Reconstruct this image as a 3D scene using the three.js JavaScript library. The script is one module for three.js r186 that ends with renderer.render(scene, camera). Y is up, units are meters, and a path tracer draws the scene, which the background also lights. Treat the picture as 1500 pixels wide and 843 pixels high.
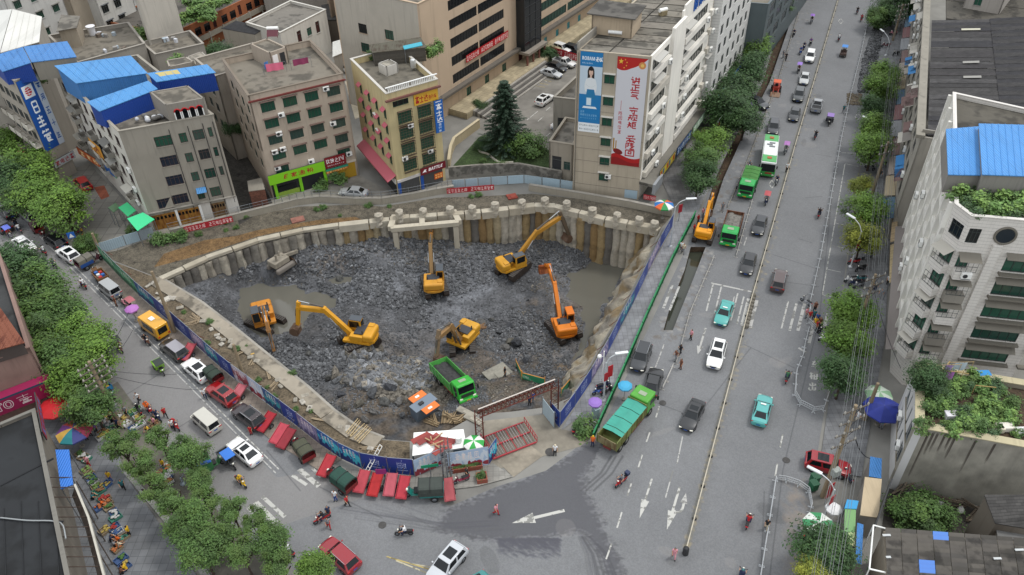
import*as THREE from 'three';
import{mergeGeometries,mergeVertices,toCreasedNormals}from 'three/addons/utils/BufferGeometryUtils.js';
import{RoundedBoxGeometry}from 'three/addons/geometries/RoundedBoxGeometry.js';
import{MarchingCubes}from 'three/addons/objects/MarchingCubes.js';
// ------------------------------------------------------------------ camera,sky,sun,exposure
const scene=new THREE.Scene();
const camera=new THREE.PerspectiveCamera(39.72,1024/575,1,1500);
const PITCH=38.97*Math.PI/180,ROLL=-1.44*Math.PI/180,EYE=[0,68,80];
camera.position.set(...EYE);
camera.rotation.order='YXZ';
camera.rotation.set(-PITCH,0,ROLL);
camera.updateMatrixWorld();
const renderer=new THREE.WebGLRenderer();
renderer.toneMapping=THREE.LinearToneMapping;
renderer.toneMappingExposure=1.2;
renderer.shadowMap.enabled=true;
renderer.setSize(1024,575);
const V3=(x,y,z)=>new THREE.Vector3(x,y,z);
const clamp=(x,a=0,b=1)=>Math.min(b,Math.max(a,x));
const lerp=(a,b,t)=>a+(b-a)*t;
const sstep=(a,b,x)=>{const t=clamp((x-a)/(b-a));return t*t*(3-2*t);};
function RNG(s){s|=0;return()=>{s=(s+0x6d2b79f5)|0;let t=Math.imul(s ^(s>>>15),1|s);t=(t+Math.imul(t ^(t>>>7),61|t))^ t;return((t ^(t>>>14))>>>0)/ 4294967296;};}
function hash2(x,y){let h=Math.imul(x,374761393)+Math.imul(y,668265263)|0;h=Math.imul(h ^(h>>>13),1274126177);return((h ^(h>>>16))>>>0)/ 4294967296;}
function vn(x,y,per){
const ix=Math.floor(x),iy=Math.floor(y),fx=x-ix,fy=y-iy,u=fx*fx*(3-2*fx),v=fy*fy*(3-2*fy);
const w=per?(a)=>((a % per)+per)% per:(a)=>a,x0=w(ix),x1=w(ix+1),y0=w(iy),y1=w(iy+1);
const a=hash2(x0,y0),b=hash2(x1,y0),c=hash2(x0,y1),d=hash2(x1,y1);
return a+(b-a)*u+(c-a)*v+(a-b-c+d)*u*v;
}
function fbm(x,y,oct=4,per=0){let s=0,a=.5,n=0;for(let i=0;i<oct;i++){s+=a*vn(x,y,per);n+=a;x*=2;y*=2;per*=2;a*=.5;}return s/n;}
const SUN=V3(.42,.86,-.10).normalize();
{
const w=512,h=256,d=new Float32Array(w*h*4);
for(let j=0;j<h;j++)for(let i=0;i<w;i++){
const el=((j+.5)/ h-.5)*Math.PI,az=((i+.5)/ w-.5)*2*Math.PI,c=Math.cos(el);
const dir=V3(c*Math.cos(az),Math.sin(el),c*Math.sin(az)),s=Math.max(0,dir.dot(SUN)),up=Math.max(0,dir.y);
const cl=fbm(dir.x /(up+.35)*2.2+7,dir.z /(up+.35)*2.2+3,5);
const L=(el>0?.75+.40*up:.3)*(.86+.28*cl)+.5*Math.pow(s,14),o=(j*w+i)*4;
d[o]=L*.965;d[o+1]=L;d[o+2]=L*1.045;d[o+3]=1;
}
const t=new THREE.DataTexture(d,w,h,THREE.RGBAFormat,THREE.FloatType);
t.mapping=THREE.EquirectangularReflectionMapping;t.magFilter=THREE.LinearFilter;t.needsUpdate=true;
scene.background=t;scene.environment=t;
const sun=new THREE.DirectionalLight(new THREE.Color(1,.965,.91),1.25);
sun.name='sun';sun.position.copy(SUN).multiplyScalar(200);sun.castShadow=true;sun.shadow.radius=20;
Object.assign(sun.shadow.camera,{left:-140,right:140,top:140,bottom:-140,far:500});
scene.add(sun,sun.target);
}
// ------------------------------------------------------------------ where a point of the photograph lies on a level y
const FOC=1167,PX={rt:V3(1,0,0),up:V3(0,1,0),fw:V3(0,0,-1)};
for(const k in PX)PX[k].applyQuaternion(camera.quaternion);
function G(px,py,y=0){
const d=PX.fw.clone().multiplyScalar(FOC).addScaledVector(PX.rt,px-750).addScaledVector(PX.up,421.5-py);
const t=(y-EYE[1])/ d.y;
return V3(EYE[0]+d.x*t,y,EYE[2]+d.z*t);
}
function topOf(px,py,ty){
const b=G(px,py),v=V3();let lo=0,hi=60;
for(let i=0;i<40;i++){const m=(lo+hi)/ 2;v.set(b.x-EYE[0],m-EYE[1],b.z-EYE[2]);if(421.5-FOC*v.dot(PX.up)/ v.dot(PX.fw)>ty)lo=m;else hi=m;}
return lo;
}
// ------------------------------------------------------------------ naming
const taken=new Map();
function numbered(n){const k=taken.get(n)??0;taken.set(n,k+1);return k?n+'_'+String(k).padStart(3,'0'):n;}
function thing(name,label,category,at=[0,0,0],turn=0,group){
const o=new THREE.Group();o.name=numbered(name);scene.add(o);
if(at.isVector3)o.position.copy(at);else o.position.set(...at);
o.rotation.y=turn;o.userData={label,category};if(group)o.userData.group=group;
return o;
}
function tag(o,label,category,group,kind){
o.name=numbered(o.name);o.userData.label=label;if(category)o.userData.category=category;if(group)o.userData.group=group;if(kind)o.userData.kind=kind;
if(!o.parent)scene.add(o);return o;
}
function copyOf(proto,at,turn,label,group){
const o=proto.clone();o.name=numbered(proto.userData.base??proto.name.replace(/_\d{3}$/,''));scene.add(o);
o.position.copy(at);o.rotation.set(0,turn,0);o.userData={...proto.userData,label};if(group)o.userData.group=group;
return o;
}
// ------------------------------------------------------------------ mesh building
const quatY=V3(0,1,0);
const flatGeo=(g)=>g.index?g.toNonIndexed():g;
class MB{
constructor(){this.g=[];}
add(g,mtx){g=flatGeo(g);for(const k of Object.keys(g.attributes))if(!['position','normal','uv'].includes(k))g.deleteAttribute(k);if(mtx)g.applyMatrix4(mtx);if(!g.attributes.normal)g.computeVertexNormals();if(!g.attributes.uv)g.setAttribute('uv',new THREE.BufferAttribute(new Float32Array(g.attributes.position.count*2),2));this.g.push(g);return this;}
box(cx,cy,cz,w,h,d,ry=0,rx=0,rz=0){const m=new THREE.Matrix4().makeRotationFromEuler(new THREE.Euler(rx,ry,rz));m.setPosition(cx,cy,cz);return this.add(new THREE.BoxGeometry(w,h,d),m);}
b(x0,x1,y0,y1,z0,z1){return this.box((x0+x1)/ 2,(y0+y1)/ 2,(z0+z1)/ 2,Math.abs(x1-x0),Math.abs(y1-y0),Math.abs(z1-z0));}
rbox(cx,cy,cz,w,h,d,r=.05,seg=1,ry=0,rx=0,rz=0){const m=new THREE.Matrix4().makeRotationFromEuler(new THREE.Euler(rx,ry,rz));m.setPosition(cx,cy,cz);return this.add(new RoundedBoxGeometry(w,h,d,seg,Math.min(r,w/2.01,h/2.01,d/2.01)),m);}
bar(a,b,r0,r1=r0,seg=6,cap=true){
a=a.isVector3?a:V3(...a);b=b.isVector3?b:V3(...b);
const d=b.clone().sub(a),l=d.length()||1e-4,q=new THREE.Quaternion().setFromUnitVectors(V3(0,1,0),d.divideScalar(l));
return this.add(new THREE.CylinderGeometry(r1,r0,l,seg,1,!cap),new THREE.Matrix4().compose(a.clone().add(b).multiplyScalar(.5),q,V3(1,1,1)));
}
beam(a,b,w,h){
a=a.isVector3?a:V3(...a);b=b.isVector3?b:V3(...b);
const d=b.clone().sub(a),l=d.length()||1e-4,m=new THREE.Matrix4(),z=d.clone().divideScalar(l),up=Math.abs(z.y)>.99?V3(1,0,0):V3(0,1,0),x=up.clone().cross(z).normalize(),y=z.clone().cross(x);
m.makeBasis(x,y,z).setPosition(a.clone().add(b).multiplyScalar(.5));return this.add(new THREE.BoxGeometry(w,h,l),m);
}
tube(pts,r,seg=5,n){return this.add(new THREE.TubeGeometry(new THREE.CatmullRomCurve3(pts.map((p)=>p.isVector3?p:V3(...p))),n??pts.length*3,r,seg,false));}
ball(x,y,z,rx,ry=rx,rz=rx,ws=10,hs=7){return this.add(new THREE.SphereGeometry(1,ws,hs),new THREE.Matrix4().makeScale(rx,ry,rz).setPosition(x,y,z));}
prof(pts,z0,z1,bevel=0){
const s=new THREE.Shape(pts.map((p)=>new THREE.Vector2(...p)));const g=new THREE.ExtrudeGeometry(s,{depth:z1-z0-2*bevel,bevelEnabled:bevel>0,bevelSize:bevel,bevelThickness:bevel,bevelOffset:-bevel,bevelSegments:1,curveSegments:4});
return this.add(g,new THREE.Matrix4().makeTranslation(0,0,z0+bevel));
}
plan(pts,y0,y1){
const s=new THREE.Shape(pts.map((p)=>new THREE.Vector2(p[0],-p[1])));const g=new THREE.ExtrudeGeometry(s,{depth:y1-y0,bevelEnabled:false});
return this.add(g,new THREE.Matrix4().makeRotationX(-Math.PI/2).setPosition(0,y0,0));
}
lathe(pts,seg=12,x=0,y=0,z=0){return this.add(new THREE.LatheGeometry(pts.map((p)=>new THREE.Vector2(...p)),seg),new THREE.Matrix4().makeTranslation(x,y,z));}
quad(a,b,c,d){
const g=new THREE.BufferGeometry();const P=[a,b,c,a,c,d].flatMap((p)=>p.isVector3?p.toArray():p);g.setAttribute('position',new THREE.Float32BufferAttribute(P,3));g.setAttribute('uv',new THREE.Float32BufferAttribute([0,0,1,0,1,1,0,0,1,1,0,1],2));g.computeVertexNormals();return this.add(g);
}
tri(...P){const g=new THREE.BufferGeometry();g.setAttribute('position',new THREE.Float32BufferAttribute(P.flatMap((p)=>p.isVector3?p.toArray():p),3));g.computeVertexNormals();return this.add(g);}
geo(uv=true){const g=this.g.length===1?this.g[0]:mergeGeometries(this.g);return uv?boxUV(g):g;}
build(name,m,parent,uv=true){return put(name,this.geo(uv),m,parent);}
}
const mb=()=>new MB();
function put(name,g,m,parent){const o=new THREE.Mesh(g,m);o.name=name;o.castShadow=o.receiveShadow=true;if(parent)parent.add(o);return o;}
function boxUV(g){
const p=g.attributes.position,uv=new Float32Array(p.count*2),a=V3(),b=V3(),c=V3(),n=V3(),f=(i,o)=>o.fromBufferAttribute(p,i);
for(let i=0;i+2<p.count;i+=3){
f(i,a);f(i+1,b);f(i+2,c);n.subVectors(b,a).cross(c.clone().sub(a));
const ax=Math.abs(n.x),ay=Math.abs(n.y),az=Math.abs(n.z);
[a,b,c].forEach((v,k)=>{const o=(i+k)*2;if(ay>=ax&&ay>=az){uv[o]=v.x;uv[o+1]=-v.z;}else if(ax>az){uv[o]=v.z;uv[o+1]=v.y;}else{uv[o]=v.x;uv[o+1]=v.y;}});
}
g.setAttribute('uv',new THREE.BufferAttribute(uv,2));return g;
}
function flat(pts,y=0,holes=[]){
const c=pts.map((p)=>new THREE.Vector2(p[0],p[1])),hs=holes.map((h)=>h.map((p)=>new THREE.Vector2(p[0],p[1])));
if(THREE.ShapeUtils.isClockWise(c))c.reverse();hs.forEach((h)=>{if(!THREE.ShapeUtils.isClockWise(h))h.reverse();});
const f=THREE.ShapeUtils.triangulateShape(c,hs),all=c.concat(...hs),P=[],U=[];
for(const t of f)for(const i of[t[0],t[2],t[1]]){P.push(all[i].x,y,all[i].y);U.push(all[i].x,-all[i].y);}
const g=new THREE.BufferGeometry();g.setAttribute('position',new THREE.Float32BufferAttribute(P,3));g.setAttribute('uv',new THREE.Float32BufferAttribute(U,2));g.computeVertexNormals();return g;
}
const gp=(list,y=0)=>list.map(([a,b])=>{const v=G(a,b,y);return[v.x,v.z];});
const turnOf=(a,b)=>Math.atan2(-(b.z-a.z),b.x-a.x);
// ------------------------------------------------------------------ textures:what surfaces are made of
const enc=(v)=>{v=clamp(v);return Math.round(255*(v<=.0031308?12.92*v:1.055*Math.pow(v,1/2.4)-.055));};
function dtex(n,fn,size,linear){
const d=new Uint8Array(n*n*4);
for(let j=0;j<n;j++)for(let i=0;i<n;i++){let r=fn(i/n,j/n);if(!r.length)r=[r,r,r];const o=(j*n+i)*4;for(let k=0;k<3;k++)d[o+k]=linear?Math.round(255*clamp(r[k])):enc(r[k]);d[o+3]=255;}
const t=new THREE.DataTexture(d,n,n);t.wrapS=t.wrapT=THREE.RepeatWrapping;t.magFilter=THREE.LinearFilter;t.minFilter=THREE.LinearMipmapLinearFilter;t.generateMipmaps=true;
if(!linear)t.colorSpace=THREE.SRGBColorSpace;t.repeat.set(1/size,1/size);t.needsUpdate=true;return t;
}
const T={
fine:dtex(512,(u,v)=>.80+.16*(hash2(u*512|0,v*512|0)-.5)+.22*(fbm(u*6,v*6,5,6)-.5)+.1*(vn(u*128,v*128,128)-.5),6),
conc:dtex(1024,(u,v)=>{const a=fbm(u*5,v*5,6,5),b=fbm(u*16+40,v*16,4,16);let m=.80+.55*(a-.5)+.25*(b-.5);return[m,m*.985,m*.96];},9),
grime:dtex(1024,(u,v)=>{const a=fbm(u*4,v*4,5,4),s=fbm(u*60,v*3,4,60*0+60),s2=fbm(u*24+5,v*2+3,3,24),d=sstep(.56,.82,s*.6+s2*.55+(a-.5)*.5);const m=.93-.11*d+.3*(a-.5)+.05*(hash2(u*1024|0,v*1024|0)-.5);return[m,m*.985,m*.96];},12),
roof:dtex(1024,(u,v)=>{const a=fbm(u*5,v*5,6,5),b=fbm(u*13+20,v*13,5,13),d=sstep(.45,.66,a*.6+b*.45);const m=.92-.55*d+.3*(b-.5)+.08*(hash2(u*1024|0,v*1024|0)-.5);return[m,m*.97,m*.92];},14),
tiles:dtex(512,(u,v)=>{const y=v*24,x=u*12+((y|0)% 2)*.5,fy=y-Math.floor(y),fx=x-Math.floor(x),n=fbm(u*6,v*6,4,6),r=hash2(Math.floor(x)% 12,y|0);let m=.66+.5*(n-.5)+.3*(r-.5);if(fy<.16)m*=.5;if(fx<.06)m*=.7;return m;},6),
strip:dtex(512,(u,v)=>{const y=v*8,fy=y-Math.floor(y),x=u*8,fx=x-Math.floor(x);let m=.93+.12*(fbm(u*8,v*8,4,8)-.5);if(fy<.1)m*=.66;if(fx<.05)m*=.85;return[m,m*.985,m*.965];},4),
rock:dtex(1024,(u,v)=>{const a=fbm(u*8,v*8,6,8),b=fbm(u*40,v*40,4,40),r=1-Math.abs(2*fbm(u*20+3,v*20,4,20)-1);const m=.55+.55*(a-.5)+.65*(b-.5)+.25*(r-.6);return m;},9),
wave:dtex(256,(u,v)=>{const s=Math.abs(Math.sin(u*Math.PI*8));return s*s;},2,true),
bumpy:dtex(512,(u,v)=>.5*fbm(u*12,v*12,5,12)+.5*hash2(u*512|0,v*512|0),4,true),
slab:dtex(512,(u,v)=>{const x=u*8,y=v*8,fx=x-Math.floor(x),fy=y-Math.floor(y),r=hash2(x|0,y|0);let m=.8+.2*(r-.5)+.3*(fbm(u*8,v*8,5,8)-.5);if(fx<.05||fy<.05)m*=.62;return m;},6.4),
planks:dtex(512,(u,v)=>{const y=v*16,fy=y-Math.floor(y),n=fbm(u*30,v*4+(y|0)*7,4,30);return .75+.3*(n-.5)+.25*(hash2(y|0,3)-.5)-(fy<.08?.3:0);},3),
wear:dtex(512,(u,v)=>{const a=fbm(u*14,v*14,5,14);return sstep(.36,.42,a)*.55+.45;},5),
rust:dtex(512,(u,v)=>{const a=fbm(u*6,v*6,5,6),b=fbm(u*40,v*5,4,40),d=sstep(.4,.65,a*.5+b*.5);return[lerp(.75,.42,d),lerp(.6,.24,d),lerp(.5,.16,d)];},5),
};
const scaled=new Map();
function texAt(name,size){const k=name+size;if(!scaled.has(k)){const t=T[name].clone();t.repeat.set(1/size,1/size);t.needsUpdate=true;scaled.set(k,t);}return scaled.get(k);}
const mats=new Map();
function M(hex,rough=.8,tex,o={}){
const k=[hex,rough,tex,JSON.stringify(o)].join();
if(!mats.has(k)){
const{metal=0,bump,bumpScale=.02,size,coat,...rest}=o;
const m=coat||rest.transmission?new THREE.MeshPhysicalMaterial({clearcoat:coat??0,clearcoatRoughness:.08}):new THREE.MeshStandardMaterial();
m.color.set(hex);m.roughness=rough;m.metalness=metal;m.side=THREE.DoubleSide;
if(tex)m.map=size?texAt(tex,size):T[tex];
if(bump){m.bumpMap=T[bump];m.bumpScale=bumpScale;}
Object.assign(m,rest);mats.set(k,m);
}
return mats.get(k);
}
const paint=(hex,r=.3)=>M(hex,r,undefined,{coat:.7});
const K={
glass:M('#10161a',.08,undefined,{metal:.1}),black:M('#151517',.6),rubber:M('#1b1b1c',.9),steel:M('#8f9499',.4,undefined,{metal:.7}),dark:M('#2b2c2e',.7),
white:M('#e8e8e4',.45),lamp:M('#e9e6d8',.15),red:M('#b3131a',.3),chrome:M('#c9cdd0',.2,undefined,{metal:.9}),skin:M('#b98a6c',.6),hair:M('#17120f',.7),
concrete:M('#a39f97',.9,'conc'),wood:M('#8a6d4b',.85,'planks'),rusty:M('#8a5040',.85,'rust'),
};
const STROKES={
讲:'1122 04242837 4393 3696 515639 8189',正:'1191 5158 5494 2428 0898',气:'301230 2191 2484 1676 767899',守:'5051 13129293 1595 646949 3647',规:'1242 0545 212409 3548 56519196 737659 76789897',矩:'2113 1343 0545 232509 2548 9151 5159 5999 53838656',
爱:'8011 2132 4142 7162 05049495 1787 4509 3699 7739',隆:'0109 01312334 3416 6042 5181 8144 5395 5587 7559 4999',回:'0109999101 3336666333',电:'1216868212 1484 5058 589897',信:'2004 1319 5061 3292 4484 4686 4849898848',宣:'5051 13129293 2484 3538787535 3676 0999',
日:'2129 2181 8189 2585 2989',丰:'1282 1585 0898 5059',管:'2002 1141 6052 5191 15149495 3539 35757737 37797939',用:'212609 218189 2484 2686 5159',五:'1191 5139 1575 7579 0999',十:'0595 5059',年:'3014 2282 2585 2528 0898 5259',
富:'5051 13129293 3373 3464663634 2729898727 5759 2888',士:'0494 5159 1989',达:'1122 1424 2427 1839 3999 4393 6064 6337 6397',自:'5042 2229 2282 8289 2484 2686 2989',行:'3003 4306 2429 5191 4494 7479',车:'1282 4115 1585 0797 5459',
玫:'0131 0434 0838 2128 6043 5292 8239 5499',瑰:'0131 0434 0838 2128 6051 4245858242 4484 6539 7578 7898',之:'4051 1383 8317 1739 3999',约:'2003 0333 3306 0636 0838 6053 5393 9398 6576',家:'5051 13129293 2383 5316 4429 4459 5949 8456 5699 5437',
渔:'0112 0314 0926 5032 4272 3383 8387 8737 3733 3585 5357 2999',粉:'0112 4132 0444 2029 2406 2446 6146 7196 5686 8689 8979 6649',租:'3112 0343 2129 2407 2546 5159 5181 8189 5383 5686 4999',出:'5059 2224 2484 8482 1619 1989 8986',老:'2272 5055 0595 8119 4549 4989 7647',板:'1343 2129 2307 2446 9152 5255 5539 5585 8549 5699',
};
// ------------------------------------------------------------------ ground,roads,pit
const rimPx=[[232,408],[300,376],[376,350],[443,335],[496,328],[540,324],[600,316],[680,311],[704,309],[783,299],[814,301],[850,310],[888,319],[954,331],[968,336],
[945,385],[925,425],[905,465],[880,505],[855,550],[835,583],[800,597],[745,604],[700,607],[640,640],[600,647],[560,644],[524,630],[487,604],[448,569],[396,527],[341,482],[292,444]];
const rim=gp(rimPx);
const structure=(n,g,m)=>{const o=put(numbered(n),g,m,scene);o.userData.kind='structure';return o;};
const inPoly=(x,z,P)=>{let c=false;for(let i=0,j=P.length-1;i<P.length;j=i++)if((P[i][1]>z)!==(P[j][1]>z)&&x<(P[j][0]-P[i][0])*(z-P[i][1])/(P[j][1]-P[i][1])+P[i][0])c=!c;return c;};
const distPoly=(x,z,P,open)=>{let m=1e9;for(let i=0,j=P.length-1;i<P.length;j=i++){if(open&&i===0)continue;const ax=P[j][0],az=P[j][1],dx=P[i][0]-ax,dz=P[i][1]-az,t=clamp(((x-ax)*dx+(z-az)*dz)/(dx*dx+dz*dz));m=Math.min(m,Math.hypot(x-ax-dx*t,z-az-dz*t));}return m;};
const backRim=rim.slice(0,15),rightRim=rim.slice(14,21),rampTop=rim.slice(20,24),southRim=rim.slice(23,29),leftRim=[...rim.slice(26),rim[0]];
const P2=(px,py,y)=>{const v=G(px,py,y);return[v.x,v.z];};
const rampA=P2(765,600,0),rampB=P2(622,508,-7.2);
const PL=[-5.4,-8,-5.4],puddles=[
[[346,422],[378,414],[410,416],[436,411],[447,428],[480,430],[500,438],[489,452],[455,456],[446,480],[428,490],[400,492],[380,500],[362,486],[352,462]],
[[830,405],[868,380],[906,372],[925,378],[908,408],[895,440],[880,474],[862,505],[846,535],[838,520],[850,480],[848,450],[828,432]],
[[478,408],[496,402],[520,404],[512,414],[490,418]],
].map((l,i)=>gp(l,PL[i]));
function pitY(x,z){
let y=lerp(-4.9,-7.6,sstep(-24,-2,x))+1.3*(fbm(x*.09+3,z*.09+8,3)-.45);
y+=.9*sstep(14,0,Math.hypot(x+49,z+9))+1.6*sstep(9,0,distPoly(x,z,backRim,true))*(.4+fbm(x*.2,z*.2,2));
const m1=P2(560,420,-7),m2=P2(480,395,-7),m3=P2(700,400,-7),hp=P2(575,575,-4),dirt=P2(800,545,-4),south=P2(590,640,0);
const bump=(c,r,h)=>h*Math.exp(-((x-c[0])**2+(z-c[1])**2)/(r*r));
y+=bump(m1,8,.9)+bump(m3,7,1.2)+bump(hp,9,2.2)+bump(dirt,5,1.6);
y+=4.6*sstep(18,1,Math.hypot(x-south[0],z-south[1]));
const dx=rampB[0]-rampA[0],dz=rampB[1]-rampA[1],L2=dx*dx+dz*dz,t=((x-rampA[0])*dx+(z-rampA[1])*dz)/ L2,off=Math.abs((x-rampA[0])*dz-(z-rampA[1])*dx)/ Math.sqrt(L2);
const ry=lerp(-.1,-7.0,clamp(t)),w=sstep(8.5,4.0,off)*sstep(1.25,.95,t);y=lerp(y,ry,w);
y=Math.max(y,lerp(-.3,y,sstep(0,9,distPoly(x,z,rampTop,true))));
y=Math.max(y,lerp(-4.9,-7.4,sstep(-9,4,x))-.36*distPoly(x,z,backRim,true)+1.2*(fbm(x*.3,z*.3,3)-.4));
y+=.55*(fbm(x*.8,z*.8,4)-.5)*(1-.75*w)+.25*(fbm(x*2.3,z*2.3,2)-.5)*(1-.8*w);
const wx=x+2.2*(fbm(x*.45,z*.45,3)-.5),wz=z+2.2*(fbm(x*.45+9,z*.45,3)-.5);for(let pi=0;pi<3;pi++){const p=puddles[pi],inside=inPoly(wx,wz,p),d=distPoly(wx,wz,p);const k=inside?1:sstep(2.6,0,d);const bed=PL[pi]-.15-(inside?.5*sstep(0,2,d):-.12);if(k>0)y=lerp(y,Math.min(y,bed),k);}
return y;
}
function GP(px,py){let y=-6;for(let i=0;i<25;i++){const v=G(px,py,y);y=lerp(y,pitY(v.x,v.z),.7);}const v=G(px,py,y);v.y=pitY(v.x,v.z);return v;}
const trench=[[[1166,-25],[1178,-25],[1128,120],[1093,190],[1060,262],[1043,315],[1028,350],[1014,352],[1030,318],[1048,262],[1078,196],[1110,122]],[[1012,362],[1034,362],[1017,406],[996,458],[986,484],[972,484],[984,442],[1003,396]]].map((l)=>gp(l));
{
const far=700;
structure('ground',flat([[-far,-far],[far,-far],[far,120],[-far,120]],0,[rim,...trench]),M('#8b8a86',.95,'conc',{size:31,bump:'bumpy',bumpScale:.01}));
const x0=-56,x1=30,z0=-32,z1=30,st=.5,nx=Math.round((x1-x0)/ st),nz=Math.round((z1-z0)/ st),P=[],C=[],I=[],ok=[],U=[];
const DUST=[[530,372,6,.7],[557,427,5,.8],[675,370,5,.9],[745,445,6,.6],[610,400,5,.5],[455,430,3,.3],[480,380,5,.5],[560,520,5,.45]].map(([x,y,r,k])=>[...P2(x,y,-6.5),r,k]),brown=P2(820,545,-5),c=new THREE.Color();
for(let j=0;j<=nz;j++)for(let i=0;i<=nx;i++){
const x=x0+i*st,z=z0+j*st,inn=inPoly(x,z,rim),near=inn||distPoly(x,z,rim)<1.2;ok.push(near);
const y=near?pitY(x,z):-8;P.push(x,y,z);U.push(x,-z);
const d=fbm(x*.13+11,z*.13,5),f=fbm(x*.7,z*.7,4),dust=sstep(.46,.66,d*.65+f*.38),dz=DUST.reduce((q,[cx,cz,r,k])=>q+k*Math.exp(-((x-cx)**2+(z-cz)**2)/(r*r)),0),bw=Math.max(sstep(8,2,Math.hypot(x-brown[0],z-brown[1])),sstep(.6,.72,fbm(x*.11+40,z*.11+9,4))*.6,sstep(-4.6,-1.6,y)*.7*sstep(-6,6,z),.6*sstep(.5,.64,fbm(x*.09+3,z*.09+70,4))*sstep(-8,8,z))*sstep(.36,.52,f);
c.setRGB(.145,.147,.155).lerp(new THREE.Color().setRGB(.33,.345,.375),clamp(dust*.55+dz*(.35+.65*dust))).lerp(new THREE.Color().setRGB(.27,.19,.11),bw*.8);C.push(c.r,c.g,c.b);
}
for(let j=0;j<nz;j++)for(let i=0;i<nx;i++){const a=j*(nx+1)+i,b=a+1,d=a+nx+1,e=d+1;if(ok[a]&&ok[b]&&ok[d]&&ok[e])I.push(a,d,b,b,d,e);}
const g=new THREE.BufferGeometry();g.setAttribute('position',new THREE.Float32BufferAttribute(P,3));g.setAttribute('color',new THREE.Float32BufferAttribute(C,3));g.setAttribute('uv',new THREE.Float32BufferAttribute(U,2));g.setIndex(I);g.computeVertexNormals();
structure('pit_floor',g,M('#ffffff',.95,'rock',{vertexColors:true,bump:'bumpy',bumpScale:.12}));
puddles.forEach((p,pi)=>structure('puddle',flat(p.map(([x,z])=>{const cx=p.reduce((s,q)=>s+q[0],0)/ p.length,cz=p.reduce((s,q)=>s+q[1],0)/ p.length;return[cx+(x-cx)*1.12,cz+(z-cz)*1.12];}),PL[pi]-.17),M('#615f57',.08)));
trench.forEach((t,k)=>{
const wall=mb(),D=k?-1.5:-1.2;for(let i=0,j=t.length-1;i<t.length;j=i++)wall.quad([t[j][0],0,t[j][1]],[t[i][0],0,t[i][1]],[t[i][0],D,t[i][1]],[t[j][0],D,t[j][1]]);
wall.add(flat(t,D));const o=wall.build(numbered('trench'),M('#5d4a38',.95,'rock',{size:4}),scene);o.userData.kind='structure';
});
structure('trench_water',flat(trench[1].map((p,i,a)=>p),-.9),M('#3a3d34',.08));
}
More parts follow.
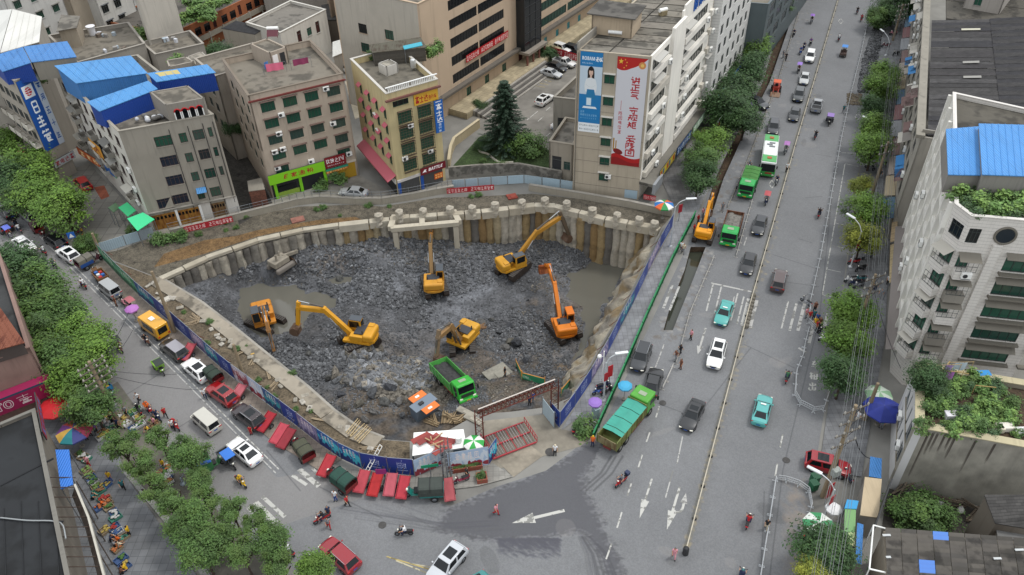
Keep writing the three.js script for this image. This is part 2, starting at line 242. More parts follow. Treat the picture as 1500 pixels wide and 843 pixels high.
{
const rnd=RNG(11),jit=(s)=>{const g=new THREE.IcosahedronGeometry(1,s>2?1:0),p=g.attributes.position;for(let i=0;i<p.count;i++){const k=.72+.5*hash2(Math.round(p.getX(i)*50)+s*77,Math.round(p.getY(i)*50)*31+Math.round(p.getZ(i)*50));p.setXYZ(i,p.getX(i)*k*1.25,p.getY(i)*k*.75,p.getZ(i)*k);}g.computeVertexNormals();return boxUV(g);};
const mat=new THREE.MeshStandardMaterial({roughness:.92,side:THREE.DoubleSide,map:texAt('rock',5)});
const zones=[[[560,400],105,5200,.34],[[470,520],70,2000,.4],[[570,568],75,4400,.85],[[700,470],110,3600,.3],[[400,405],55,1300,.32],[[830,345],80,2400,.34],[[380,445],35,900,.4],[[600,600],60,2200,.5],[[770,520],60,1200,.35],[[680,350],90,1800,.3],[[600,470],300,26000,.17]];
const HAUL=[[660,545],[640,500],[660,455],[720,430],[800,440],[850,425]].map((p)=>P2(...p,-6.8));zones.forEach(([c,r,n,s],zi)=>{
const im=new THREE.InstancedMesh(jit(zi % 3),mat,n),q=new THREE.Object3D();let k=0,tries=0;const col=new THREE.Color();
while(k<n&&tries++<n*4){
const a=rnd()*6.283,rr=r*Math.sqrt(rnd()),v=G(c[0]+Math.cos(a)*rr,c[1]+Math.sin(a)*rr*.62,c[0]<560?-5:-6.5);
if(!inPoly(v.x,v.z,rim)||distPoly(v.x,v.z,rim)<.8)continue;v.y=pitY(v.x,v.z);if(v.y<-8.1||(v.x<-22&&v.y<-5.5))continue;
if(distPoly(v.x,v.z,HAUL,true)<1.5+1.2*vn(v.x*.4,v.z*.4)&&rnd()<.85)continue;const dens=fbm(v.x*.25+zi*9,v.z*.25,3);if(rnd()>sstep(.3,.62,dens)+(zi===10?.3:0))continue;
const sz=s*(.17+.8*Math.pow(rnd(),3));q.position.copy(v);q.position.y+=sz*.25;q.rotation.set(rnd()*6,rnd()*6,rnd()*6);q.scale.setScalar(sz);q.updateMatrix();im.setMatrixAt(k,q.matrix);
const w=.125+.4*rnd()*rnd()*rnd()+.12*(dens-.4)+(zi===2?.07:zi===10?.03:0);col.setRGB(w*.97,w,w*1.05);if(zi===7||(zi===2&&rnd()<.35)||(zi===10&&fbm(v.x*.11+40,v.z*.11+9,3)>.56))col.setRGB(w*1.12,w,w*.82);im.setColorAt(k,col);k++;
}
im.count=k;im.name=numbered('rubble');im.castShadow=im.receiveShadow=true;im.userData={kind:'stuff',label:'broken grey rock strewn over the floor of the pit'};scene.add(im);
});
const bm=['#55575a','#62625f','#4a4c51','#6d695f','#73716e'].map((h)=>M(h,.92,'rock',{size:4})),bg=[0,1,2,3,4].map((s)=>jit(s));
const spots=[[540,552,1.0],[556,566,1.0],[572,574,1.1],[588,568,.9],[528,566,.8],[546,580,.9],[564,592,.8],[520,548,.8],[604,574,.7],[510,562,.8],[494,544,.7],[518,530,.9],[536,534,.7],[506,520,.8],[584,590,.6],[560,548,.7],[576,556,.9],[758,506,1.1],[746,502,.7],[740,512,.7],[470,530,.6],[482,556,.7],[500,580,.7],[526,594,.7],[704,478,.9],[662,480,.7],[498,412,.9],[745,478,.7],[612,606,.6],[548,606,.6],[590,610,.6],[720,470,.6],[770,530,.6],[505,600,.6],[535,618,.6],[732,488,.6],[452,520,.6],[440,545,.5]];
spots.forEach(([x,y,s],i)=>{const p=GP(x,y);p.y+=s*.3;const o=put('boulder',bg[i % 5],bm[i % 5]);o.position.copy(p);o.scale.setScalar(s*.85);o.rotation.set(i*1.7,i*2.3,i);tag(o,i<17?'large angular grey boulder in the rock heap at the near side of the pit':'grey boulder lying loose on the dark floor of the pit','boulder',i<17?'boulders in the rock heap':'loose boulders on the pit floor');});
const ob=put('boulder',bg[1],M('#8a6a4c',.9,'rock',{size:4}));ob.position.copy(GP(703,478));ob.scale.setScalar(1.1);tag(ob,'tan brown boulder alone among dark rock in the middle of the pit','boulder');
}
{
const t=thing('pile_wall','row of lumpy stained concrete piles lining the back of the pit','retaining wall'),rnd=RNG(5);
const cm=['#d3ccbd','#c2baac','#bda57a','#ab8d60','#85817b','#ddd5c5','#a8a39a','#c4b594'].map((h)=>M(h,.92,'conc',{size:4,bump:'bumpy',bumpScale:.15}));
const pile=(s)=>{const g=new THREE.CylinderGeometry(.6,.66,9.6,9,14),p=g.attributes.position;for(let i=0;i<p.count;i++){const x=p.getX(i),y=p.getY(i),z=p.getZ(i),a=Math.atan2(z,x),k=.62+.8*fbm(Math.cos(a)*1.6+s*13,y*.8+Math.sin(a)*1.6,3);p.setXYZ(i,x*k,y,z*k);}g.computeVertexNormals();return boxUV(g.toNonIndexed());};
const pg=[1,2,3,4,5,6].map(pile);let acc=0,n=0,len=0;
for(let i=1;i<backRim.length;i++){
const[ax,az]=backRim[i-1],[bx,bz]=backRim[i],L=Math.hypot(bx-ax,bz-az),ux=(bx-ax)/ L,uz=(bz-az)/ L;
const back=mb().quad([ax+.0,0,az],[bx,0,bz],[bx,-10.5,bz],[ax,-10.5,az]);back.build('soil_face',i<4?M('#6f6658',.95,'rock',{size:5}):M('#80633f',.95,'rock',{size:5}),t);
for(;acc<L;acc+=1.16){
const k=n++,o=put('pile',pg[k % 6],cm[k*7 % 19<3?4:i<5?[0,1,6,5,4][k % 5]:[2,0,3,5,7,1,0,2][(k*5)% 8]],t);
o.position.set(ax+ux*acc-uz*.3,-5.4+.2*rnd(),az+uz*acc+ux*.3);o.rotation.y=rnd()*6;o.scale.set(.95+.3*rnd(),1,.95+.3*rnd());
}
acc-=L;
const nb=Math.max(1,Math.round(L/3.6));
for(let q=0;q<nb;q++){
const a=q/nb*L+.05,b=(q+1)/ nb*L-.05,mid=(a+b)/ 2,h=i<5?.55:1.15+.25*rnd(),d=i<5?.9:1.1,g=flatGeo(new RoundedBoxGeometry(b-a,h,d,3,.12)),p=g.attributes.position;
for(let v=0;v<p.count;v++)p.setXYZ(v,p.getX(v),p.getY(v)+.14*(vn(p.getX(v)*1.3+n,p.getZ(v)*2)-.5),p.getZ(v)+.2*(vn(p.getX(v)*1.5+q*7,p.getY(v)*2+n)-.5));g.computeVertexNormals();
const o=put('cap_beam',boxUV(g),M(q % 2?'#b3ab9a':'#bfb8a8',.9,'grime',{size:6,bump:'bumpy',bumpScale:.06}),t);o.position.set(ax+ux*mid-uz*.45,-h/2+(i<5?.25:.3),az+uz*mid+ux*.45);o.rotation.y=Math.atan2(-uz,ux)+.03*(rnd()-.5);
}
if(i>5)for(let q=0;q<Math.max(1,Math.round(L/4));q++){const s=(q+.5)/ Math.max(1,Math.round(L/4))*L,o=put('pile_head',pg[(q+i)% 6],cm[5],t);o.scale.set(1.0,.2+.06*rnd(),1.0);o.position.set(ax+ux*s-uz*.5,.25,az+uz*s+ux*.5);}
}
}
{
const t=thing('concrete_strut','pale concrete strut frame on two legs before the back pile wall','concrete frame'),m=M('#b9b2a2',.9,'grime',{size:6}),A=G(572,334),B=G(672,325),A0=G(578,316),B0=G(664,309);
A.y=B.y=A0.y=B0.y=-.2;mb().beam(A,B,.85,.7).build('beam',m,t);mb().beam(A0,A,.9,.8).build('cross_beam',m,t);mb().beam(B0,B,.9,.8).build('cross_beam',m,t);const C0=G(618,313),C1=A.clone().lerp(B,.46);C0.y=-.2;mb().beam(C0,C1,.8,.8).build('cross_beam',m,t);
for(const p of[A.clone().lerp(B,.06),B.clone().lerp(A,.05)])mb().beam([p.x,-.7,p.z],[p.x,-7.6,p.z],.75,.75).build('leg',m,t);
}
{
const pts=rightRim,seg=[];let tot=0;for(let i=1;i<pts.length;i++){const L=Math.hypot(pts[i][0]-pts[i-1][0],pts[i][1]-pts[i-1][1]);seg.push([tot,L,i]);tot+=L;}
const nu=Math.round(tot/.3),nv=30,P=[],C=[],I=[],c=new THREE.Color();
for(let i=0;i<=nu;i++){
const s=i/nu*tot,sg=seg.find(([a,L])=>s<=a+L+1e-6),f=(s-sg[0])/ sg[1],A=pts[sg[2]-1],B=pts[sg[2]],ux=(B[0]-A[0])/ sg[1],uz=(B[1]-A[1])/ sg[1],x=A[0]+(B[0]-A[0])*f,z=A[1]+(B[1]-A[1])*f;
for(let j=0;j<=nv;j++){
const v=j/nv,lump=fbm(s*.42,v*4+5,4),rib=Math.abs(Math.sin(s*.9+2*fbm(s*.3,v,2))),out=-.3+v*4.4+2.6*(lump-.45)*sstep(0,.15,v)+.7*rib*sstep(.04,.2,v),y=.15-v*9+1.1*(fbm(s*.5+9,v*3,3)-.5)*sstep(0,.1,v);
P.push(x-uz*out,y,z+ux*out);const k=fbm(s*.6+30,v*6,4),k2=fbm(s*.35,v*3+60,3);
c.setRGB(.56,.51,.41).lerp(new THREE.Color().setRGB(.36,.27,.15),sstep(.47,.66,k)).lerp(new THREE.Color().setRGB(.25,.24,.22),sstep(.52,.7,k2)*.7);C.push(c.r,c.g,c.b);
}
}
for(let i=0;i<nu;i++)for(let j=0;j<nv;j++){const a=i*(nv+1)+j,b=a+nv+1;I.push(a,a+1,b,b,a+1,b+1);}
let g=new THREE.BufferGeometry();g.setAttribute('position',new THREE.Float32BufferAttribute(P,3));g.setAttribute('color',new THREE.Float32BufferAttribute(C,3));g.setIndex(I);g.computeVertexNormals();g=boxUV(g.toNonIndexed());
tag(put('shotcrete_wall',g,M('#ffffff',.92,'conc',{vertexColors:true,size:4,bump:'bumpy',bumpScale:.1})),'lumpy cream shotcrete slope along the right side of the pit','retaining wall');
const t=thing('lining_wall','long straight concrete lining with pale coping along the near left pit edge','retaining wall'),L=[...leftRim];
for(let i=1;i<L.length;i++){const[ax,az]=L[i-1],[bx,bz]=L[i],l=Math.hypot(bx-ax,bz-az),nx=(bz-az)/ l,nz=-(bx-ax)/ l;mb().plan([[ax,az],[bx,bz],[bx-nx*.5,bz-nz*.5],[ax-nx*.5,az-nz*.5]],-10,0).build('wall',K.concrete,t);mb().plan([[ax+nx*1.6,az+nz*1.6],[bx+nx*1.6,bz+nz*1.6],[bx-nx*.1,bz-nz*.1],[ax-nx*.1,az-nz*.1]],.003,.22+.02*(i % 2)).build('coping',M(['#9d968a','#958e82'][i % 2],.9,'roof',{size:11}),t);}
}
const soilM=(h)=>M(h,.95,'rock',{size:6,bump:'bumpy',bumpScale:.08});
structure('soil_shoulder',flat(gp([[150,376],[175,350],[232,352],[300,330],[350,320],[437,303],[520,300],[560,303],[640,290],[700,288],[780,284],[850,292],[985,316],[968,335],[954,330],[888,318],[814,300],[783,298],[680,310],[600,315],[496,327],[443,334],[376,349],[300,375],[231,407]]),.012),soilM('#7d7566'));
structure('orange_soil',flat(gp([[225,392],[240,372],[300,352],[345,346],[375,338],[420,330],[470,322],[520,318],[530,322],[496,326],[443,332],[376,347],[300,372]]),.02),soilM('#94744c'));
structure('soil_strip',flat(gp([[150,378],[231,408],[280,446],[330,485],[385,528],[440,570],[480,604],[520,630],[560,645],[600,648],[600,690],[540,680],[470,640],[400,585],[330,528],[250,465],[195,420]]),.012),soilM('#897a64'));
{
const N=2048,X0=-75,Z0=-130,S=180,cv=document.createElement('canvas');cv.width=cv.height=N;const x=cv.getContext('2d'),im=x.createImageData(N,N),d=im.data;
for(let j=0;j<N;j++)for(let i=0;i<N;i++){const u=X0+i/N*S,w=Z0+j/N*S,a=vn(u*.12,w*.12)*.5+vn(u*.5,w*.5)*.3+vn(u*1.9,w*1.9)*.2,h=hash2(i,j),v=112+16*(a-.5)+14*(h-.5),o=(j*N+i)*4;d[o]=v;d[o+1]=v*1.008;d[o+2]=v*1.022;d[o+3]=255;}
x.putImageData(im,0,0);
const c=(px,py)=>{const v=G(px,py);return[(v.x-X0)/ S*N,(v.z-Z0)/ S*N];};
const path=(l)=>{x.beginPath();l.forEach((p,i)=>{const q=c(...p);i?x.lineTo(...q):x.moveTo(...q);});};
const line=(l,w,col)=>{path(l);x.lineWidth=w*N/S;x.strokeStyle=col;x.lineJoin='round';x.stroke();},fill=(l,col)=>{path(l);x.closePath();x.fillStyle=col;x.fill();};
const rnd=RNG(3);
fill([[-60,300],[60,345],[405,700],[470,690],[560,720],[415,770],[330,780],[-60,400]],'rgba(140,136,128,0.35)');
const patch=[[655,748],[690,735],[726,716],[754,707],[818,681],[853,655],[872,640],[880,655],[856,700],[858,720],[874,748],[882,771],[907,822],[914,850],[890,850],[884,820],[862,786],[846,778],[800,790],[770,790],[728,791],[690,789],[640,776]];
const rag=[];for(let i=0;i<patch.length;i++){const a=patch[i],b=patch[(i+1)% patch.length];for(let k=0;k<14;k++){const t=k/14;rag.push([lerp(a[0],b[0],t)+(rnd()-.5)*5,lerp(a[1],b[1],t)+(rnd()-.5)*3]);}}
fill(rag,'rgba(70,70,74,0.7)');
for(let k=0;k<1500;k++){const i=(rnd()*rag.length)|0,p=[rag[i][0]+(rnd()-.5)*13,rag[i][1]+(rnd()-.5)*8],q=c(...p);x.fillStyle=rnd()<.5?'rgba(74,74,78,0.4)':'rgba(116,116,118,0.35)';x.beginPath();x.ellipse(q[0],q[1],1+3*rnd(),.6+1.2*rnd(),.5-rnd(),0,7);x.fill();}
for(let k=0;k<22;k++){const o=(rnd()-.5)*34,y0=776+o*.45;line([[690+rnd()*60,y0-6],[630+rnd()*40,y0-6+rnd()*6],[480+rnd()*120,752+o*.75]],.06+.1*rnd(),'rgba(70,70,74,'+(.12+.22*rnd())+')');}
for(let k=0;k<24;k++){const o=rnd()*46;line([[846+o*.4,786],[856+o*.75,812],[862+o,852]],.06+.14*rnd(),'rgba(66,66,70,'+(.15+.3*rnd())+')');}
for(let k=0;k<900;k++){const q=c(730+rnd()*90,790+rnd()*30*rnd());x.fillStyle='rgba(72,72,76,0.3)';x.beginPath();x.ellipse(q[0],q[1],1+4*rnd(),.5+rnd(),.5,0,7);x.fill();}
for(const[a,b]of[[888,850],[895,858],[905,869]])line([[b,720],[a-8,694],[a+8,668]],.22,'rgba(66,66,68,0.55)');
for(const l of[[[1128,843],[1147,690],[1200,470],[1212,360],[1222,250]],[[960,590],[1000,605]],[[1132,373],[1200,395]],[[1030,600],[1100,510]],[[1090,505],[1165,540]],[[1125,700],[1195,718]],[[1141,412],[1200,420]],[[240,640],[560,440]],[[150,600],[360,470]],[[260,700],[470,560]],[[440,700],[560,760]],[[440,720],[390,660]],[[1195,226],[1220,230]],[[1180,290],[1205,288]],[[1170,350],[1190,356]],[[1120,720],[1115,843]]])line(l,.09,'rgba(60,60,62,0.55)');
for(let k=0;k<60;k++){const p=[300+rnd()*900,50+rnd()*780],q=c(...p);x.fillStyle=rnd()<.4?'rgba(70,70,70,0.22)':'rgba(150,148,140,0.16)';x.beginPath();x.ellipse(q[0],q[1],4+16*rnd(),3+9*rnd(),rnd()*3,0,7);x.fill();}
line([[1228,0],[1163,215],[1090,480],[1007,800]],.6,'rgba(128,120,102,0.3)');
for(let k=0;k<260;k++){const t=rnd(),q=c(1228-223*t+(rnd()-.5)*12,805*t);x.fillStyle='rgba(150,136,110,0.3)';x.beginPath();x.arc(q[0],q[1],1+2*rnd(),0,7);x.fill();}
for(let k=0;k<500;k++){const t=rnd(),q=c(1168-200*t+(rnd()-.3)*40,500*t);x.fillStyle=rnd()<.5?'rgba(92,84,72,0.28)':'rgba(160,156,148,0.25)';x.beginPath();x.ellipse(q[0],q[1],1+5*rnd(),1+4*rnd(),rnd()*3,0,7);x.fill();}
for(let k=0;k<120;k++){const q=c(1150+rnd()*34,760+rnd()*80-rnd()*70);x.fillStyle='rgba(136,126,108,0.14)';x.beginPath();x.ellipse(q[0],q[1],2+7*rnd(),1+4*rnd(),1,0,7);x.fill();}
const t=new THREE.CanvasTexture(cv);t.colorSpace=THREE.SRGBColorSpace;t.magFilter=THREE.LinearFilter;t.flipY=false;t.repeat.set(1/S,-1/S);t.offset.set(-X0/S,-Z0/S);
const m=new THREE.MeshStandardMaterial({map:t,roughness:.85,side:THREE.DoubleSide,bumpMap:T.bumpy,bumpScale:.008});
structure('main_road',flat(gp([[1310,-40],[1298,20],[1282,90],[1268,190],[1254,280],[1238,400],[1218,540],[1192,700],[1180,800],[1172,900],[380,900],[452,850],[300,745],[330,760],[470,690],[660,742],[726,714],[800,690],[850,652],[872,645],[905,580],[955,470],[1012,350],[1050,250],[1100,140],[1160,-40]]),.006,trench),m);
structure('side_street',flat(gp([[-80,268],[0,296],[60,338],[150,412],[240,500],[330,590],[400,648],[470,690],[330,760],[300,745],[215,625],[165,555],[60,440],[-80,345]]),.010),m);
}
const whitePaint=M('#b3b2ac',.8,'wear'),wornPaint=M('#a9a8a4',.85,'wear'),yellowPaint=M('#a8965c',.8,'wear');
const mark=(g,m=whitePaint,n='road_marking')=>structure(n,g,m);
function stripe(a,b,w=.15,m=whitePaint,y=.016){const A=G(...a),B=G(...b),l=Math.hypot(B.x-A.x,B.z-A.z),nx=-(B.z-A.z)/ l*w/2,nz=(B.x-A.x)/ l*w/2;return mark(flat([[A.x+nx,A.z+nz],[B.x+nx,B.z+nz],[B.x-nx,B.z-nz],[A.x-nx,A.z-nz]],y),m);}
const frameAt=(a,b)=>{const A=G(...a),B=G(...b),l=Math.hypot(B.x-A.x,B.z-A.z),ux=(B.x-A.x)/ l,uz=(B.z-A.z)/ l;return{l,to:(u,v)=>[A.x+ux*u-uz*v,A.z+uz*u+ux*v]};};
function arrow(tail,head,w,hw,hl,m=whitePaint){const{l,to}=frameAt(tail,head);mark(flat([[0,-w],[l-hl,-w],[l-hl,-hw],[l,0],[l-hl,hw],[l-hl,w],[0,w]].map((p)=>to(...p)),.017),m,'road_arrow');}
arrow([827,748.5],[750,767],.17,.62,2.3);arrow([955,702],[937,760],.1,.42,2.3);arrow([996,714],[977,777],.12,.45,2.3);arrow([1034,481],[1022,520],.12,.4,1.6,wornPaint);
for(const[a,b]of[[[986,747],[990,751]],[[990,751],[996,751]],[[996,751],[1000,746]],[[1000,746],[1002,738]]])stripe(a,b,.24,whitePaint,.019);arrow([1001.5,740],[1005,723],.1,.36,1.3,wornPaint);
for(const[a,b]of[[[925,709],[919,727]],[[911,751],[904,774]],[[896,797],[888,820]],[[941,667],[935,686]],[[952,634],[947,648]],[[1147,637],[1143,656]],[[1139,680],[1136,698]],[[966,596],[961,612]]])stripe(a,b,.16);
for(const[a,b]of[[[1062,500],[1058,520]],[[1076,435],[1070,460]],[[1000,640],[992,680]],[[986,690],[975,730]],[[1094,348],[1090,360]]])stripe(a,b,.13,wornPaint);
stripe([973,505],[952,560],.14,wornPaint);stripe([985,418],[972,452],.35,wornPaint);stripe([995,420],[981,455],.3,wornPaint);stripe([1042,415],[1102,428],.28,wornPaint);
for(const[x,y,w]of[[1093,458,.6],[1103,460,.6],[1085,455,.2],[1076,450,.2],[1052,440,.2],[1040,436,.2],[1162,465,.3],[1150,462,.2],[1208,480,.4],[1174,465,.4],[1190,485,.4]])stripe([x+5,y-20],[x-5,y+20],w,wornPaint);
stripe([1238,241],[1205,432],.13);stripe([1205,432],[1226,437],.12);for(const[x,y,e]of[[1238,240,1258],[1236,267,1253],[1230,296,1248],[1224,327,1243],[1219,360,1238],[1213,395,1232]])stripe([x,y],[e,y+4],.1);
stripe([1233,224],[1258,225],.12);stripe([1170,510],[1183,518],.3,wornPaint);
stripe([40,322],[408,688],.13);stripe([47,336],[404,694],.13,wornPaint);
for(const[a,b,w]of[[[438,688],[467,713],.55],[[428,697],[449,711],.35],[[374,736],[405,768],.55],[[384,728],[417,758],.4],[[456,685],[470,700],.3],[[362,744],[372,752],.4]])stripe(a,b,w);
stripe([566,816],[640,838],.13,yellowPaint);stripe([580,822],[632,843],.14,M('#aea68c',.8,'wear'));stripe([600,826],[640,833],.1,M('#aea68c',.8,'wear'));
const diamond=(x,y,w,h)=>{for(const[a,b]of[[[x-w,y],[x,y-h]],[[x,y-h],[x+w,y]],[[x+w,y],[x,y+h]],[[x,y+h],[x-w,y]]])stripe(a,b,.12);};
diamond(1131,270,4,6);diamond(1257,171,4,5);diamond(1232,31,3.4,4);
for(let k=0;k<5;k++){stripe([772+k*8,129-k*4],[783+k*9,119-k*4],.12,yellowPaint,.02);stripe([772+k*8,124-k*4],[798+k*5,128-k*4],.12,yellowPaint,.02);}
for(const[a,b]of[[[772,176],[788,163]],[[825,148],[840,137]],[[800,162],[806,157]],[[788,178],[796,171]],[[800,200],[806,195]],[[790,208],[796,203]],[[812,154],[820,148]],[[784,112],[801,120]]])stripe(a,b,.16,whitePaint,.02);
[['车',1195,534],['租',1192.5,550],['出',1190,566]].forEach(([ch,cx,cy])=>{const m=mb();STROKES[ch].split(' ').forEach((st,n)=>{for(let i=0;i+3<st.length;i+=2){const P=(k)=>G(cx+(st[k]/ 9-.5)*12,cy+(st[k+1]/ 9-.5)*12),a=P(i),b=P(i+2),l=Math.hypot(b.x-a.x,b.z-a.z)||1,nx=-(b.z-a.z)/ l*.1,nz=(b.x-a.x)/ l*.07;m.add(flat([[a.x+nx,a.z+nz],[b.x+nx,b.z+nz],[b.x-nx,b.z-nz],[a.x-nx,a.z-nz]],.018+n*.0006));}});mark(m.geo(false),whitePaint,'road_lettering');});
[[971,591,.4],[806,663,.55],[1255,640,.5],[1257,664,.5],[560,770,.4],[300,575,.4],[1152,675,.4]].forEach(([x,y,r])=>{const p=G(x,y),g=new THREE.CylinderGeometry(r,r,.02,18);g.translate(p.x,.05,p.z);structure('manhole_cover',boxUV(flatGeo(g)),M('#4a4846',.7,'slab',{size:1.6}));});
// ------------------------------------------------------------------ lettering:hand-cut strokes on a 10 x 10 square
function glyph(x,ch,cx,cy,w,h,col,weight=.11){
x.strokeStyle=col;x.lineWidth=weight*Math.min(w,h);x.lineCap='butt';x.lineJoin='miter';
for(const s of(STROKES[ch]??'').split(' ')){x.beginPath();for(let i=0;i+1<s.length;i+=2){const px=cx+(s[i]/ 9-.5)*w,py=cy+(s[i+1]/ 9-.5)*h;i?x.lineTo(px,py):x.moveTo(px,py);}x.stroke();}
}
function canvasTex(w,h,draw){const c=document.createElement('canvas');c.width=w;c.height=h;const x=c.getContext('2d');draw(x,w,h);const t=new THREE.CanvasTexture(c);t.colorSpace=THREE.SRGBColorSpace;t.magFilter=THREE.LinearFilter;t.generateMipmaps=true;t.minFilter=THREE.LinearMipmapLinearFilter;return t;}
const printMat=(w,h,draw,rough=.6)=>new THREE.MeshStandardMaterial({map:canvasTex(w,h,draw),roughness:rough,side:THREE.DoubleSide});
const rowText=(s,bg,fg,n=[],weight=.12)=>(x,w,h)=>{x.fillStyle=bg;x.fillRect(0,0,w,h);const c=[...s],st=w /(c.length+.4);c.forEach((k,i)=>{if(k!==' ')glyph(x,k,st*(i+.7),h/2,Math.min(st*.8,h*.75),h*.68,fg,weight);});};
function board(name,label,category,a,b,h,m,o={}){
const d=b.clone().sub(a),l=Math.hypot(d.x,d.z),t=thing(name,label,category,a,Math.atan2(-d.z,d.x),o.group),th=o.thick??.12,tilt=Math.atan2(b.y-a.y,l);
const g=new THREE.PlaneGeometry(l,h);g.translate(l/2,h/2,.004);const f=put('printed_face',g,m,t);f.rotation.z=tilt;
const k=mb().b(0,l,0,h,-th,0).build('backing',o.back??K.dark,t);k.rotation.z=tilt;
if(o.lean){f.rotation.x=k.rotation.x=o.lean;}
return t;
}
// ------------------------------------------------------------------ buildings
const GLASS=['#2a5444','#21443a','#2a3034','#171c1f','#3a4f48','#1f2a3a','#3f5a4e'].map((h)=>M(h,.12,undefined,{metal:.05}));
const winGeo=new Map();
function winShapes(w,h,n,kind){
const k=[w.toFixed(2),h.toFixed(2),n,kind].join();
if(!winGeo.has(k)){
const f=mb(),e=.07,z=-.1;f.box(w/2,e/2,z,w,e,.08).box(w/2,h-e/2,z,w,e,.08).box(e/2,h/2,z,e,h-2*e,.08).box(w-e/2,h/2,z,e,h-2*e,.08);
for(let i=1;i<n;i++)f.box(w*i/n,h/2,z,.055,h-2*e,.07);
if(h>1.3&&kind!=='ribbon')f.box(w/2,h*.72,z,w-2*e,.05,.065);
const g=mb().b(e,w-e,e,h-e,z-.03,z-.012);
const s=mb().b(-.08,w+.08,-.08,0,-.1,.1);
const c=mb();if(kind==='cage'){const N=Math.round(w/.42),R=Math.round(h/.4);for(let i=0;i<=N;i++)c.box(w*i/N,h/2,.38,.035,h+.2,.035);for(let i=0;i<=R;i++)c.box(w/2,-.1+(h+.2)*i/R,.38,w+.1,.035,.035);c.b(-.05,w+.05,h+.1,h+.16,0,.45).b(-.05,w+.05,-.16,-.1,0,.42);for(const x of[-.02,w+.02])for(let i=0;i<=R;i+=2)c.box(x,-.1+(h+.2)*i/R,.2,.035,.035,.38);}
if(kind==='hood')c.b(-.14,w+.14,h+.05,h+.15,0,.42);
if(kind==='awning')c.quad([-.1,h+.25,.03],[-.1,h-.15,.55],[w+.1,h-.15,.55],[w+.1,h+.25,.03]).quad([-.1,h-.15,.55],[-.1,h-.3,.55],[w+.1,h-.3,.55],[w+.1,h-.15,.55]);
winGeo.set(k,[f.geo(),g.geo(),s.geo(),c.g.length?c.geo():null]);
}
return winGeo.get(k);
}
const acGeo=[mb().rbox(0,0,.2,.95,.68,.36,.03).geo(),mb().add(new THREE.CylinderGeometry(.24,.24,.03,14),new THREE.Matrix4().makeRotationX(Math.PI/2).setPosition(-.15,0,.385)).geo(),mb().b(-.45,.45,-.42,-.36,0,.4).geo()];
class Bld{
constructor(name,label,pts,H,o={}){
this.pts=pts;this.H=H;this.o=o;this.base=o.base??0;this.rnd=RNG(o.seed??label.length*7+(H*10|0));
this.O=V3(pts[0][0],this.base,pts[0][1]);this.t=thing(name,label,o.category??'building',this.O);
this.par=o.parapet??.7;this.wm=o.wall;this.th=o.th??.24;
const L=pts.map(([x,z])=>[x-this.O.x,z-this.O.z]);this.L=L;
if(o.roof!==null){const c=L.reduce((s,p)=>[s[0]+p[0]/ L.length,s[1]+p[1]/ L.length],[0,0]);const inset=L.map((p)=>{const d=Math.hypot(p[0]-c[0],p[1]-c[1]);return[p[0]+(c[0]-p[0])/ d*.2,p[1]+(c[1]-p[1])/ d*.2];});mb().plan(inset,H-this.base-this.par-.3,H-this.base-this.par).build('roof',o.roof??M('#85827c',.95,'roof'),this.t);}
}
wall(i,wins=[],o={}){
const n=this.L.length,A=this.L[i],B=this.L[(i+1)% n],dx=B[0]-A[0],dz=B[1]-A[1],W=Math.hypot(dx,dz),H=o.H??this.H-this.base,turn=Math.atan2(-dz,dx),th=this.th;
const s=new THREE.Shape([[0,0],[W,0],[W,H],[0,H]].map((p)=>new THREE.Vector2(...p)));
const ok=wins.filter((w)=>w.x>=.1&&w.x+w.w<=W-.1&&w.y>=.05&&w.y+w.h<H-.1);
for(const w of ok)s.holes.push(new THREE.Path([[w.x,w.y],[w.x,w.y+w.h],[w.x+w.w,w.y+w.h],[w.x+w.w,w.y]].map((p)=>new THREE.Vector2(...p))));
const g=new THREE.ExtrudeGeometry(s,{depth:th,bevelEnabled:false});g.translate(0,0,-th-(i % 2)*.003);
const m=put('wall',boxUV(flatGeo(g)),o.m??this.wm,this.t);m.position.set(A[0],0,A[1]);m.rotation.y=turn;
const f={W,H,turn,A,pos:(x,y,z=0)=>[A[0]+Math.cos(turn)*x+Math.sin(turn)*z,y,A[1]-Math.sin(turn)*x+Math.cos(turn)*z],t:this.t};
f.hang=(name,geo,mat,x,y,z=0)=>{const q=put(name,geo,mat,this.t);q.position.set(...f.pos(x,y,z));q.rotation.y=turn;return q;};
f.ac=(x,y)=>{const q=f.hang('air_conditioner',acGeo[0],K.white,x,y,.02);put('fan',acGeo[1],K.dark,q);put('bracket',acGeo[2],K.steel,q);return q;};
f.world=(x,y,z=0)=>{const p=f.pos(x,y,z);return V3(p[0]+this.O.x,p[1]+this.O.y,p[2]+this.O.z);};
for(const w of ok)this.window(f,w);
if(this.par>.3&&!o.noCap){f.hang('coping',mb().b(-.06,W+.06,0,.1,-th-.06,.1).geo(),o.cap??this.o.cap??this.wm,0,H+.002+(i % 2)*.004);}
this.f??=[];this.f[i]=f;return f;
}
window(f,w){
const[a,b,c,d]=winShapes(w.w,w.h,w.n??2,w.kind),fm=f.hang('window',a,w.fm??this.o.frame??M('#5a5f5d',.5),w.x,w.y);
put('pane',b,w.gm??GLASS[(this.rnd()*GLASS.length)|0],fm);if(w.sill!==0)put('sill',c,w.sm??this.wm,fm);
if(d)put(w.kind==='cage'?'window_cage':w.kind==='awning'?'awning':'hood',d,w.cm??this.wm,fm);
return fm;
}
rest(o){for(let i=0;i<this.L.length;i++)if(!this.f?.[i])this.wall(i,[],o);return this;}
}
const grid=(xs,ys,w,h,o={})=>ys.flatMap((y)=>xs.map((x)=>({x:x-w/2,y,w,h,...o})));
const evenly=(n,a,b)=>Array.from({length:n},(_,i)=>a+(b-a)*(i+.5)/ n);
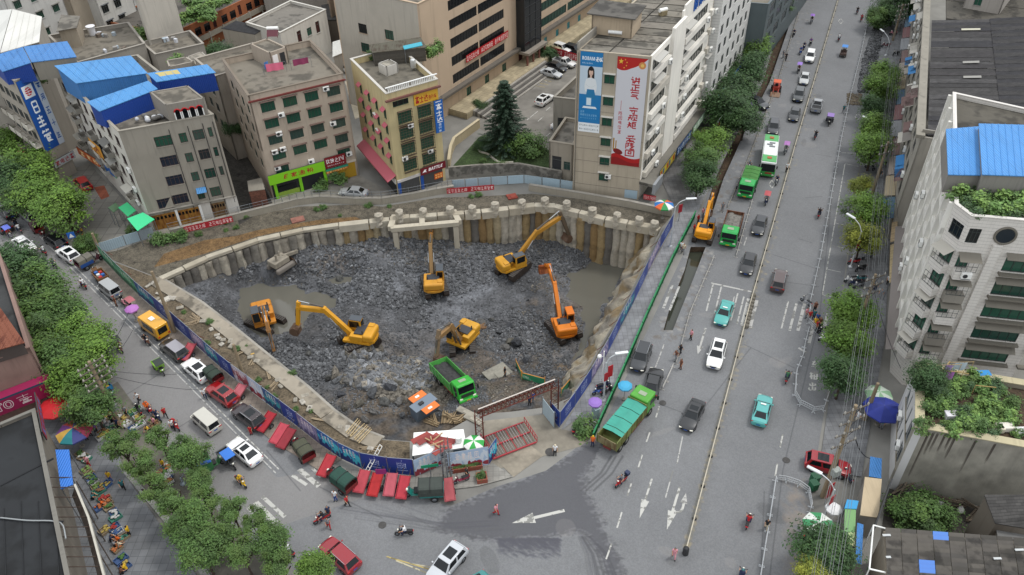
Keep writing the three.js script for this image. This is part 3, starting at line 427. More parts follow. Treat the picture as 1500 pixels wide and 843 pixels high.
function rectFrom(A,B,depth){const l=Math.hypot(B.x-A.x,B.z-A.z),nx=(B.z-A.z)/ l,nz=-(B.x-A.x)/ l;return[[A.x,A.z],[B.x,B.z],[B.x+nx*depth,B.z+nz*depth],[A.x+nx*depth,A.z+nz*depth]];}
function shed(name,label,px,hs,base,roofM,wallM,o={}){
const P=px.map(([x,y],i)=>G(x,y,hs[i]??hs[0])),O=P[0].clone();O.y=base;const t=thing(name,label,o.category??'shed',O),L=P.map((p)=>p.clone().sub(O));
const c=L.reduce((s,p)=>s.add(p),V3()).divideScalar(L.length);
const up=L.map((p)=>p.clone().add(V3(0,.09,0))),r=mb();r.quad(...up).quad(L[3],L[2],L[1],L[0]);for(let i=0;i<4;i++)r.quad(L[i],L[(i+1)% 4],up[(i+1)% 4],up[i]);
r.build('roof',roofM,t);
const ins=L.map((p)=>p.clone().lerp(c.clone().setY(p.y),o.inset??.05).add(V3(0,-.02,0)));
if(!o.posts)for(let i=0;i<4;i++){const a=ins[i],b=ins[(i+1)% 4];mb().quad([a.x,0,a.z],[b.x,0,b.z],b,a).build('wall',wallM,t);}
else for(const p of ins)mb().bar([p.x,0,p.z],p,.05).build('post',K.steel,t);
if(o.panels){const m0=L[0],d1=L[1].clone().sub(m0),d2=L[3].clone().sub(m0);for(let k=1;k<o.panels;k++){const a=m0.clone().addScaledVector(d1,k/o.panels).add(V3(0,.11,0)),b=L[3].clone().lerp(L[2],k/o.panels).add(V3(0,.11,0));mb().beam(a,b,.06,.05).build('seam',roofM,t);}}
return t;
}
const plaster=(h,size=12)=>M(h,.9,'grime',{size});
const BLUE=M('#4a8ecb',.5,'grime',{bump:'wave',bumpScale:.05}),BLUE2=M('#3f7ec0',.5,'grime',{bump:'wave',bumpScale:.05}),NAVY=M('#163f92',.5,undefined,{bump:'wave',bumpScale:.05});
const roofM=M('#7b766d',.95,'roof'),darkTile=M('#504e4c',.92,'tiles');
{
const A=G(226,338),B=G(352,311),H=topOf(226,338,193),depth=G(177,193,H).distanceTo(G(78,100,H));
const P=rectFrom(A,B,depth);{const q=G(78,100,H);const dx=q.x-A.x,dz=q.z-A.z;P[3]=[A.x+dx,A.z+dz];P[2]=[B.x+dx,B.z+dz];}
const b=new Bld('apartment_block','stained grey apartment block with blue rooftop sheds and yellow garage doors',P,H,{wall:plaster('#9b968c'),roof:roofM,parapet:.9,frame:M('#4a3b3a',.6)});
const W=Math.hypot(B.x-A.x,B.z-A.z),w=[];const rows=[H-3.4,H-6.6,H-9.8,H-13.0].map((y)=>y);
rows.forEach((y,i)=>{w.push({x:W*.41-1.15-i*.1,y,w:2.3,h:1.6,n:4,gm:i?GLASS[5]:GLASS[0]},{x:W*.62-.5,y,w:1.05,h:1.5,n:2},{x:W*.79-.75,y,w:1.5,h:1.6,n:3});if(i<3)w.push({x:W*.92-.3,y:y+.1,w:.6,h:1.5,n:1});});
w.push({x:W*.13,y:rows[3]-.2,w:2.3,h:1.6,n:4,gm:GLASS[5]});
const f=b.wall(0,w);
for(const[u,ww,c]of[[.02,.26,'#b08a3e'],[.31,.24,'#b5923f'],[.66,.19,'#8c7d5a']]){const d=f.hang('garage_door',mb().b(0,W*ww,0,2.5,.0,.06).geo(),M(c,.8,'rust',{size:7}),W*u,.02);const n=6;for(let k=0;k<n;k++)put('pane',mb().b(W*ww*(k+.15)/ n,W*ww*(k+.75)/ n,1.7,2.2,.06,.08).geo(),K.glass,d);}
for(const u of[.285,.555])f.hang('pillar',mb().b(0,.35,0,2.8,0,.16).geo(),K.white,W*u,0);f.hang('whitewashed_panel',mb().b(0,1.5,0,2.9,0,.09).geo(),plaster('#c9c6c0'),W*.57,0);f.hang('whitewashed_panel',mb().b(0,1.7,0,3.0,0,.09).geo(),plaster('#cfccc6'),W*.87,0);
f.hang('ledge',mb().b(0,W,0,.14,0,.35).geo(),K.concrete,0,3.05);f.hang('awning',mb().quad([-.7,0,.9],[.7,0,.9],[.7,.5,0],[-.7,.5,0]).geo(),BLUE,W*.64,rows[3]+1.5);
for(let k=0;k<4;k++)f.hang('drain_pipe',mb().bar([0,0,0],[0,H-3,0],.05).geo(),K.dark,W*[.5,.7,.86,.97][k],2,.07);
const d=Math.hypot(P[3][0]-P[0][0],P[3][1]-P[0][1]),s=b.wall(3,grid(evenly(8,.6,d-.8),[4.0,7.2,10.4,13.4],1.7,1.6,{n:3,gm:GLASS[3]}),{m:plaster('#cfccc5')});
const rr=RNG(9);for(let k=0;k<4;k++)for(let j=0;j<7;j++)if(rr()<.55){const q=s.hang('balcony',mb().b(0,2.3,0,.15,0,1.0).b(0,2.3,.15,.8,.92,1.0).b(0,.08,.15,.8,0,.92).b(2.22,2.3,.15,.8,0,.92).geo(),plaster(['#a9a59d','#8e8b85','#bdb9b0'][(rr()*3)|0]),.4+j*(d-1.5)/ 7.4,3.1+k*3.15);if(rr()<.6)put('canopy',mb().quad([-.1,2.5,.05],[-.1,2.2,1.25],[2.4,2.2,1.25],[2.4,2.5,.05]).geo(),M(['#8b8a84','#6d6c68','#b3b0a6'][(rr()*3)|0],.7),q);}
for(const[x,y]of[[3,6.6],[5.4,9.8],[9,6.4],[d-2,6.5],[d-1.4,10],[d-3.2,3.6]])s.ac(x,y);
b.rest();
const par=new Bld('rooftop_hut','concrete rooftop hut with four red-topped arched openings on the grey block',(()=>{const q=(u,v)=>{const x=A.x+(B.x-A.x)*u,z=A.z+(B.z-A.z)*u;return[x+(P[3][0]-A.x)*v,z+(P[3][1]-A.z)*v];};return[q(.545,.004),q(.96,.004),q(.96,.2),q(.545,.2)];})(),H+2.6,{wall:plaster('#8f8a82'),base:H+.1,parapet:.1,roof:roofM,category:'rooftop hut'});
const pf=par.wall(0),pw=pf.W;for(let k=0;k<4;k++){const x=pw*(.24+k*.19);const fr=pf.hang('arch_window',mb().add(new THREE.TorusGeometry(.4,.09,6,12,Math.PI),new THREE.Matrix4().makeTranslation(0,1.1,.06)).geo(),K.red,x,.1);put('frame',mb().b(-.46,-.32,0,1.1,0,.12).b(.32,.46,0,1.1,0,.12).geo(),K.white,fr);put('pane',mb().b(-.32,.32,0,1.1,.005,.03).add(new THREE.CylinderGeometry(.36,.36,.02,12),new THREE.Matrix4().makeRotationX(Math.PI/2).setPosition(0,1.1,.02)).geo(),K.glass,fr);}par.rest();
const Z=H-.9;
shed('rooftop_shed','largest light blue rooftop shed, behind the others on the grey block',[[111,123],[216,108],[191,82],[79,97]],[H+2.3,H+2.3,H+3.2,H+3.2],Z,BLUE,BLUE2,{panels:9});
shed('rooftop_shed','low blue lean-to shed with dark windows over the terrace of the grey block',[[145,164],[231,131],[217,119],[127,150]],[H+1.7,H+1.7,H+2.5,H+2.5],Z,BLUE,NAVY,{panels:7});
const s3=shed('rooftop_shed','dark blue walled rooftop shed with a tan patch on its roof',[[229,121],[316,107],[303,95],[215,108]],[H+1.9,H+1.9,H+2.4,H+2.4],Z,BLUE,NAVY,{panels:8});
{const p=[[240,116],[268,112],[259,102],[226,107]].map(([x,y],i)=>G(x,y,H+[1.98,1.98,2.42,2.42][i]+.06).sub(s3.position));mb().quad(...p).build('roof_patch',M('#b3a56c',.7),s3);}
const cl=thing('laundry_pile','white sacks and junk heaped on the terrace of the grey block','junk',G(219,176,Z+.02)),r2=RNG(4);for(let k=0;k<12;k++)mb().ball(r2()*3.4-1.7,.3+r2()*.3,r2()*1.4-.7,.3+r2()*.25,.25+r2()*.15,.3,7,5).build('sack',M(['#d8d8d6','#b9bbc0','#6d6a66'][k % 3],.8),cl);
}
{
const A=G(400,292),B=G(526,256),H=17.7,P=rectFrom(A,B,15.5),W=Math.hypot(B.x-A.x,B.z-A.z);
const b=new Bld('apartment_block','beige six storey block above a bright green restaurant sign',P,H,{wall:plaster('#b9ac9d'),roof:roofM,parapet:.9,cap:M('#7e7468',.9,'grime'),frame:M('#39463f',.5)}),hood=M('#6d5a52',.9);
const xs=[.17,.4,.63,.87].map((u)=>u*W),w=grid(xs,[14.6,11.9,9.2,6.5,3.9].map((y)=>y),2.1,1.6,{n:4,kind:'hood',cm:hood});
w.forEach((q)=>q.gm=GLASS[(q.x*3+q.y)% 2<1?0:4]);
const f=b.wall(0,w.filter((q)=>q.y>4||q.x>W*.7||q.x<W*.3));for(const[u,y]of[[.28,13.8],[.215,10.9],[.13,8.1],[.22,8.2],[.8,10.3],[.12,5.3],[.79,16.2],[.49,4.9],[.92,4.4]])f.ac(W*u,y*.995);
f.hang('cornice',mb().b(-.2,W+.2,0,.22,0,.28).geo(),M('#6b2f2b',.8),0,H-1.05);
const sgn=f.hang('ground_floor_front',mb().b(0,W*.62,0,2.6,.02,.06).geo(),M('#25262a',.4),.2,.02);for(const u of[.02,.3,.58])put('pillar',mb().b(W*u,W*u+.45,0,2.7,.06,.35).geo(),M('#79c21e',.6),sgn);put('window_strip',mb().b(W*.06,W*.27,1.0,2.0,.06,.1).geo(),K.glass,sgn);put('low_wall',mb().b(W*.05,W*.29,0,.85,.06,.2).geo(),M('#86a23c',.7),sgn);
f.hang('roller_door',mb().b(0,W*.22,0,2.6,0,.08).geo(),M('#b08a22',.7,undefined,{bump:'wave'}),W*.75,.02);f.hang('striped_band',mb().b(0,W*.25,0,.35,0,.12).geo(),M('#c9c0b0',.8),W*.74,2.7);
b.wall(3,grid(evenly(4,2,15),[14,11,8,5],1.5,1.5,{n:3}));b.wall(1,grid(evenly(4,1,15),[14,11.2,8.4,5.6],1.5,1.4,{n:3}));b.rest();
const green=printMat(1024,256,(x,w,h)=>{x.fillStyle='#7fc61c';x.fillRect(0,0,w,h);x.fillStyle='#a01a20';x.font='italic bold 150px sans-serif';x.fillText('E',250,175);['家','渔','粉'].forEach((c,i)=>glyph(x,c,450+i*150,125,110,120,'#a01a20',.14));});
board('shop_sign','bright green sign with red characters over the restaurant front','sign',f.world(-.1,2.75,.5),f.world(W*.62,2.75,.5),1.7,green,{lean:0});
board('shop_sign','dark red sign with white characters on the beige block','sign',f.world(W*.63,2.9,.35),f.world(W*.87,2.9,.35),1.9,printMat(512,256,(x,w,h)=>{x.fillStyle='#7d0f18';x.fillRect(0,0,w,h);[...'玫瑰之约'].forEach((c,i)=>glyph(x,c,75+i*105,100,88,105,'#eee',.13));x.fillStyle='#ddd';x.fillRect(450,40,14,110);for(let i=0;i<9;i++)glyph(x,[...'家粉渔之'][i % 4],60+i*48,205,30,34,'#ddd',.12);}));
board('shop_sign','small teal and orange sign below the dark red sign','sign',f.world(W*.62,2.1,.6),f.world(W*.88,2.1,.6),.75,printMat(256,64,(x,w,h)=>{x.fillStyle='#2a8f73';x.fillRect(0,0,w,32);x.fillStyle='#b8641e';x.fillRect(0,32,w,32);for(let i=0;i<8;i++)glyph(x,[...'粉家之约'][i % 4],20+i*30,47,20,22,'#f2d98a',.13);}));
const R=H-.9,st=new Bld('stair_house','small stair house with a white door on the beige block roof',(()=>{const a=G(399,101,R),c=G(424,92,R);return rectFrom(a,c,5.5);})(),R+2.6,{base:R,wall:plaster('#a79c8f'),parapet:.25,roof:roofM,category:'stair house',cap:M('#6b2f2b',.8)});const sf=st.wall(0);sf.hang('door',mb().b(0,.9,0,2,0,.05).geo(),K.white,.4,.02);sf.hang('doorway',mb().b(0,.9,0,2,0,.02).geo(),K.dark,1.7,.02);st.rest();
const wh=thing('water_heater','white solar water heater drum on the stair house of the beige block','water heater',G(401,52,R+2.5));mb().bar([-.9,1.2,0],[.9,1.2,0],.28,.28,12).build('drum',K.white,wh);mb().quad([-.9,.2,1.0],[.9,.2,1.0],[.9,1.1,.2],[-.9,1.1,.2]).build('collector',M('#5a2530',.4),wh);mb().bar([-.8,0,0],[-.8,1.1,0],.04).bar([.8,0,0],[.8,1.1,0],.04).bar([-.8,0,1],[-.8,.3,1],.04).bar([.8,0,1],[.8,.3,1],.04).build('stand',K.rusty,wh);
const cloth=(label,px,py,w,h,c,turn)=>{const t=thing('hanging_cloth',label,'laundry',G(px,py,R),turn),g=new THREE.PlaneGeometry(w,h,14,6),p=g.attributes.position;for(let i=0;i<p.count;i++)p.setZ(i,.09*Math.sin(p.getX(i)*5)*(.6-p.getY(i)/ h));g.translate(0,1.6-h/2,0);g.computeVertexNormals();put('cloth',g,M(c,.85),t);mb().bar([-w/2-.4,1.62,0],[w/2+.4,1.62,0],.015).bar([-w/2-.4,0,0],[-w/2-.4,1.65,0],.03).bar([w/2+.4,0,0],[w/2+.4,1.65,0],.03).build('line',K.steel,t);};
cloth('bright pink sheet drying on the beige block roof',404,107,2.6,1.2,'#e0708c',.3);cloth('dark magenta cloths on a line on the beige block roof',442,100,2.4,1.0,'#8c3a5c',.4);cloth('small blue cloth beside the pink sheet on the roof',392,105,.8,1.1,'#4a78b4',1.0);
const low=new Bld('low_annex','lower grey flat roofed annex behind the beige block',rectFrom(V3(P[3][0]-1.5,0,P[3][1]+1),V3(P[2][0]-6,0,P[2][1]+1.8),9),H-2.4,{wall:plaster('#a39c92'),roof:roofM});low.wall(3,grid([3,6],[11,8,5],1.4,1.5,{n:3}));low.rest();
}
{
const A=G(584.5,289),B=G(653,265),C0=G(549,247),C=C0.clone().sub(A).multiplyScalar(1.42).add(A),H=17.6,dx=C.x-A.x,dz=C.z-A.z,b=new Bld('apartment_block','pale yellow narrow block with caged windows and pink awnings',[[A.x,A.z],[B.x,B.z],[B.x+dx,B.z+dz],[C.x,C.z]],H,{wall:plaster('#c4b68c'),roof:M('#6d6960',.95,'roof'),parapet:1.0,frame:M('#30503f',.5),cap:M('#b9b5ad',.9)});
const W=Math.hypot(B.x-A.x,B.z-A.z),pink=M('#b75d68',.7),bronze=M('#57493c',.6),f=b.wall(0,[...grid([W*.3,W*.69],[12.2,9.6,6.9,4.1],2.3,2.0,{n:3,kind:'cage',cm:bronze,gm:GLASS[0]}),{x:W*.1,y:15.2,w:2.6,h:.9,n:3,gm:GLASS[3],kind:'ribbon'}]);
f.hang('cornice',mb().b(-.3,W+.3,0,.25,0,.4).geo(),M('#6e4640',.8),0,H-1.2);for(const[u,y]of[[.38,11.7],[.2,6.5],[.72,6.4]])f.ac(W*u,y);
for(let k=0;k<26;k++)if(k!==12)f.hang('baluster',mb().b(0,.12,0,.7,-.12,0).geo(),K.white,.4+k*(W-.8)/ 26,H+.1);f.hang('hand_rail',mb().b(0,W,0,.1,-.16,.04).geo(),K.white,0,H+.8);
for(const[u,w]of[[.05,.4],[.52,.42]])f.hang('shutter_door',mb().b(0,W*w,0,2.5,0,.06).geo(),M('#4a4a4a',.6,undefined,{bump:'wave'}),W*u,.02);for(const u of[.0,.47])f.hang('blue_pillar',mb().b(0,.5,0,2.6,0,.2).geo(),M('#1d4f9e',.6),W*u,0);
const d=Math.hypot(dx,dz),s=b.wall(3,grid([d-1.6,d-5,d-8.2,d-11.6],[13,10.4,7.8,5.2],1.1,1.6,{n:2,kind:'awning',cm:pink}));f.hang('striped_band',mb().b(0,W*.5,0,.4,0,.25).geo(),M('#bdb9b6',.8),0,2.65);for(const[x,y]of[[d-5.8,11.8],[d-5.6,9.2]])s.ac(x,y);
s.hang('long_awning',mb().quad([1,0,1.5],[d,0,1.5],[d,.8,.02],[1,.8,.02]).quad([1,-.25,1.5],[d,-.25,1.5],[d,0,1.5],[1,0,1.5]).geo(),pink,0,3.2);s.hang('shop_board',mb().b(d*.35,d-.4,0,.9,.05,.2).geo(),K.white,0,2.2);s.hang('shop_opening',mb().b(d*.3,d-.5,0,2.1,.01,.05).geo(),K.dark,0,.02);
b.wall(1,grid(evenly(3,1,d-1),[13,10,7,4],1.3,1.5,{n:2}));b.rest();
const yel=printMat(512,160,(x,w,h)=>{x.fillStyle='#d8a836';x.fillRect(0,0,w,h);[...'富士达'].forEach((c,i)=>glyph(x,c,65+i*92,84,84,96,'#a8181c',.15));[...'自行车'].forEach((c,i)=>glyph(x,c,330+i*60,96,50,60,'#a8181c',.15));});
board('shop_sign','yellow sign with red characters high on the yellow block','sign',f.world(W*.5,14.5,.12),f.world(W*.98,14.5,.12),1.9,yel);
board('shop_sign','tall narrow blue sign with white characters on the yellow block','sign',f.world(W*.855,9.2,.55),f.world(W*1.03,9.2,.55),5.4,printMat(160,640,(x,w,h)=>{x.fillStyle='#1a5fae';x.fillRect(0,0,w,h);x.fillStyle='#e8e8e8';x.fillRect(30,24,100,14);[...'富士达'].forEach((c,i)=>glyph(x,c,80,120+i*130,105,105,'#f0f0f0',.15));[...'自行车'].forEach((c,i)=>glyph(x,c,80,480+i*62,54,48,'#d8e2ee',.13));}));
board('shop_sign','dark red sign with white lettering over the yellow block shutter','sign',f.world(W*.47,2.7,.4),f.world(W*1.0,2.7,.4),1.25,printMat(512,140,(x,w,h)=>{x.fillStyle='#6e1420';x.fillRect(0,0,w,h);x.fillStyle='#fff';x.font='bold italic 84px sans-serif';x.fillText('BATTLE',150,98);x.beginPath();x.moveTo(30,100);x.lineTo(85,40);x.lineTo(125,55);x.lineTo(95,70);x.lineTo(125,105);x.lineTo(80,90);x.fill();}));
board('shop_sign','small orange poster on the dark shutter of the yellow block','sign',f.world(W*.76,1.0,.12),f.world(W*.94,1.0,.12),1.0,printMat(128,96,(x,w,h)=>{x.fillStyle='#d8631c';x.fillRect(0,0,w,h);for(let i=0;i<2;i++)for(let j=0;j<3;j++)glyph(x,'家粉富'[j],25+j*38,28+i*40,28,28,'#f6d58a',.14);}));
const R=H-1,hut=new Bld('roof_kiosk','small white box hut standing on the yellow block roof',rectFrom(G(567,112,R),G(584,106,R),2.2),R+1.5,{base:R,wall:plaster('#c9c6c0'),parapet:.0,roof:M('#a09c92',.9,'roof'),category:'rooftop hut'});hut.rest({noCap:1});
const tk=thing('water_tank','steel drum water tank on legs on the yellow block roof','water tank',G(606,103,R));mb().lathe([[0,1.9],[.25,1.85],[.45,1.7],[.46,.5],[.3,.45],[0,.45]],14).build('tank',M('#c9cac8',.35,undefined,{metal:.6}),tk);for(const a of[.6,2.2,3.8,5.3])mb().bar([Math.cos(a)*.4,0,Math.sin(a)*.4],[Math.cos(a)*.35,.6,Math.sin(a)*.35],.04).build('leg',K.steel,tk);
shed('roof_shelter','weathered plank shelter with a greenish roof on the yellow block',[[545,78],[625,70],[616,55],[540,66]],[R+2.2],R,M('#5d645c',.8,'rust'),M('#5b564e',.9,'planks'));shed('roof_shelter','small turquoise striped canopy on the yellow block roof',[[592,73],[619,67],[617,62],[590,68]],[R+2.3,R+2.3,R+2.6,R+2.6],R,M('#2f9bb0',.5,undefined,{bump:'wave'}),K.steel,{posts:1});
}
{
const c0=G(629,187),e0=G(834,48),dir=e0.clone().sub(c0).normalize(),A=c0,B=c0.clone().addScaledVector(dir,118),H=topOf(629,187,6),P=rectFrom(A,B,19),W=118;
const b=new Bld('office_building','long beige office building with dark ribbon windows and a glass stair tower',P,H,{wall:M('#c3ae97',.85,'grime',{size:30}),roof:roofM,parapet:.8,frame:M('#242527',.5)});
const t0=G(742,107).distanceTo(c0)+3,lw=t0-12,rows=[5.6,9.2,12.8,16.4,20.0].map((y)=>y*H/24),w=[];
for(const y of rows)for(let k=0;k<2;k++)w.push({x:8+k*(lw/2),y,w:lw/2-.4,h:1.75,n:10,kind:'ribbon',gm:M('#1a1c1e',.15),sill:0});
for(const y of rows)for(let k=0;k<4;k++)w.push({x:t0+9+k*12,y,w:11.4,h:1.8,n:9,kind:'ribbon',gm:k<2?M('#143d33',.12):GLASS[3],sill:0});
for(let k=0;k<5;k++)w.push({x:12+k*6.2,y:1.0,w:1.5,h:1.8,n:2,gm:k===3?M('#4a2320',.5):GLASS[0]});for(let k=0;k<4;k++)w.push({x:t0+11+k*5,y:.4,w:1.2,h:2.2,n:2,gm:M('#2d8a96',.4),fm:M('#2d8a96',.5)});
const f=b.wall(0,w);f.hang('ledge',mb().b(0,W,0,.45,0,1.1).geo(),M('#6b6660',.9,'roof'),0,4.1);
const tw=f.hang('stair_tower',mb().b(0,6.5,3.6,H+2,0,1.9).geo(),M('#25282b',.15),t0,0);for(let k=0;k<13;k++)put('mullion',mb().b(0,6.5,0,.12,1.9,1.99).geo(),K.dark,tw).position.y=3.8+k*1.75;for(let k=0;k<4;k++)put('mullion',mb().b(0,.12,3.6,H+2,1.9,1.97).geo(),K.dark,tw).position.x=k*2.12;
const en=f.hang('entrance_porch',mb().b(-.5,7,3.4,3.9,0,3.2).geo(),M('#8d857b',.8,'grime'),t0,0);for(const x of[-.2,2.1,4.4,6.6])put('column',mb().bar([x,0,2.7],[x,3.4,2.7],.22,.22,10).geo(),M('#7c5148',.6),en);
b.wall(3,grid([6,12],[15,11.5,8,4.5],1.9,1.7,{n:3}),{m:plaster('#b7b2a8')});b.rest();
board('red_banner','long red slogan banner stretched across the beige office windows','banner',f.world(12,7.9,.35),f.world(t0-3.5,7.9,.35),1.35,printMat(2048,96,rowText('信守五年之规 讲正气家用管 自行电达回守信','#b3121c','#f4e3dc')),{thick:.03,back:K.red});
const st=thing('entrance_steps','broad flight of grey stone steps before the beige office','steps',f.world(0,0,0),f.turn),sa=t0-22,sb=t0+4;mb().b(6,75,0,1.25,.05,4.2).build('terrace',M('#b7a98b',.9,'slab'),st);for(let k=0;k<7;k++)mb().b(sa,sb,0,1.1-k*.155,4.2+k*.5,4.7+k*.5).build('step',M(k % 2?'#66635f':'#a6a29b',.9,'conc',{size:5}),st);for(let k=0;k<5;k++)mb().b(12,17,0,1.05-k*.2,4.2+k*.4,4.6+k*.4).build('step',M('#918d87',.9,'conc',{size:5}),st);
}
{
const A=G(838.5,280),B=G(935,293),H=topOf(838.5,280,73),T0=G(951.5,86,H),T1=G(1046,-12,H),dx=T1.x-T0.x,dz=T1.z-T0.z;
const pts=[[A.x,A.z],[B.x,B.z],[B.x+dx,B.z+dz],[A.x+dx,A.z+dz]],b=new Bld('office_block','white office slab with two tall posters on its bare gable wall',pts,H,{wall:plaster('#b3a998'),roof:M('#2c2b2a',.95),parapet:.25,frame:M('#3f4543',.5),th:.3});
const W=Math.hypot(B.x-A.x,B.z-A.z),f=b.wall(0,grid([W*.46],[H-4.6,H-8.0,H-11.3,H-14.6,H-17.9,H-20.7].filter((y)=>y>.5),1.5,1.5,{n:2,kind:'hood',cm:M('#cfccc4',.7),gm:GLASS[0]}));
for(let k=0;k<7;k++)f.hang('panel_joint',mb().b(.05,W-.05,0,.04,0,.02).geo(),M('#6d675e',.9),0,1.6+k*2.1);f.ac(W*.53,3.6);f.hang('drain_pipe',mb().bar([0,0,0],[0,H-.4,0],.07).geo(),M('#7b776f',.6),.25,.1,.1);
const L=Math.hypot(dx,dz),wins=[],white=plaster('#efece5',20);
const bays=[[.9,7.6],[14.2,26.2],[27.6,L-1.0]];const fl=[];for(let y=4.6;y<H-2;y+=3.25)fl.push(y);
for(const y of fl)for(const[a,c]of bays)if(c>a+2)wins.push({x:a,y,w:c-a,h:1.6,n:Math.round((c-a)/ 1.3),kind:'ribbon',gm:M('#1d2422',.15),sill:0});
const s=b.wall(1,wins,{m:white});s.hang('pier',mb().b(8.2,13.6,3,H+1.2,0,.5).geo(),white,0,0);const rr=RNG(8);
for(const y of fl)for(const[a,c]of bays){const q=s.hang('spandrel',mb().b(a-.1,Math.max(a+1,c+.1),-.95,-.05,0,.55).geo(),M(rr()<.4?'#c9c4ba':'#e9e6df',.9,'grime'),0,y);if(rr()<.5)put('canopy',mb().quad([a,1.75,.02],[a,1.45,.9],[a+4,1.45,.9],[a+4,1.75,.02]).geo(),M('#a8a6a0',.7),q);if(rr()<.7)s.ac(a+1+rr()*Math.max(1,c-a-2),y-.55).translateZ(.55);}
s.hang('roof_sign_wall',mb().b(14,L,0,2.6,-.3,-.02).geo(),white,0,H);s.hang('roof_sign_wall',mb().b(13.2,14,0,2.0,-.3,-.02).geo(),white,0,H);for(let k=0;k<4;k++)for(const[u,v,w,h]of[[0,0,.35,1.8],[.5,.7,1.1,.35],[.9,0,.35,1.9],[1.5,.2,.3,1.4]])s.hang('roof_letter',mb().b(u,u+w,v,v+h,0,.14).geo(),M('#1f57a8',.5),18+k*2.6,H+.4);
b.rest();
const l0=b.L[0],e1=V3(b.L[1][0]-l0[0],0,b.L[1][1]-l0[1]),e2=V3(dx,0,dz),slabM=['#79766f','#837f77','#726f68','#7d7972'].map((h)=>M(h,.95,'roof',{size:9}));const us=[.02,.42,.98];
for(let j=0;j<11;j++)for(let i=0;i<2;i++){const a=us[i]+.012,c=us[i+1]-.012,v0=.004+j/11,v1=(j+1)/ 11-.006;const q=(u,v)=>{const p=e1.clone().multiplyScalar(u).addScaledVector(e2,v);return[l0[0]+p.x,l0[1]+p.z];};mb().plan([q(a,v0),q(c,v0),q(c,v1),q(a,v1)],H-.25,H-.08+.02*((i+j)% 2)).build('roof_slab',slabM[(i*3+j*5)% 4],b.t);}
const pen=new Bld('stair_house','beige stair house with a dark flat roof on the poster office slab',rectFrom(G(866,49,H),G(925,57,H),5),H+2.9,{base:H,wall:plaster('#b5a58f'),roof:roofM,parapet:.15,category:'stair house'});pen.wall(0).hang('roof_slab',mb().b(-.6,pen.f[0].W+.5,0,.18,-5.4,.6).geo(),M('#5f5d5a',.95,'roof'),0,2.95);pen.rest();
const sol=thing('water_heater','white solar water heater with a blue panel beside the beige stair house','water heater',G(902,52,H),turnOf(A,B));mb().bar([-1.0,.7,.6],[1.0,.7,.6],.26,.26,12).build('drum',M('#e2e2df',.3),sol);mb().quad([-1.1,.8,.4],[1.1,.8,.4],[1.1,1.8,-.5],[-1.1,1.8,-.5]).build('collector',M('#2a4a86',.3),sol);mb().bar([-.9,0,.4],[-.9,1,.3],.04).bar([.9,0,.4],[.9,1,.3],.04).build('stand',K.steel,sol);
const ac=thing('rooftop_heater','small striped water heater in the middle of the slab roof','water heater',G(971,22,H),.5);mb().bar([-.7,.8,0],[.7,.8,0],.3,.3,10).build('drum',K.white,ac);mb().box(0,.35,0,1.1,.7,.8).build('stand',M('#8b7f63',.8),ac);
mb().b(0,.2,0,1.2,-14,0).build('parapet_wall',K.concrete,(()=>{const t=thing('parapet','old concrete parapet at the left edge of the slab roof','parapet',V3(A.x,H-.05,A.z),turnOf(A,V3(A.x+dx,0,A.z+dz))-Math.PI/2);return t;})());
const woman=printMat(512,1536,(x,w,h)=>{
x.fillStyle='#c2d2de';x.fillRect(0,0,w,h);x.fillStyle='#1a78b4';x.fillRect(0,0,w,260);x.fillRect(0,790,w,560);x.fillStyle='#eef2f4';x.font='bold 92px sans-serif';x.fillText('ROBAM',36,150,300);glyph(x,'老',385,118,84,84,'#eef2f4',.14);glyph(x,'板',468,118,84,84,'#eef2f4',.14);for(let i=0;i<7;i++)glyph(x,'家用之年'[i % 4],60+i*36,205,24,26,'#dfe8ee',.12);
x.fillStyle='#1d1614';x.beginPath();x.ellipse(255,370,78,110,0,0,7);x.fill();x.fillRect(180,380,46,110);x.fillRect(290,380,46,110);x.fillStyle='#d9b8a4';x.beginPath();x.ellipse(257,372,47,62,0,0,7);x.fill();x.fillRect(236,420,44,50);x.fillStyle='#1d1614';x.beginPath();x.ellipse(257,316,52,26,0,0,7);x.fill();x.fillStyle='#8c3a3a';x.fillRect(244,402,26,6);
x.fillStyle='#dfe4e6';x.beginPath();x.moveTo(150,500);x.quadraticCurveTo(256,440,365,500);x.quadraticCurveTo(430,640,380,740);x.lineTo(140,740);x.quadraticCurveTo(90,640,150,500);x.fill();x.fillStyle='#2478a8';x.beginPath();x.moveTo(180,690);x.lineTo(345,690);x.lineTo(395,870);x.lineTo(150,870);x.fill();x.strokeStyle='#b9c3c8';x.lineWidth=4;x.beginPath();x.moveTo(150,600);x.quadraticCurveTo(256,690,370,600);x.stroke();
x.fillStyle='#9cc4dc';x.fillRect(170,850,120,150);x.fillStyle='#d7e6ee';x.fillRect(182,862,96,130);x.fillStyle='#e6edf0';x.beginPath();x.moveTo(110,1020);x.lineTo(390,1020);x.lineTo(430,1060);x.lineTo(80,1060);x.fill();for(let r=0;r<3;r++)for(let i=0;i<(r?8:2);i++)glyph(x,[...'自用规守五年达管'][(i+r)% 8],60+i*50,1130+r*62,r<2?42:24,r<2?44:24,'#8fc0de',.1);
x.fillStyle='#e9eef0';x.fillRect(0,1350,w,186);for(let r=0;r<2;r++)for(let i=0;i<12;i++)glyph(x,[...'日用自行车管五十'][(i*3+r)% 8],40+i*39,1400+r*78,30,36,'#5c6a74',.12);
});
const bh=H*.535;board('poster','tall blue and white advertising poster of a woman in a blouse','poster',f.world(.55,H-.1-bh,.06),f.world(W*.36,H-.1-bh,.06),bh,woman,{thick:.05});
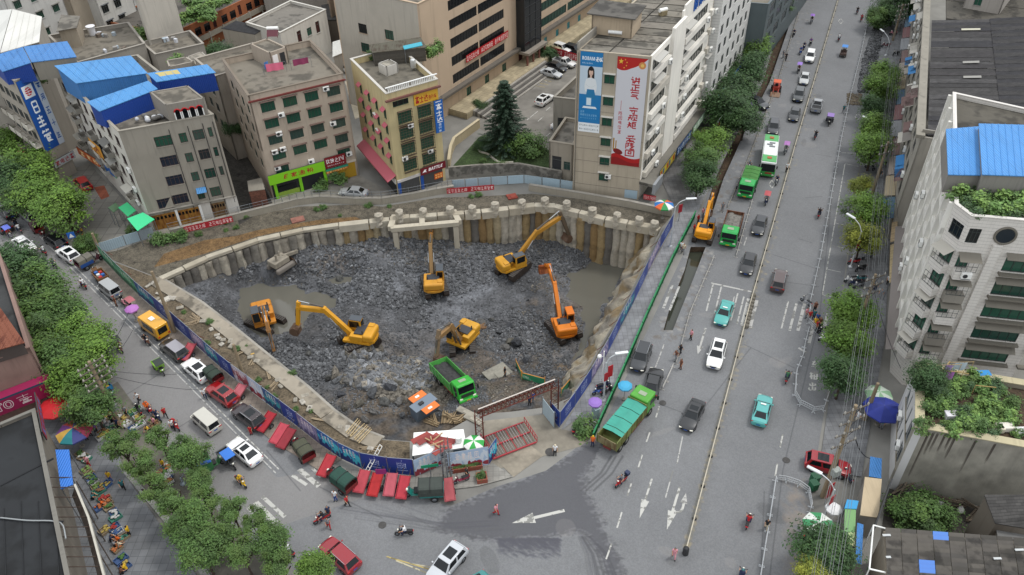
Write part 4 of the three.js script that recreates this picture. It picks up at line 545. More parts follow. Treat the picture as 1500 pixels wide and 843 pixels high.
const red=printMat(512,1800,(x,w,h)=>{
x.fillStyle='#cfcfd4';x.fillRect(0,0,w,h);x.fillStyle='#b3201c';x.beginPath();x.moveTo(0,0);x.lineTo(w,0);x.quadraticCurveTo(w*.75,120,w*.45,170);x.quadraticCurveTo(w*.2,240,0,180);x.fill();x.fillStyle='#d08a52';x.beginPath();x.ellipse(420,110,60,55,0,0,7);x.fill();x.fillStyle='#e8c26a';x.beginPath();x.ellipse(420,110,28,26,0,0,7);x.fill();
const star=(cx,cy,r)=>{x.beginPath();for(let i=0;i<10;i++){const a=i*Math.PI/5-1.57,q=i % 2?r*.4:r;x.lineTo(cx+q*Math.cos(a),cy+q*Math.sin(a));}x.fill();};x.fillStyle='#e8c040';star(62,70,46);for(const[a,c]of[[130,40],[160,80],[155,130],[118,165]])star(a,c,15);
[...'讲正气 守规矩 爱隆回'].forEach((c,i)=>{if(c!==' ')glyph(x,c,325,340+i*122,150,112,'#ad1620',.17);});[...'隆回电信宣'].forEach((c,i)=>glyph(x,c,112,900+i*78,58,62,'#ad1620',.12));x.fillStyle='#ad1620';x.fillRect(108,690,7,160);
x.fillStyle='#ad1a1a';x.beginPath();x.moveTo(0,1620);x.bezierCurveTo(140,1520,260,1740,512,1640);x.lineTo(512,1800);x.lineTo(0,1800);x.fill();x.fillStyle='#8c1518';x.beginPath();x.moveTo(0,1680);x.bezierCurveTo(160,1610,280,1800,512,1720);x.lineTo(512,1800);x.lineTo(0,1800);x.fill();x.fillStyle='#7d1718';x.beginPath();x.ellipse(110,1560,90,46,.3,0,7);x.fill();x.fillStyle='#a8803a';x.fillRect(14,1330,26,200);x.fillRect(60,1370,20,150);x.fillStyle='#b3201c';for(const[a,c]of[[250,1520],[300,1560],[340,1500]]){x.beginPath();x.moveTo(a,c);x.lineTo(a+22,c+10);x.lineTo(a,c+16);x.fill();}
});
const rh=H*.735;board('poster','tall grey poster with red slogan characters and a red ribbon foot','poster',f.world(W*.555,H-.35-rh,.08),f.world(W*.965,H-.35-rh,.08),rh,red,{thick:.05});
const can=s.hang('shop_canopy',mb().b(-.3,L,3.0,3.5,0,2.2).geo(),M('#77756f',.9,'roof'),0,0);put('corner_box',mb().b(-.4,3.2,1.9,3.6,2.2,2.6).geo(),M('#8d9093',.6),can);
const strip=(lab,u0,u1,m)=>board('shop_sign',lab,'sign',s.world(u0,2.9,2.3),s.world(u1,2.9,2.3),1.5,m);
strip('yellow and red shop sign nearest the pit under the white office slab',2.5,9.5,printMat(512,96,(x,w,h)=>{x.fillStyle='#b9a432';x.fillRect(0,0,w,h);for(let i=0;i<7;i++){x.fillStyle=['#a8261e','#2a5d8c','#c9b33c'][i % 3];x.fillRect(20+i*70,18,50,60);}}));
strip('blue shop sign with white characters under the white office slab',10.5,17.5,printMat(512,96,rowText('五十自行车达','#1f4f86','#dfe6ec')));strip('pale green shop sign band far along the white office slab',18.5,32,printMat(512,96,rowText('家用信 年之约','#8aa688','#e6eee4')));
const an=new Bld('side_annex','low concrete annex with open porch left of the poster gable',(()=>{const a=G(804,262),c=G(838,268);return rectFrom(a,c,8.5);})(),topOf(804,262,207),{wall:plaster('#9d968a'),roof:M('#7d7a74',.95,'roof'),parapet:.5}),aw=Math.hypot(an.L[1][0],an.L[1][1]);an.wall(0,[{x:.5,y:2.0,w:aw*.4,h:2.4,n:1,gm:K.dark},{x:aw*.62,y:2.2,w:aw*.28,h:1.5,n:2}]);an.rest();
const lw=new Bld('roof_wing','lower concrete wing with covered car bays behind the poster slab',(()=>{const a=G(843,62,3),d2=V3(dx,0,dz).normalize(),p0=V3(A.x,0,A.z).addScaledVector(d2,14),nx=e1.clone().normalize().multiplyScalar(-9.5);return[[p0.x+nx.x,p0.z+nx.z],[p0.x-nx.x*.02,p0.z-nx.z*.02],[p0.x+d2.x*30,p0.z+d2.z*30],[p0.x+nx.x+d2.x*30,p0.z+nx.z+d2.z*30]];})(),9,{wall:plaster('#98948c'),roof:M('#6f6d69',.95,'roof'),parapet:1.0});lw.wall(0,[{x:.8,y:2.4,w:7.6,h:3,n:1,gm:K.dark,sill:0}]);lw.rest();
const d2=V3(dx,0,dz).normalize(),o2=V3(B.x,0,B.z).addScaledVector(d2,L+.6),P2a=[[o2.x-e1.x*1.1,o2.z-e1.z*1.1],[o2.x+e1.x*.12,o2.z+e1.z*.12],[o2.x+e1.x*.12+d2.x*22,o2.z+e1.z*.12+d2.z*22],[o2.x-e1.x*1.1+d2.x*22,o2.z-e1.z*1.1+d2.z*22]];
const nb=new Bld('tiled_block','white tiled block beyond the office slab along the main road',P2a,H+2,{wall:M('#dddddb',.7,'strip'),roof:roofM});const nf=nb.wall(1,grid(evenly(6,.5,21),[5.2,8.5,11.8,15.1,18.4,21.5],1.5,1.7,{n:2,gm:GLASS[3]}));nb.rest();
board('shop_sign','long blue shop sign with white characters beyond the white office slab','sign',nf.world(-1,2.9,1.6),nf.world(18,2.9,1.6),2.3,printMat(1024,128,(x,w,h)=>{x.fillStyle='#1d6cb0';x.fillRect(0,0,w,h);x.fillStyle='#e2ebf2';x.beginPath();x.ellipse(110,64,40,44,0,0,7);x.fill();[...'五十年信达家用'].forEach((c,i)=>glyph(x,c,250+i*100,64,80,84,'#e9f0f4',.14));}));
const P3=[[P2a[3][0],P2a[3][1]],[P2a[2][0]+e1.x*.3,P2a[2][1]+e1.z*.3],[P2a[2][0]+e1.x*.3+d2.x*60,P2a[2][1]+e1.z*.3+d2.z*60],[P2a[3][0]+d2.x*60,P2a[3][1]+d2.z*60]],gb=new Bld('glass_building','dark glass fronted building with a projecting balcony at the far left of the main road',P3.map(([x,z])=>[x+d2.x*.5,z+d2.z*.5]),14,{wall:M('#5d686c',.5,'grime'),roof:roofM});gb.wall(1,grid(evenly(8,1,58),[4.5,8,11],4.5,2.2,{n:3,gm:M('#1d2c33',.12)}));gb.wall(0,grid([3,8],[4.5,8.2],3,2.2,{n:3})).hang('balcony',mb().b(2,12,4.0,4.5,0,2.2).b(2,12,4.5,5.3,2.1,2.2).geo(),M('#b5b3ad',.8),0,0);gb.rest();
}
// ------------------------------------------------------------------ right hand row along the main road
const roadDir=G(1308,250).sub(G(1332.5,0)).normalize(),away=roadDir.clone().negate(),toRight=V3(-away.z,0,away.x);
{
const base=G(1322,118),top=16.5,A0=base.clone().addScaledVector(away,85),A1=base.clone().addScaledVector(roadDir,57.2),pts=[[A1.x,A1.z],[A1.x+toRight.x*46,A1.z+toRight.z*46],[A0.x+toRight.x*46,A0.z+toRight.z*46],[A0.x,A0.z]];
const L=A0.distanceTo(A1),b=new Bld('shop_row','long grey shop row with sagging dark sheet roofs along the right pavement',pts,top,{wall:plaster('#9f9b93'),roof:null,parapet:0,frame:M('#5d5d5a',.6)});
const wins=[];for(let k=0;k<34;k++)for(const y of[5.2,8.6,12.0])wins.push({x:2+k*(L-4)/ 34,y,w:2.4,h:1.7,n:3,gm:GLASS[(k+y|0)% 4+1]});
const s=b.wall(3,wins),rr=RNG(21);for(let k=0;k<90;k++){const x=2+rr()*(L-6),y=[4.9,8.3,11.7][(rr()*3)|0];if(rr()<.5)s.ac(x,y-.3);else s.hang('canopy',mb().quad([0,.5,.02],[3.6,.5,.02],[3.6,0,1.1],[0,0,1.1]).geo(),M(['#8e8a80','#75706a','#2a78b4','#b9b5ab','#6d5450'][(rr()*5)|0],.7),x,y+2.0);}
for(let k=0;k<22;k++)s.hang('shop_awning',mb().quad([0,.5,.02],[L/22-.4,.5,.02],[L/22-.4,.1,1.1+(k % 3)*.2],[0,.1,1.1+(k % 3)*.2]).quad([0,-.4,1.1+(k % 3)*.2],[L/22-.4,-.4,1.1+(k % 3)*.2],[L/22-.4,.1,1.1+(k % 3)*.2],[0,.1,1.1+(k % 3)*.2]).geo(),M(['#6d5652','#948a82','#a3957a','#4a6478','#745050','#85878a'][k % 6],.7),.2+k*L/22,3.0);
s.hang('eaves',mb().b(0,L,-.3,.2,-.4,.7).geo(),M('#8b8880',.9,'roof'),0,top);b.rest();
const shM=['#3f3d3d','#484645','#37363a','#525050','#423f40'].map((h)=>M(h,.9,'tiles',{size:5})),at=(u,v,y)=>V3(A1.x+away.x*u+toRight.x*v,y,A1.z+away.z*u+toRight.z*v).sub(b.O);
const sheet=(u0,u1,v0,v1,y0,y1,m,n='roof_sheet')=>mb().quad(at(u0,v0,y0),at(u0,v1,y1),at(u1,v1,y1),at(u1,v0,y0)).build(n,m,b.t);
for(let k=0;k<31;k++){const u=.6+k*1.4,j=rr()*.12;sheet(u,u+1.46,.7,9.5,top+.1+j,top+1.4+j,shM[(rr()*5)|0]);sheet(u,u+1.46,9.2,23,top+1.5+.03*(k % 2),top+4.0+.03*(k % 2),shM[k % 2?0:2]);sheet(u,u+1.46,22.9,45,top+4.02+.03*(k % 2),top+.5,shM[(k*3)% 5]);if(rr()<.14)sheet(u+.2,u+1.0,5,7.0+rr(),top+.95,top+1.35,M(rr()<.4?'#b5b2a0':'#8d8b85',.7),'patch_sheet');}
for(let k=0;k<13;k++)mb().box(0,0,0,.5,.25,.5).build('ridge_tile',M('#6d6a63',.9),b.t).position.copy(at(2+k*3.6,23,top+4.1));
mb().plan([[1.2,0],[1.2,1],[1,1],[1,0]].map(([u,v])=>{const p=at(u,v*44,0);return[p.x,p.z];}),top,top+.6).build('gable_coping',K.concrete,b.t);
for(let k=0;k<3;k++){const q=at(46+k*9.5,3,top-.2).add(b.O),t=thing('roof_terrace_slab',['mossy tiled terrace with grey slabs behind the dark sheet roofs','second mossy terrace strip behind the dark sheet roofs','farthest mossy roof strip at the upper right'][k],'terrace',q,Math.atan2(-away.z,away.x));if(k)t.position.y-=.02*k;mb().b(0,9.2,0,.3,0,38).build('slab',M('#56534d',.95,'roof',{size:6}),t);}
const hb=new Bld('old_house','grey plastered house with one green window above the dark roofs',rectFrom(G(1410,12,top),G(1464,22,top),14),top+7,{base:0,wall:plaster('#a5a09a'),roof:roofM});hb.wall(0,[{x:1.5,y:top+.9,w:1.2,h:1.6,n:2,gm:GLASS[0]}]);hb.rest();
const hc=new Bld('old_house','grey rendered house at the upper right corner with dark windows',(()=>{const a=G(1488,62,14),c=G(1530,95,14);return rectFrom(a,c,12);})(),20,{wall:plaster('#8f8b86'),roof:roofM});hc.wall(0,grid([2,4.6],[15,11],1.3,1.5,{n:2}));hc.wall(3,grid([3,6,9],[15,11],1.3,1.5,{n:2}));hc.rest();
}
let tileB;{
const H=topOf(1308,545,299),T=[[1400,299],[1424,317],[1461,320],[1600,332]].map((p)=>G(...p,H)),back=T[0].clone().addScaledVector(away,27),pts=[...T.map((p)=>[p.x,p.z]),[T[3].x+away.x*24,T[3].z+away.z*24],[back.x,back.z]];
const tile=M('#dcd9d4',.55,'strip',{size:3.2}),b=tileB=new Bld('tiled_apartment_block','white tiled apartment block with bay balconies and a roof garden',pts,H,{wall:tile,roof:M('#5a5750',.95,'roof'),parapet:.5,frame:M('#353c3a',.5)});
const cor=M('#77736a',.9,'grime'),n=pts.length,fl=[];for(let y=H-3.1;y>3;y-=3.05)fl.push(y);
const mk=(i,list)=>{const e=pts[(i+1)% n],a=pts[i],W=Math.hypot(e[0]-a[0],e[1]-a[1]);return[W,list(W)];};
const bay=(f,w,y,o={})=>{const q=f.hang('balcony',mb().b(0,w,-1.0,.0,0,.9).geo(),o.m??tile,o.x,y);if(o.can)put('corrugated_canopy',mb().quad([-.1,1.95,.1],[-.1,1.55,1.35],[w+.1,1.55,1.35],[w+.1,1.95,.1]).geo(),o.cm??cor,q);const r=mb();for(let k=0;k<=Math.round(w/.5);k++)r.box(k*w/Math.round(w/.5),.7,.86,.03,1.4,.03);for(const h of[.05,.7,1.38])r.box(w/2,h,.86,w,.04,.04);put('window_cage',r.geo(),M('#4d5150',.5),q);return q;};
{const[W,w]=mk(0,(W)=>fl.map((y,k)=>({x:.35,y,w:W-.7,h:1.7,n:3,gm:k?GLASS[k % 3?0:4]:GLASS[3]})));const f=b.wall(0,w);fl.slice(1).forEach((y,k)=>bay(f,W-.5,y,{x:.25,can:k % 2===0,cm:M('#a9a59b',.7)}));}
{const[W,w]=mk(1,(W)=>fl.map((y,k)=>({x:.3,y,w:W*.5,h:1.7,n:3,gm:k?GLASS[0]:GLASS[3]})).concat(fl.slice(1).map((y)=>({x:W*.62,y,w:W*.34,h:1.6,n:2}))));const f=b.wall(1,w);fl.slice(1).forEach((y,k)=>bay(f,W-.4,y,{x:.2,can:1,m:k % 2?M('#8e8a82',.9,'grime'):tile}));f.ac(W*.55,fl[1]-.2).translateZ(.9);}
{const[W,w]=mk(2,(W)=>fl.slice(1).flatMap((y)=>[0,1,2].map((k)=>({x:2.4+k*6,y,w:4.6,h:1.75,n:5,gm:GLASS[(k+(y|0))% 2?0:1]}))));const f=b.wall(2,w);const o=f.hang('round_window',mb().add(new THREE.TorusGeometry(.95,.12,8,28)).geo(),cor,1.4,H-1.9,.05);put('pane',mb().add(new THREE.CylinderGeometry(.92,.92,.04,28),new THREE.Matrix4().makeRotationX(Math.PI/2)).geo(),M('#0d1d28',.06),o);fl.slice(1).forEach((y)=>{for(const k of[0,1,2]){f.hang('ledge',mb().b(0,5.0,0,.22,0,.6).geo(),cor,2.2+k*6,y-.3);f.hang('canopy',mb().quad([0,.5,.02],[5,.5,.02],[5,.1,.8],[0,.1,.8]).geo(),cor,2.2+k*6,y+1.8);}});f.hang('pilaster',mb().b(0,.9,0,H-3,0,.35).geo(),tile,.6,0);}
{const W=Math.hypot(pts[5][0]-pts[0][0],pts[5][1]-pts[0][1]),white=plaster('#ecebe6',25);const f=b.wall(5,grid(evenly(7,.5,W-.8),fl,2.3,1.7,{n:3,gm:GLASS[2]}),{m:white});for(let k=0;k<=7;k++)f.hang('fin',mb().b(-.2,.2,3,H-.2,0,.5).geo(),white,clamp(.4+k*(W-1)/ 7,.3,W-.3),0);fl.forEach((y)=>f.hang('spandrel',mb().b(.4,W-.4,-.9,-.15,0,.35).geo(),white,0,y));for(const[x,y]of[[4,3],[9,2],[15,4],[20,2],[12,5]])f.ac(x,fl[y]-.4).translateZ(.4);f.hang('long_canopy',mb().quad([0,.4,.02],[W,.4,.02],[W,0,1.3],[0,0,1.3]).geo(),M('#7d7672',.7),0,3.2);}
b.rest();
shed('blue_roof_house','house with a bright blue ribbed roof, its left half, beside the roof garden',[[1389,257],[1438,258],[1436,186],[1386,190]],[H+1.6],H-.5,M('#4a90d4',.5,'grime',{bump:'wave',bumpScale:.05}),plaster('#8d8a86'),{panels:6,inset:.03});
shed('blue_roof_house','taller right half of the bright blue ribbed roof above the garden',[[1439,257],[1580,262],[1570,186],[1434,182]],[H+2.3],H-.5,M('#4a90d4',.5,'grime',{bump:'wave',bumpScale:.05}),plaster('#8d8a86'),{panels:14,inset:.03});
}
let gardenY,gardenP;{
const H=gardenY=topOf(1309,716,627),A=G(1342,626,H),B=G(1560,666,H),C=G(1343,532,H),dx=C.x-A.x,dz=C.z-A.z,pts=gardenP=[[A.x,A.z],[B.x,B.z],[B.x+dx,B.z+dz],[C.x,C.z]];
const b=new Bld('terrace_block','low block with a stained blank wall and a vegetable garden roof',pts,H,{wall:M('#8f897a',.92,'grime',{size:16}),roof:M('#5b4a38',.95,'rock',{size:5}),parapet:.55,th:.7,cap:M('#b9b092',.85,'grime'),frame:M('#6d7478',.5)});
{const ww=A.distanceTo(B),st=printMat(1024,256,(x,w,h)=>{const r=RNG(61),im=x.createImageData(w,h),d=im.data;for(let j=0;j<h;j++)for(let i=0;i<w;i++){const n=fbm(i*.012,j*.03,5),q=fbm(i*.12,j*.012+7,3),v=140+50*(n-.5)+8*(q-.5)+10*(r()-.5),o=(j*w+i)*4;d[o]=v;d[o+1]=v*.975;d[o+2]=v*.9;d[o+3]=255;}x.putImageData(im,0,0);for(const[u,l]of[[.1,.75],[.13,.35],[.16,.3],[.21,.3],[.25,.22],[.28,.35],[.42,.5],[.55,.3]])for(let k=0;k<60;k++){x.fillStyle='rgba(58,54,46,0.16)';x.fillRect((u+.016*(r()-.5))*w,6+10*r(),1+5*r(),h*l*r());}},.92);st.map.wrapS=st.map.wrapT=THREE.RepeatWrapping;st.map.repeat.set(1/ww,1/H);b.wall(0,[],{m:st});}
const W=Math.hypot(dx,dz),f=b.wall(3,grid(evenly(5,.3,W-.4),[H-3.4,H-6.6].filter((y)=>y>.5),2.2,2.2,{n:2,gm:M('#3d484c',.15)}),{m:plaster('#c9cacb')});for(const[u,y]of[[W-2.4,H-5.4],[3,H-5]])f.ac(u,y);b.rest();
}
{
const y=5.6,A=G(1297,774,y),B=G(1508,790,y),D=G(1300,856,y-.4),ux=B.clone().sub(A),uz=D.clone().sub(A),t=thing('old_shed_building','old low building with a patched roof of dark grey sheets','building',V3(A.x,0,A.z)),rr=RNG(31),cols=9,rows=13;
for(let j=0;j<rows;j++)for(let i=0;i<cols;i++){const off=(j % 2)*.5,u0=clamp((i+off)/ cols-(off?.5/cols:0)),u1=clamp((i+1+off)/ cols-(off?.5/cols:0)-.004),v0=j/rows,v1=(j+1.05)/ rows;const P=(u,v,h)=>A.clone().addScaledVector(ux,u).addScaledVector(uz,v).sub(t.position).add(V3(0,h,0)),blue=(j<2&&i===3)||(j>=7&&j<10&&i===2);const h=.02*rr();mb().quad(P(u0,v1,h),P(u1,v1,h),P(u1,v0,h+.07),P(u0,v0,h+.07)).build('roof_sheet',blue?M('#2166b8',.5):M(['#4d4b49','#565350','#474542','#5a5753'][(rr()*4)|0],.95,'roof',{size:7}),t);}
const q=[A,B,B.clone().add(uz),D].map((p)=>[p.x-t.position.x,p.z-t.position.z]);mb().plan(q,0,y-.5).build('wall',plaster('#8f8678'),t);for(let k=0;k<5;k++)mb().box(0,0,0,.4+rr()*.4,.06,.2).build('loose_scrap',M('#b5b8b8',.7),t).position.copy(A.clone().addScaledVector(ux,rr()).addScaledVector(uz,rr()*.8).add(V3(0,.16,0)).sub(t.position));
shed('tile_roof_hut','dark old tiled roof hut tucked against the blank wall',[[1458,768],[1530,780],[1530,726],[1442,726]],[5,5,6.2,6.2],0,darkTile,plaster('#6d665d'));shed('tile_roof_hut','smaller grey roof hut in front of the dark tiled hut',[[1462,790],[1530,795],[1530,772],[1458,768]],[4],0,M('#6e6f70',.9,'roof'),plaster('#6d665d'));
structure('yard',flat(gp([[1300,716],[1470,752],[1500,800],[1290,790]]),.02),M('#4f4b45',.95,'rock'));
const jr=RNG(77);for(let k=0;k<12;k++){const p=G(1320+k*10.5+jr()*4,722+k*2.6+jr()*12),t2=thing('scrap_frame',['old timber frame leaning in the dark yard below the blank wall','bundle of planks lying in the dark yard','pale sack dumped in the dark yard below the blank wall'][k % 3],['timber','planks','sack'][k % 3],p,jr()*3,['timber frames in the yard','plank bundles in the yard','sacks in the yard'][k % 3]);if(k % 3===2)mb().ball(0,.3,0,.5,.3,.35,8,5).build('sack',M('#b5b4af',.85),t2);else for(let i=0;i<4;i++)mb().beam([jr()-.5,.1+i*.12,-1.2],[jr()-.5,.1+i*.12+(k % 3?0:1.4),1.2],.16,.08).build('beam',M('#6d6152',.9,'planks'),t2);}
shed('market_roof','blue ribbed roof over a stall by the terrace block',[[1273,699],[1291,702],[1292,673],[1275,670]],[3.4],0,BLUE2,plaster('#7d7a75'));shed('market_roof','cream canvas roof over a stall at the lower right pavement',[[1260,756],[1287,760],[1292,703],[1267,700]],[3.3,3.3,3.5,3.5],0,M('#b9a98e',.85,'grime',{size:5}),plaster('#8d8a85'));
shed('market_roof','yellow and green striped awning at the lower right pavement',[[1236,795],[1252,802],[1254,748],[1238,745]],[2.9],0,printMat(64,256,(x,w,h)=>{for(let k=0;k<16;k++){x.fillStyle=k % 2?'#cfcf9e':'#6f9a62';x.fillRect(0,k*16,w,16);}}),K.steel,{posts:1});shed('market_roof','narrow blue ribbed roof behind the striped awning',[[1253,826],[1262,828],[1265,770],[1256,767]],[3.4],0,BLUE2,plaster('#77736d'));shed('market_roof','small bright blue tarpaulin roof above the striped awning',[[1237,746],[1255,747],[1258,735],[1241,733]],[3],0,M('#2f8fc4',.6),K.steel,{posts:1});
const a=G(1264,815),c=G(1289,745);board('shop_sign','long blue banner sign along the stalls at the lower right','sign',V3(a.x,3.2,a.z),V3(c.x,3.2,c.z),1.5,printMat(512,80,rowText('五金日用 家电信达','#2a7fb8','#cfe4ee')));
const fr=thing('pipe_frame','white pipe frame standing between the stalls and the old roof','pipe frame',G(1285,800)),w=mb(),fp=(x,y2,h)=>G(x,y2,h).sub(fr.position);w.bar(fp(1280,770,5),fp(1302,776,5),.08).bar(fp(1280,770,5),fp(1274,834,5),.08).bar(fp(1274,834,5),fp(1300,840,5),.08);w.build('rail',K.white,fr);for(const[x,y2]of[[1280,770],[1274,834],[1302,776]]){const p=fp(x,y2,5);mb().bar([p.x,0,p.z],p,.06).build('post',K.white,fr);}
}
// ------------------------------------------------------------------ left row and the roofs behind
{
const A=G(86,268),B=G(113,252),H=topOf(86,268,119);
const far=G(16,117,H),fl=G(-70,60,H),dx=fl.x-far.x,dz=fl.z-far.z,b=new Bld('apartment_row','grey apartment row with red awnings and a huge blue sign on its end',[[A.x,A.z],[B.x,B.z],[B.x+dx,B.z+dz],[A.x+dx,A.z+dz]],H,{wall:plaster('#a8a298'),roof:roofM});
const W=Math.hypot(B.x-A.x,B.z-A.z),f=b.wall(0),L=Math.hypot(dx,dz),s=b.wall(3,grid(evenly(10,.6,L-.6),[4.2,7.4,10.6,13.6].filter((y)=>y<H-2),1.8,1.5,{n:3,gm:GLASS[3]}));
const rr=RNG(3);for(let k=0;k<3;k++)for(let j=0;j<9;j++){const q=s.hang('balcony',mb().b(0,L/9-.5,0,.15,0,1.0).b(0,L/9-.5,.15,.85,.9,1.0).geo(),plaster(['#b5b0a6','#8f8b84','#c9c5bc'][(rr()*3)|0]),.3+j*L/9,3.4+k*3.2);if(k===0&&j>3)put('awning',mb().quad([0,.3,1.0],[L/9-.6,.3,1.0],[L/9-.6,-.1,2.0],[0,-.1,2.0]).geo(),j % 2?M('#c9606a',.7):M('#c0545e',.7),q);}
for(let j=0;j<5;j++)s.hang('shop_awning',mb().quad([0,.4,.02],[L/5-.2,.4,.02],[L/5-.2,0,1.8],[0,0,1.8]).geo(),M(['#2a5fa0','#a3262c','#2f6f5c','#2a5fa0','#8a2430'][j],.7),.1+j*L/5,2.9);b.rest();
const sg=printMat(512,1024,(x,w,h)=>{x.fillStyle='#1350a0';x.fillRect(0,0,w,h);x.fillStyle='#c3ccd8';x.fillRect(360,0,152,h);x.fillStyle='#e8ebee';x.fillRect(50,90,250,170);x.fillStyle='#c01a2a';x.beginPath();x.ellipse(175,175,78,60,0,0,7);x.fill();x.strokeStyle='#e8ebee';x.lineWidth=10;for(const a of[-40,0,40]){x.beginPath();x.moveTo(95,175+a*.6);x.lineTo(255,175+a);x.stroke();}x.beginPath();x.moveTo(175,100);x.lineTo(175,250);x.stroke();[...'日丰管'].forEach((c,i)=>glyph(x,c,180,390+i*215,175,170,'#eef2f6',.15));[...'管用五十年'].forEach((c,i)=>glyph(x,c,436,130+i*190,96,96,'#1350a0',.13));});
const sh=(H-.4)*.68;board('wall_sign','huge blue wall sign with white characters and a red round emblem','sign',f.world(.05,H-.2-sh,.12),f.world(W-.05,H-.2-sh,.12),sh,sg);
board('shop_sign','small pale sign at street level below the huge blue wall sign','sign',f.world(.3,2.6,.3),f.world(W+.6,2.6,.3),1.3,printMat(256,64,rowText('家电达富','#b9c2c4','#a02a36')));
const P=V3(dx,0,dz).normalize();shed('rooftop_shed','long blue ribbed roof, its right half, behind the huge blue sign',[[46,92],[112,84],[98,61],[34,69]],[H+2.2,H+2.2,H+2.8,H+2.8],H-.7,BLUE2,plaster('#8f8a80'),{panels:7});shed('rooftop_shed','left half of the blue ribbed roof, sloping to the street',[[3,106],[45,92.5],[33,69.5],[-15,84]],[H+1.4,H+2.2,H+2.8,H+2.4],H-.7,BLUE2,NAVY,{panels:5});
shed('white_roof_hall','hall with a broad white sheet roof at the left edge',[[0,78],[57,62],[61,25],[18,14]],[H+1.5,H+1.2,H+1.2,H+1.8],0,M('#cfcfcb',.6,'grime',{size:30}),plaster('#9c978f'),{panels:5});
shed('white_roof_hall','left slope of the broad white sheet roof',[[-60,92],[-1,78],[17,14],[-60,22]],[H+.6,H+1.5,H+1.8,H+.9],0,M('#c9cac7',.6,'grime',{size:30}),plaster('#9c978f'),{panels:4});
const aw=(lab,px,h,c)=>shed('shop_awning',lab,px,[h,h,h+.5,h+.5],0,M(c,.6),K.steel,{posts:1,category:'awning'});
aw('bright green awning nearest the grey block corner',[[201,339],[226,322],[209,312],[186,321]],2.8,'#3fc98a');aw('second bright green awning, left of the nearest one',[[187,318],[199,309],[186,297],[173,305]],2.9,'#3fc07f');aw('dull green awning beside the bright green ones',[[166,312],[176,304],[169,298],[158,305]],2.6,'#5d7a5a');
const c0=G(165,276),c1=G(222,320);board('shop_sign','yellow and green shop boards above the green awnings','sign',V3(c0.x,3.3,c0.z),V3(c1.x-.6,3.3,c1.z-.6),1.5,printMat(512,96,(x,w,h)=>{x.fillStyle='#2b62a8';x.fillRect(0,0,130,h);x.fillStyle='#2a9a6c';x.fillRect(130,0,200,h);x.fillStyle='#cfa92a';x.fillRect(330,0,182,h);[...'家用'].forEach((c,i)=>glyph(x,c,185+i*80,48,64,64,'#dfe9e2',.13));}));
const o0=G(125,250),o1=G(158,272);board('shop_sign','orange red shop board halfway along the white balcony side','sign',V3(o0.x,3.2,o0.z),V3(o1.x,3.2,o1.z),1.4,printMat(256,64,rowText('富家粉','#b8541e','#f0d9a0')));board('shop_sign','orange sign panel fixed high on the white balcony side','sign',G(136,222,6.5),G(154,238,6.5),2.6,printMat(128,128,rowText('达','#c78a28','#7d2a1c')));
structure('courtyard',flat(gp([[60,262],[130,240],[215,330],[232,345],[170,368],[140,372],[85,300]]),.03),M('#8d8981',.9,'slab',{size:14}));structure('red_paving',flat(gp([[137,275],[152,272],[160,288],[148,293]]),.04),M('#a05a42',.9,'slab'));
}
const simple=(name,label,px,H,o={},wall={})=>{const pts=px.map((p)=>G(...p,H)).map((v)=>[v.x,v.z]),b=new Bld(name,label,pts,H,{wall:plaster('#a39e96'),roof:roofM,...o});for(const k in wall)b.wall(+k,wall[k]);return b.rest();};
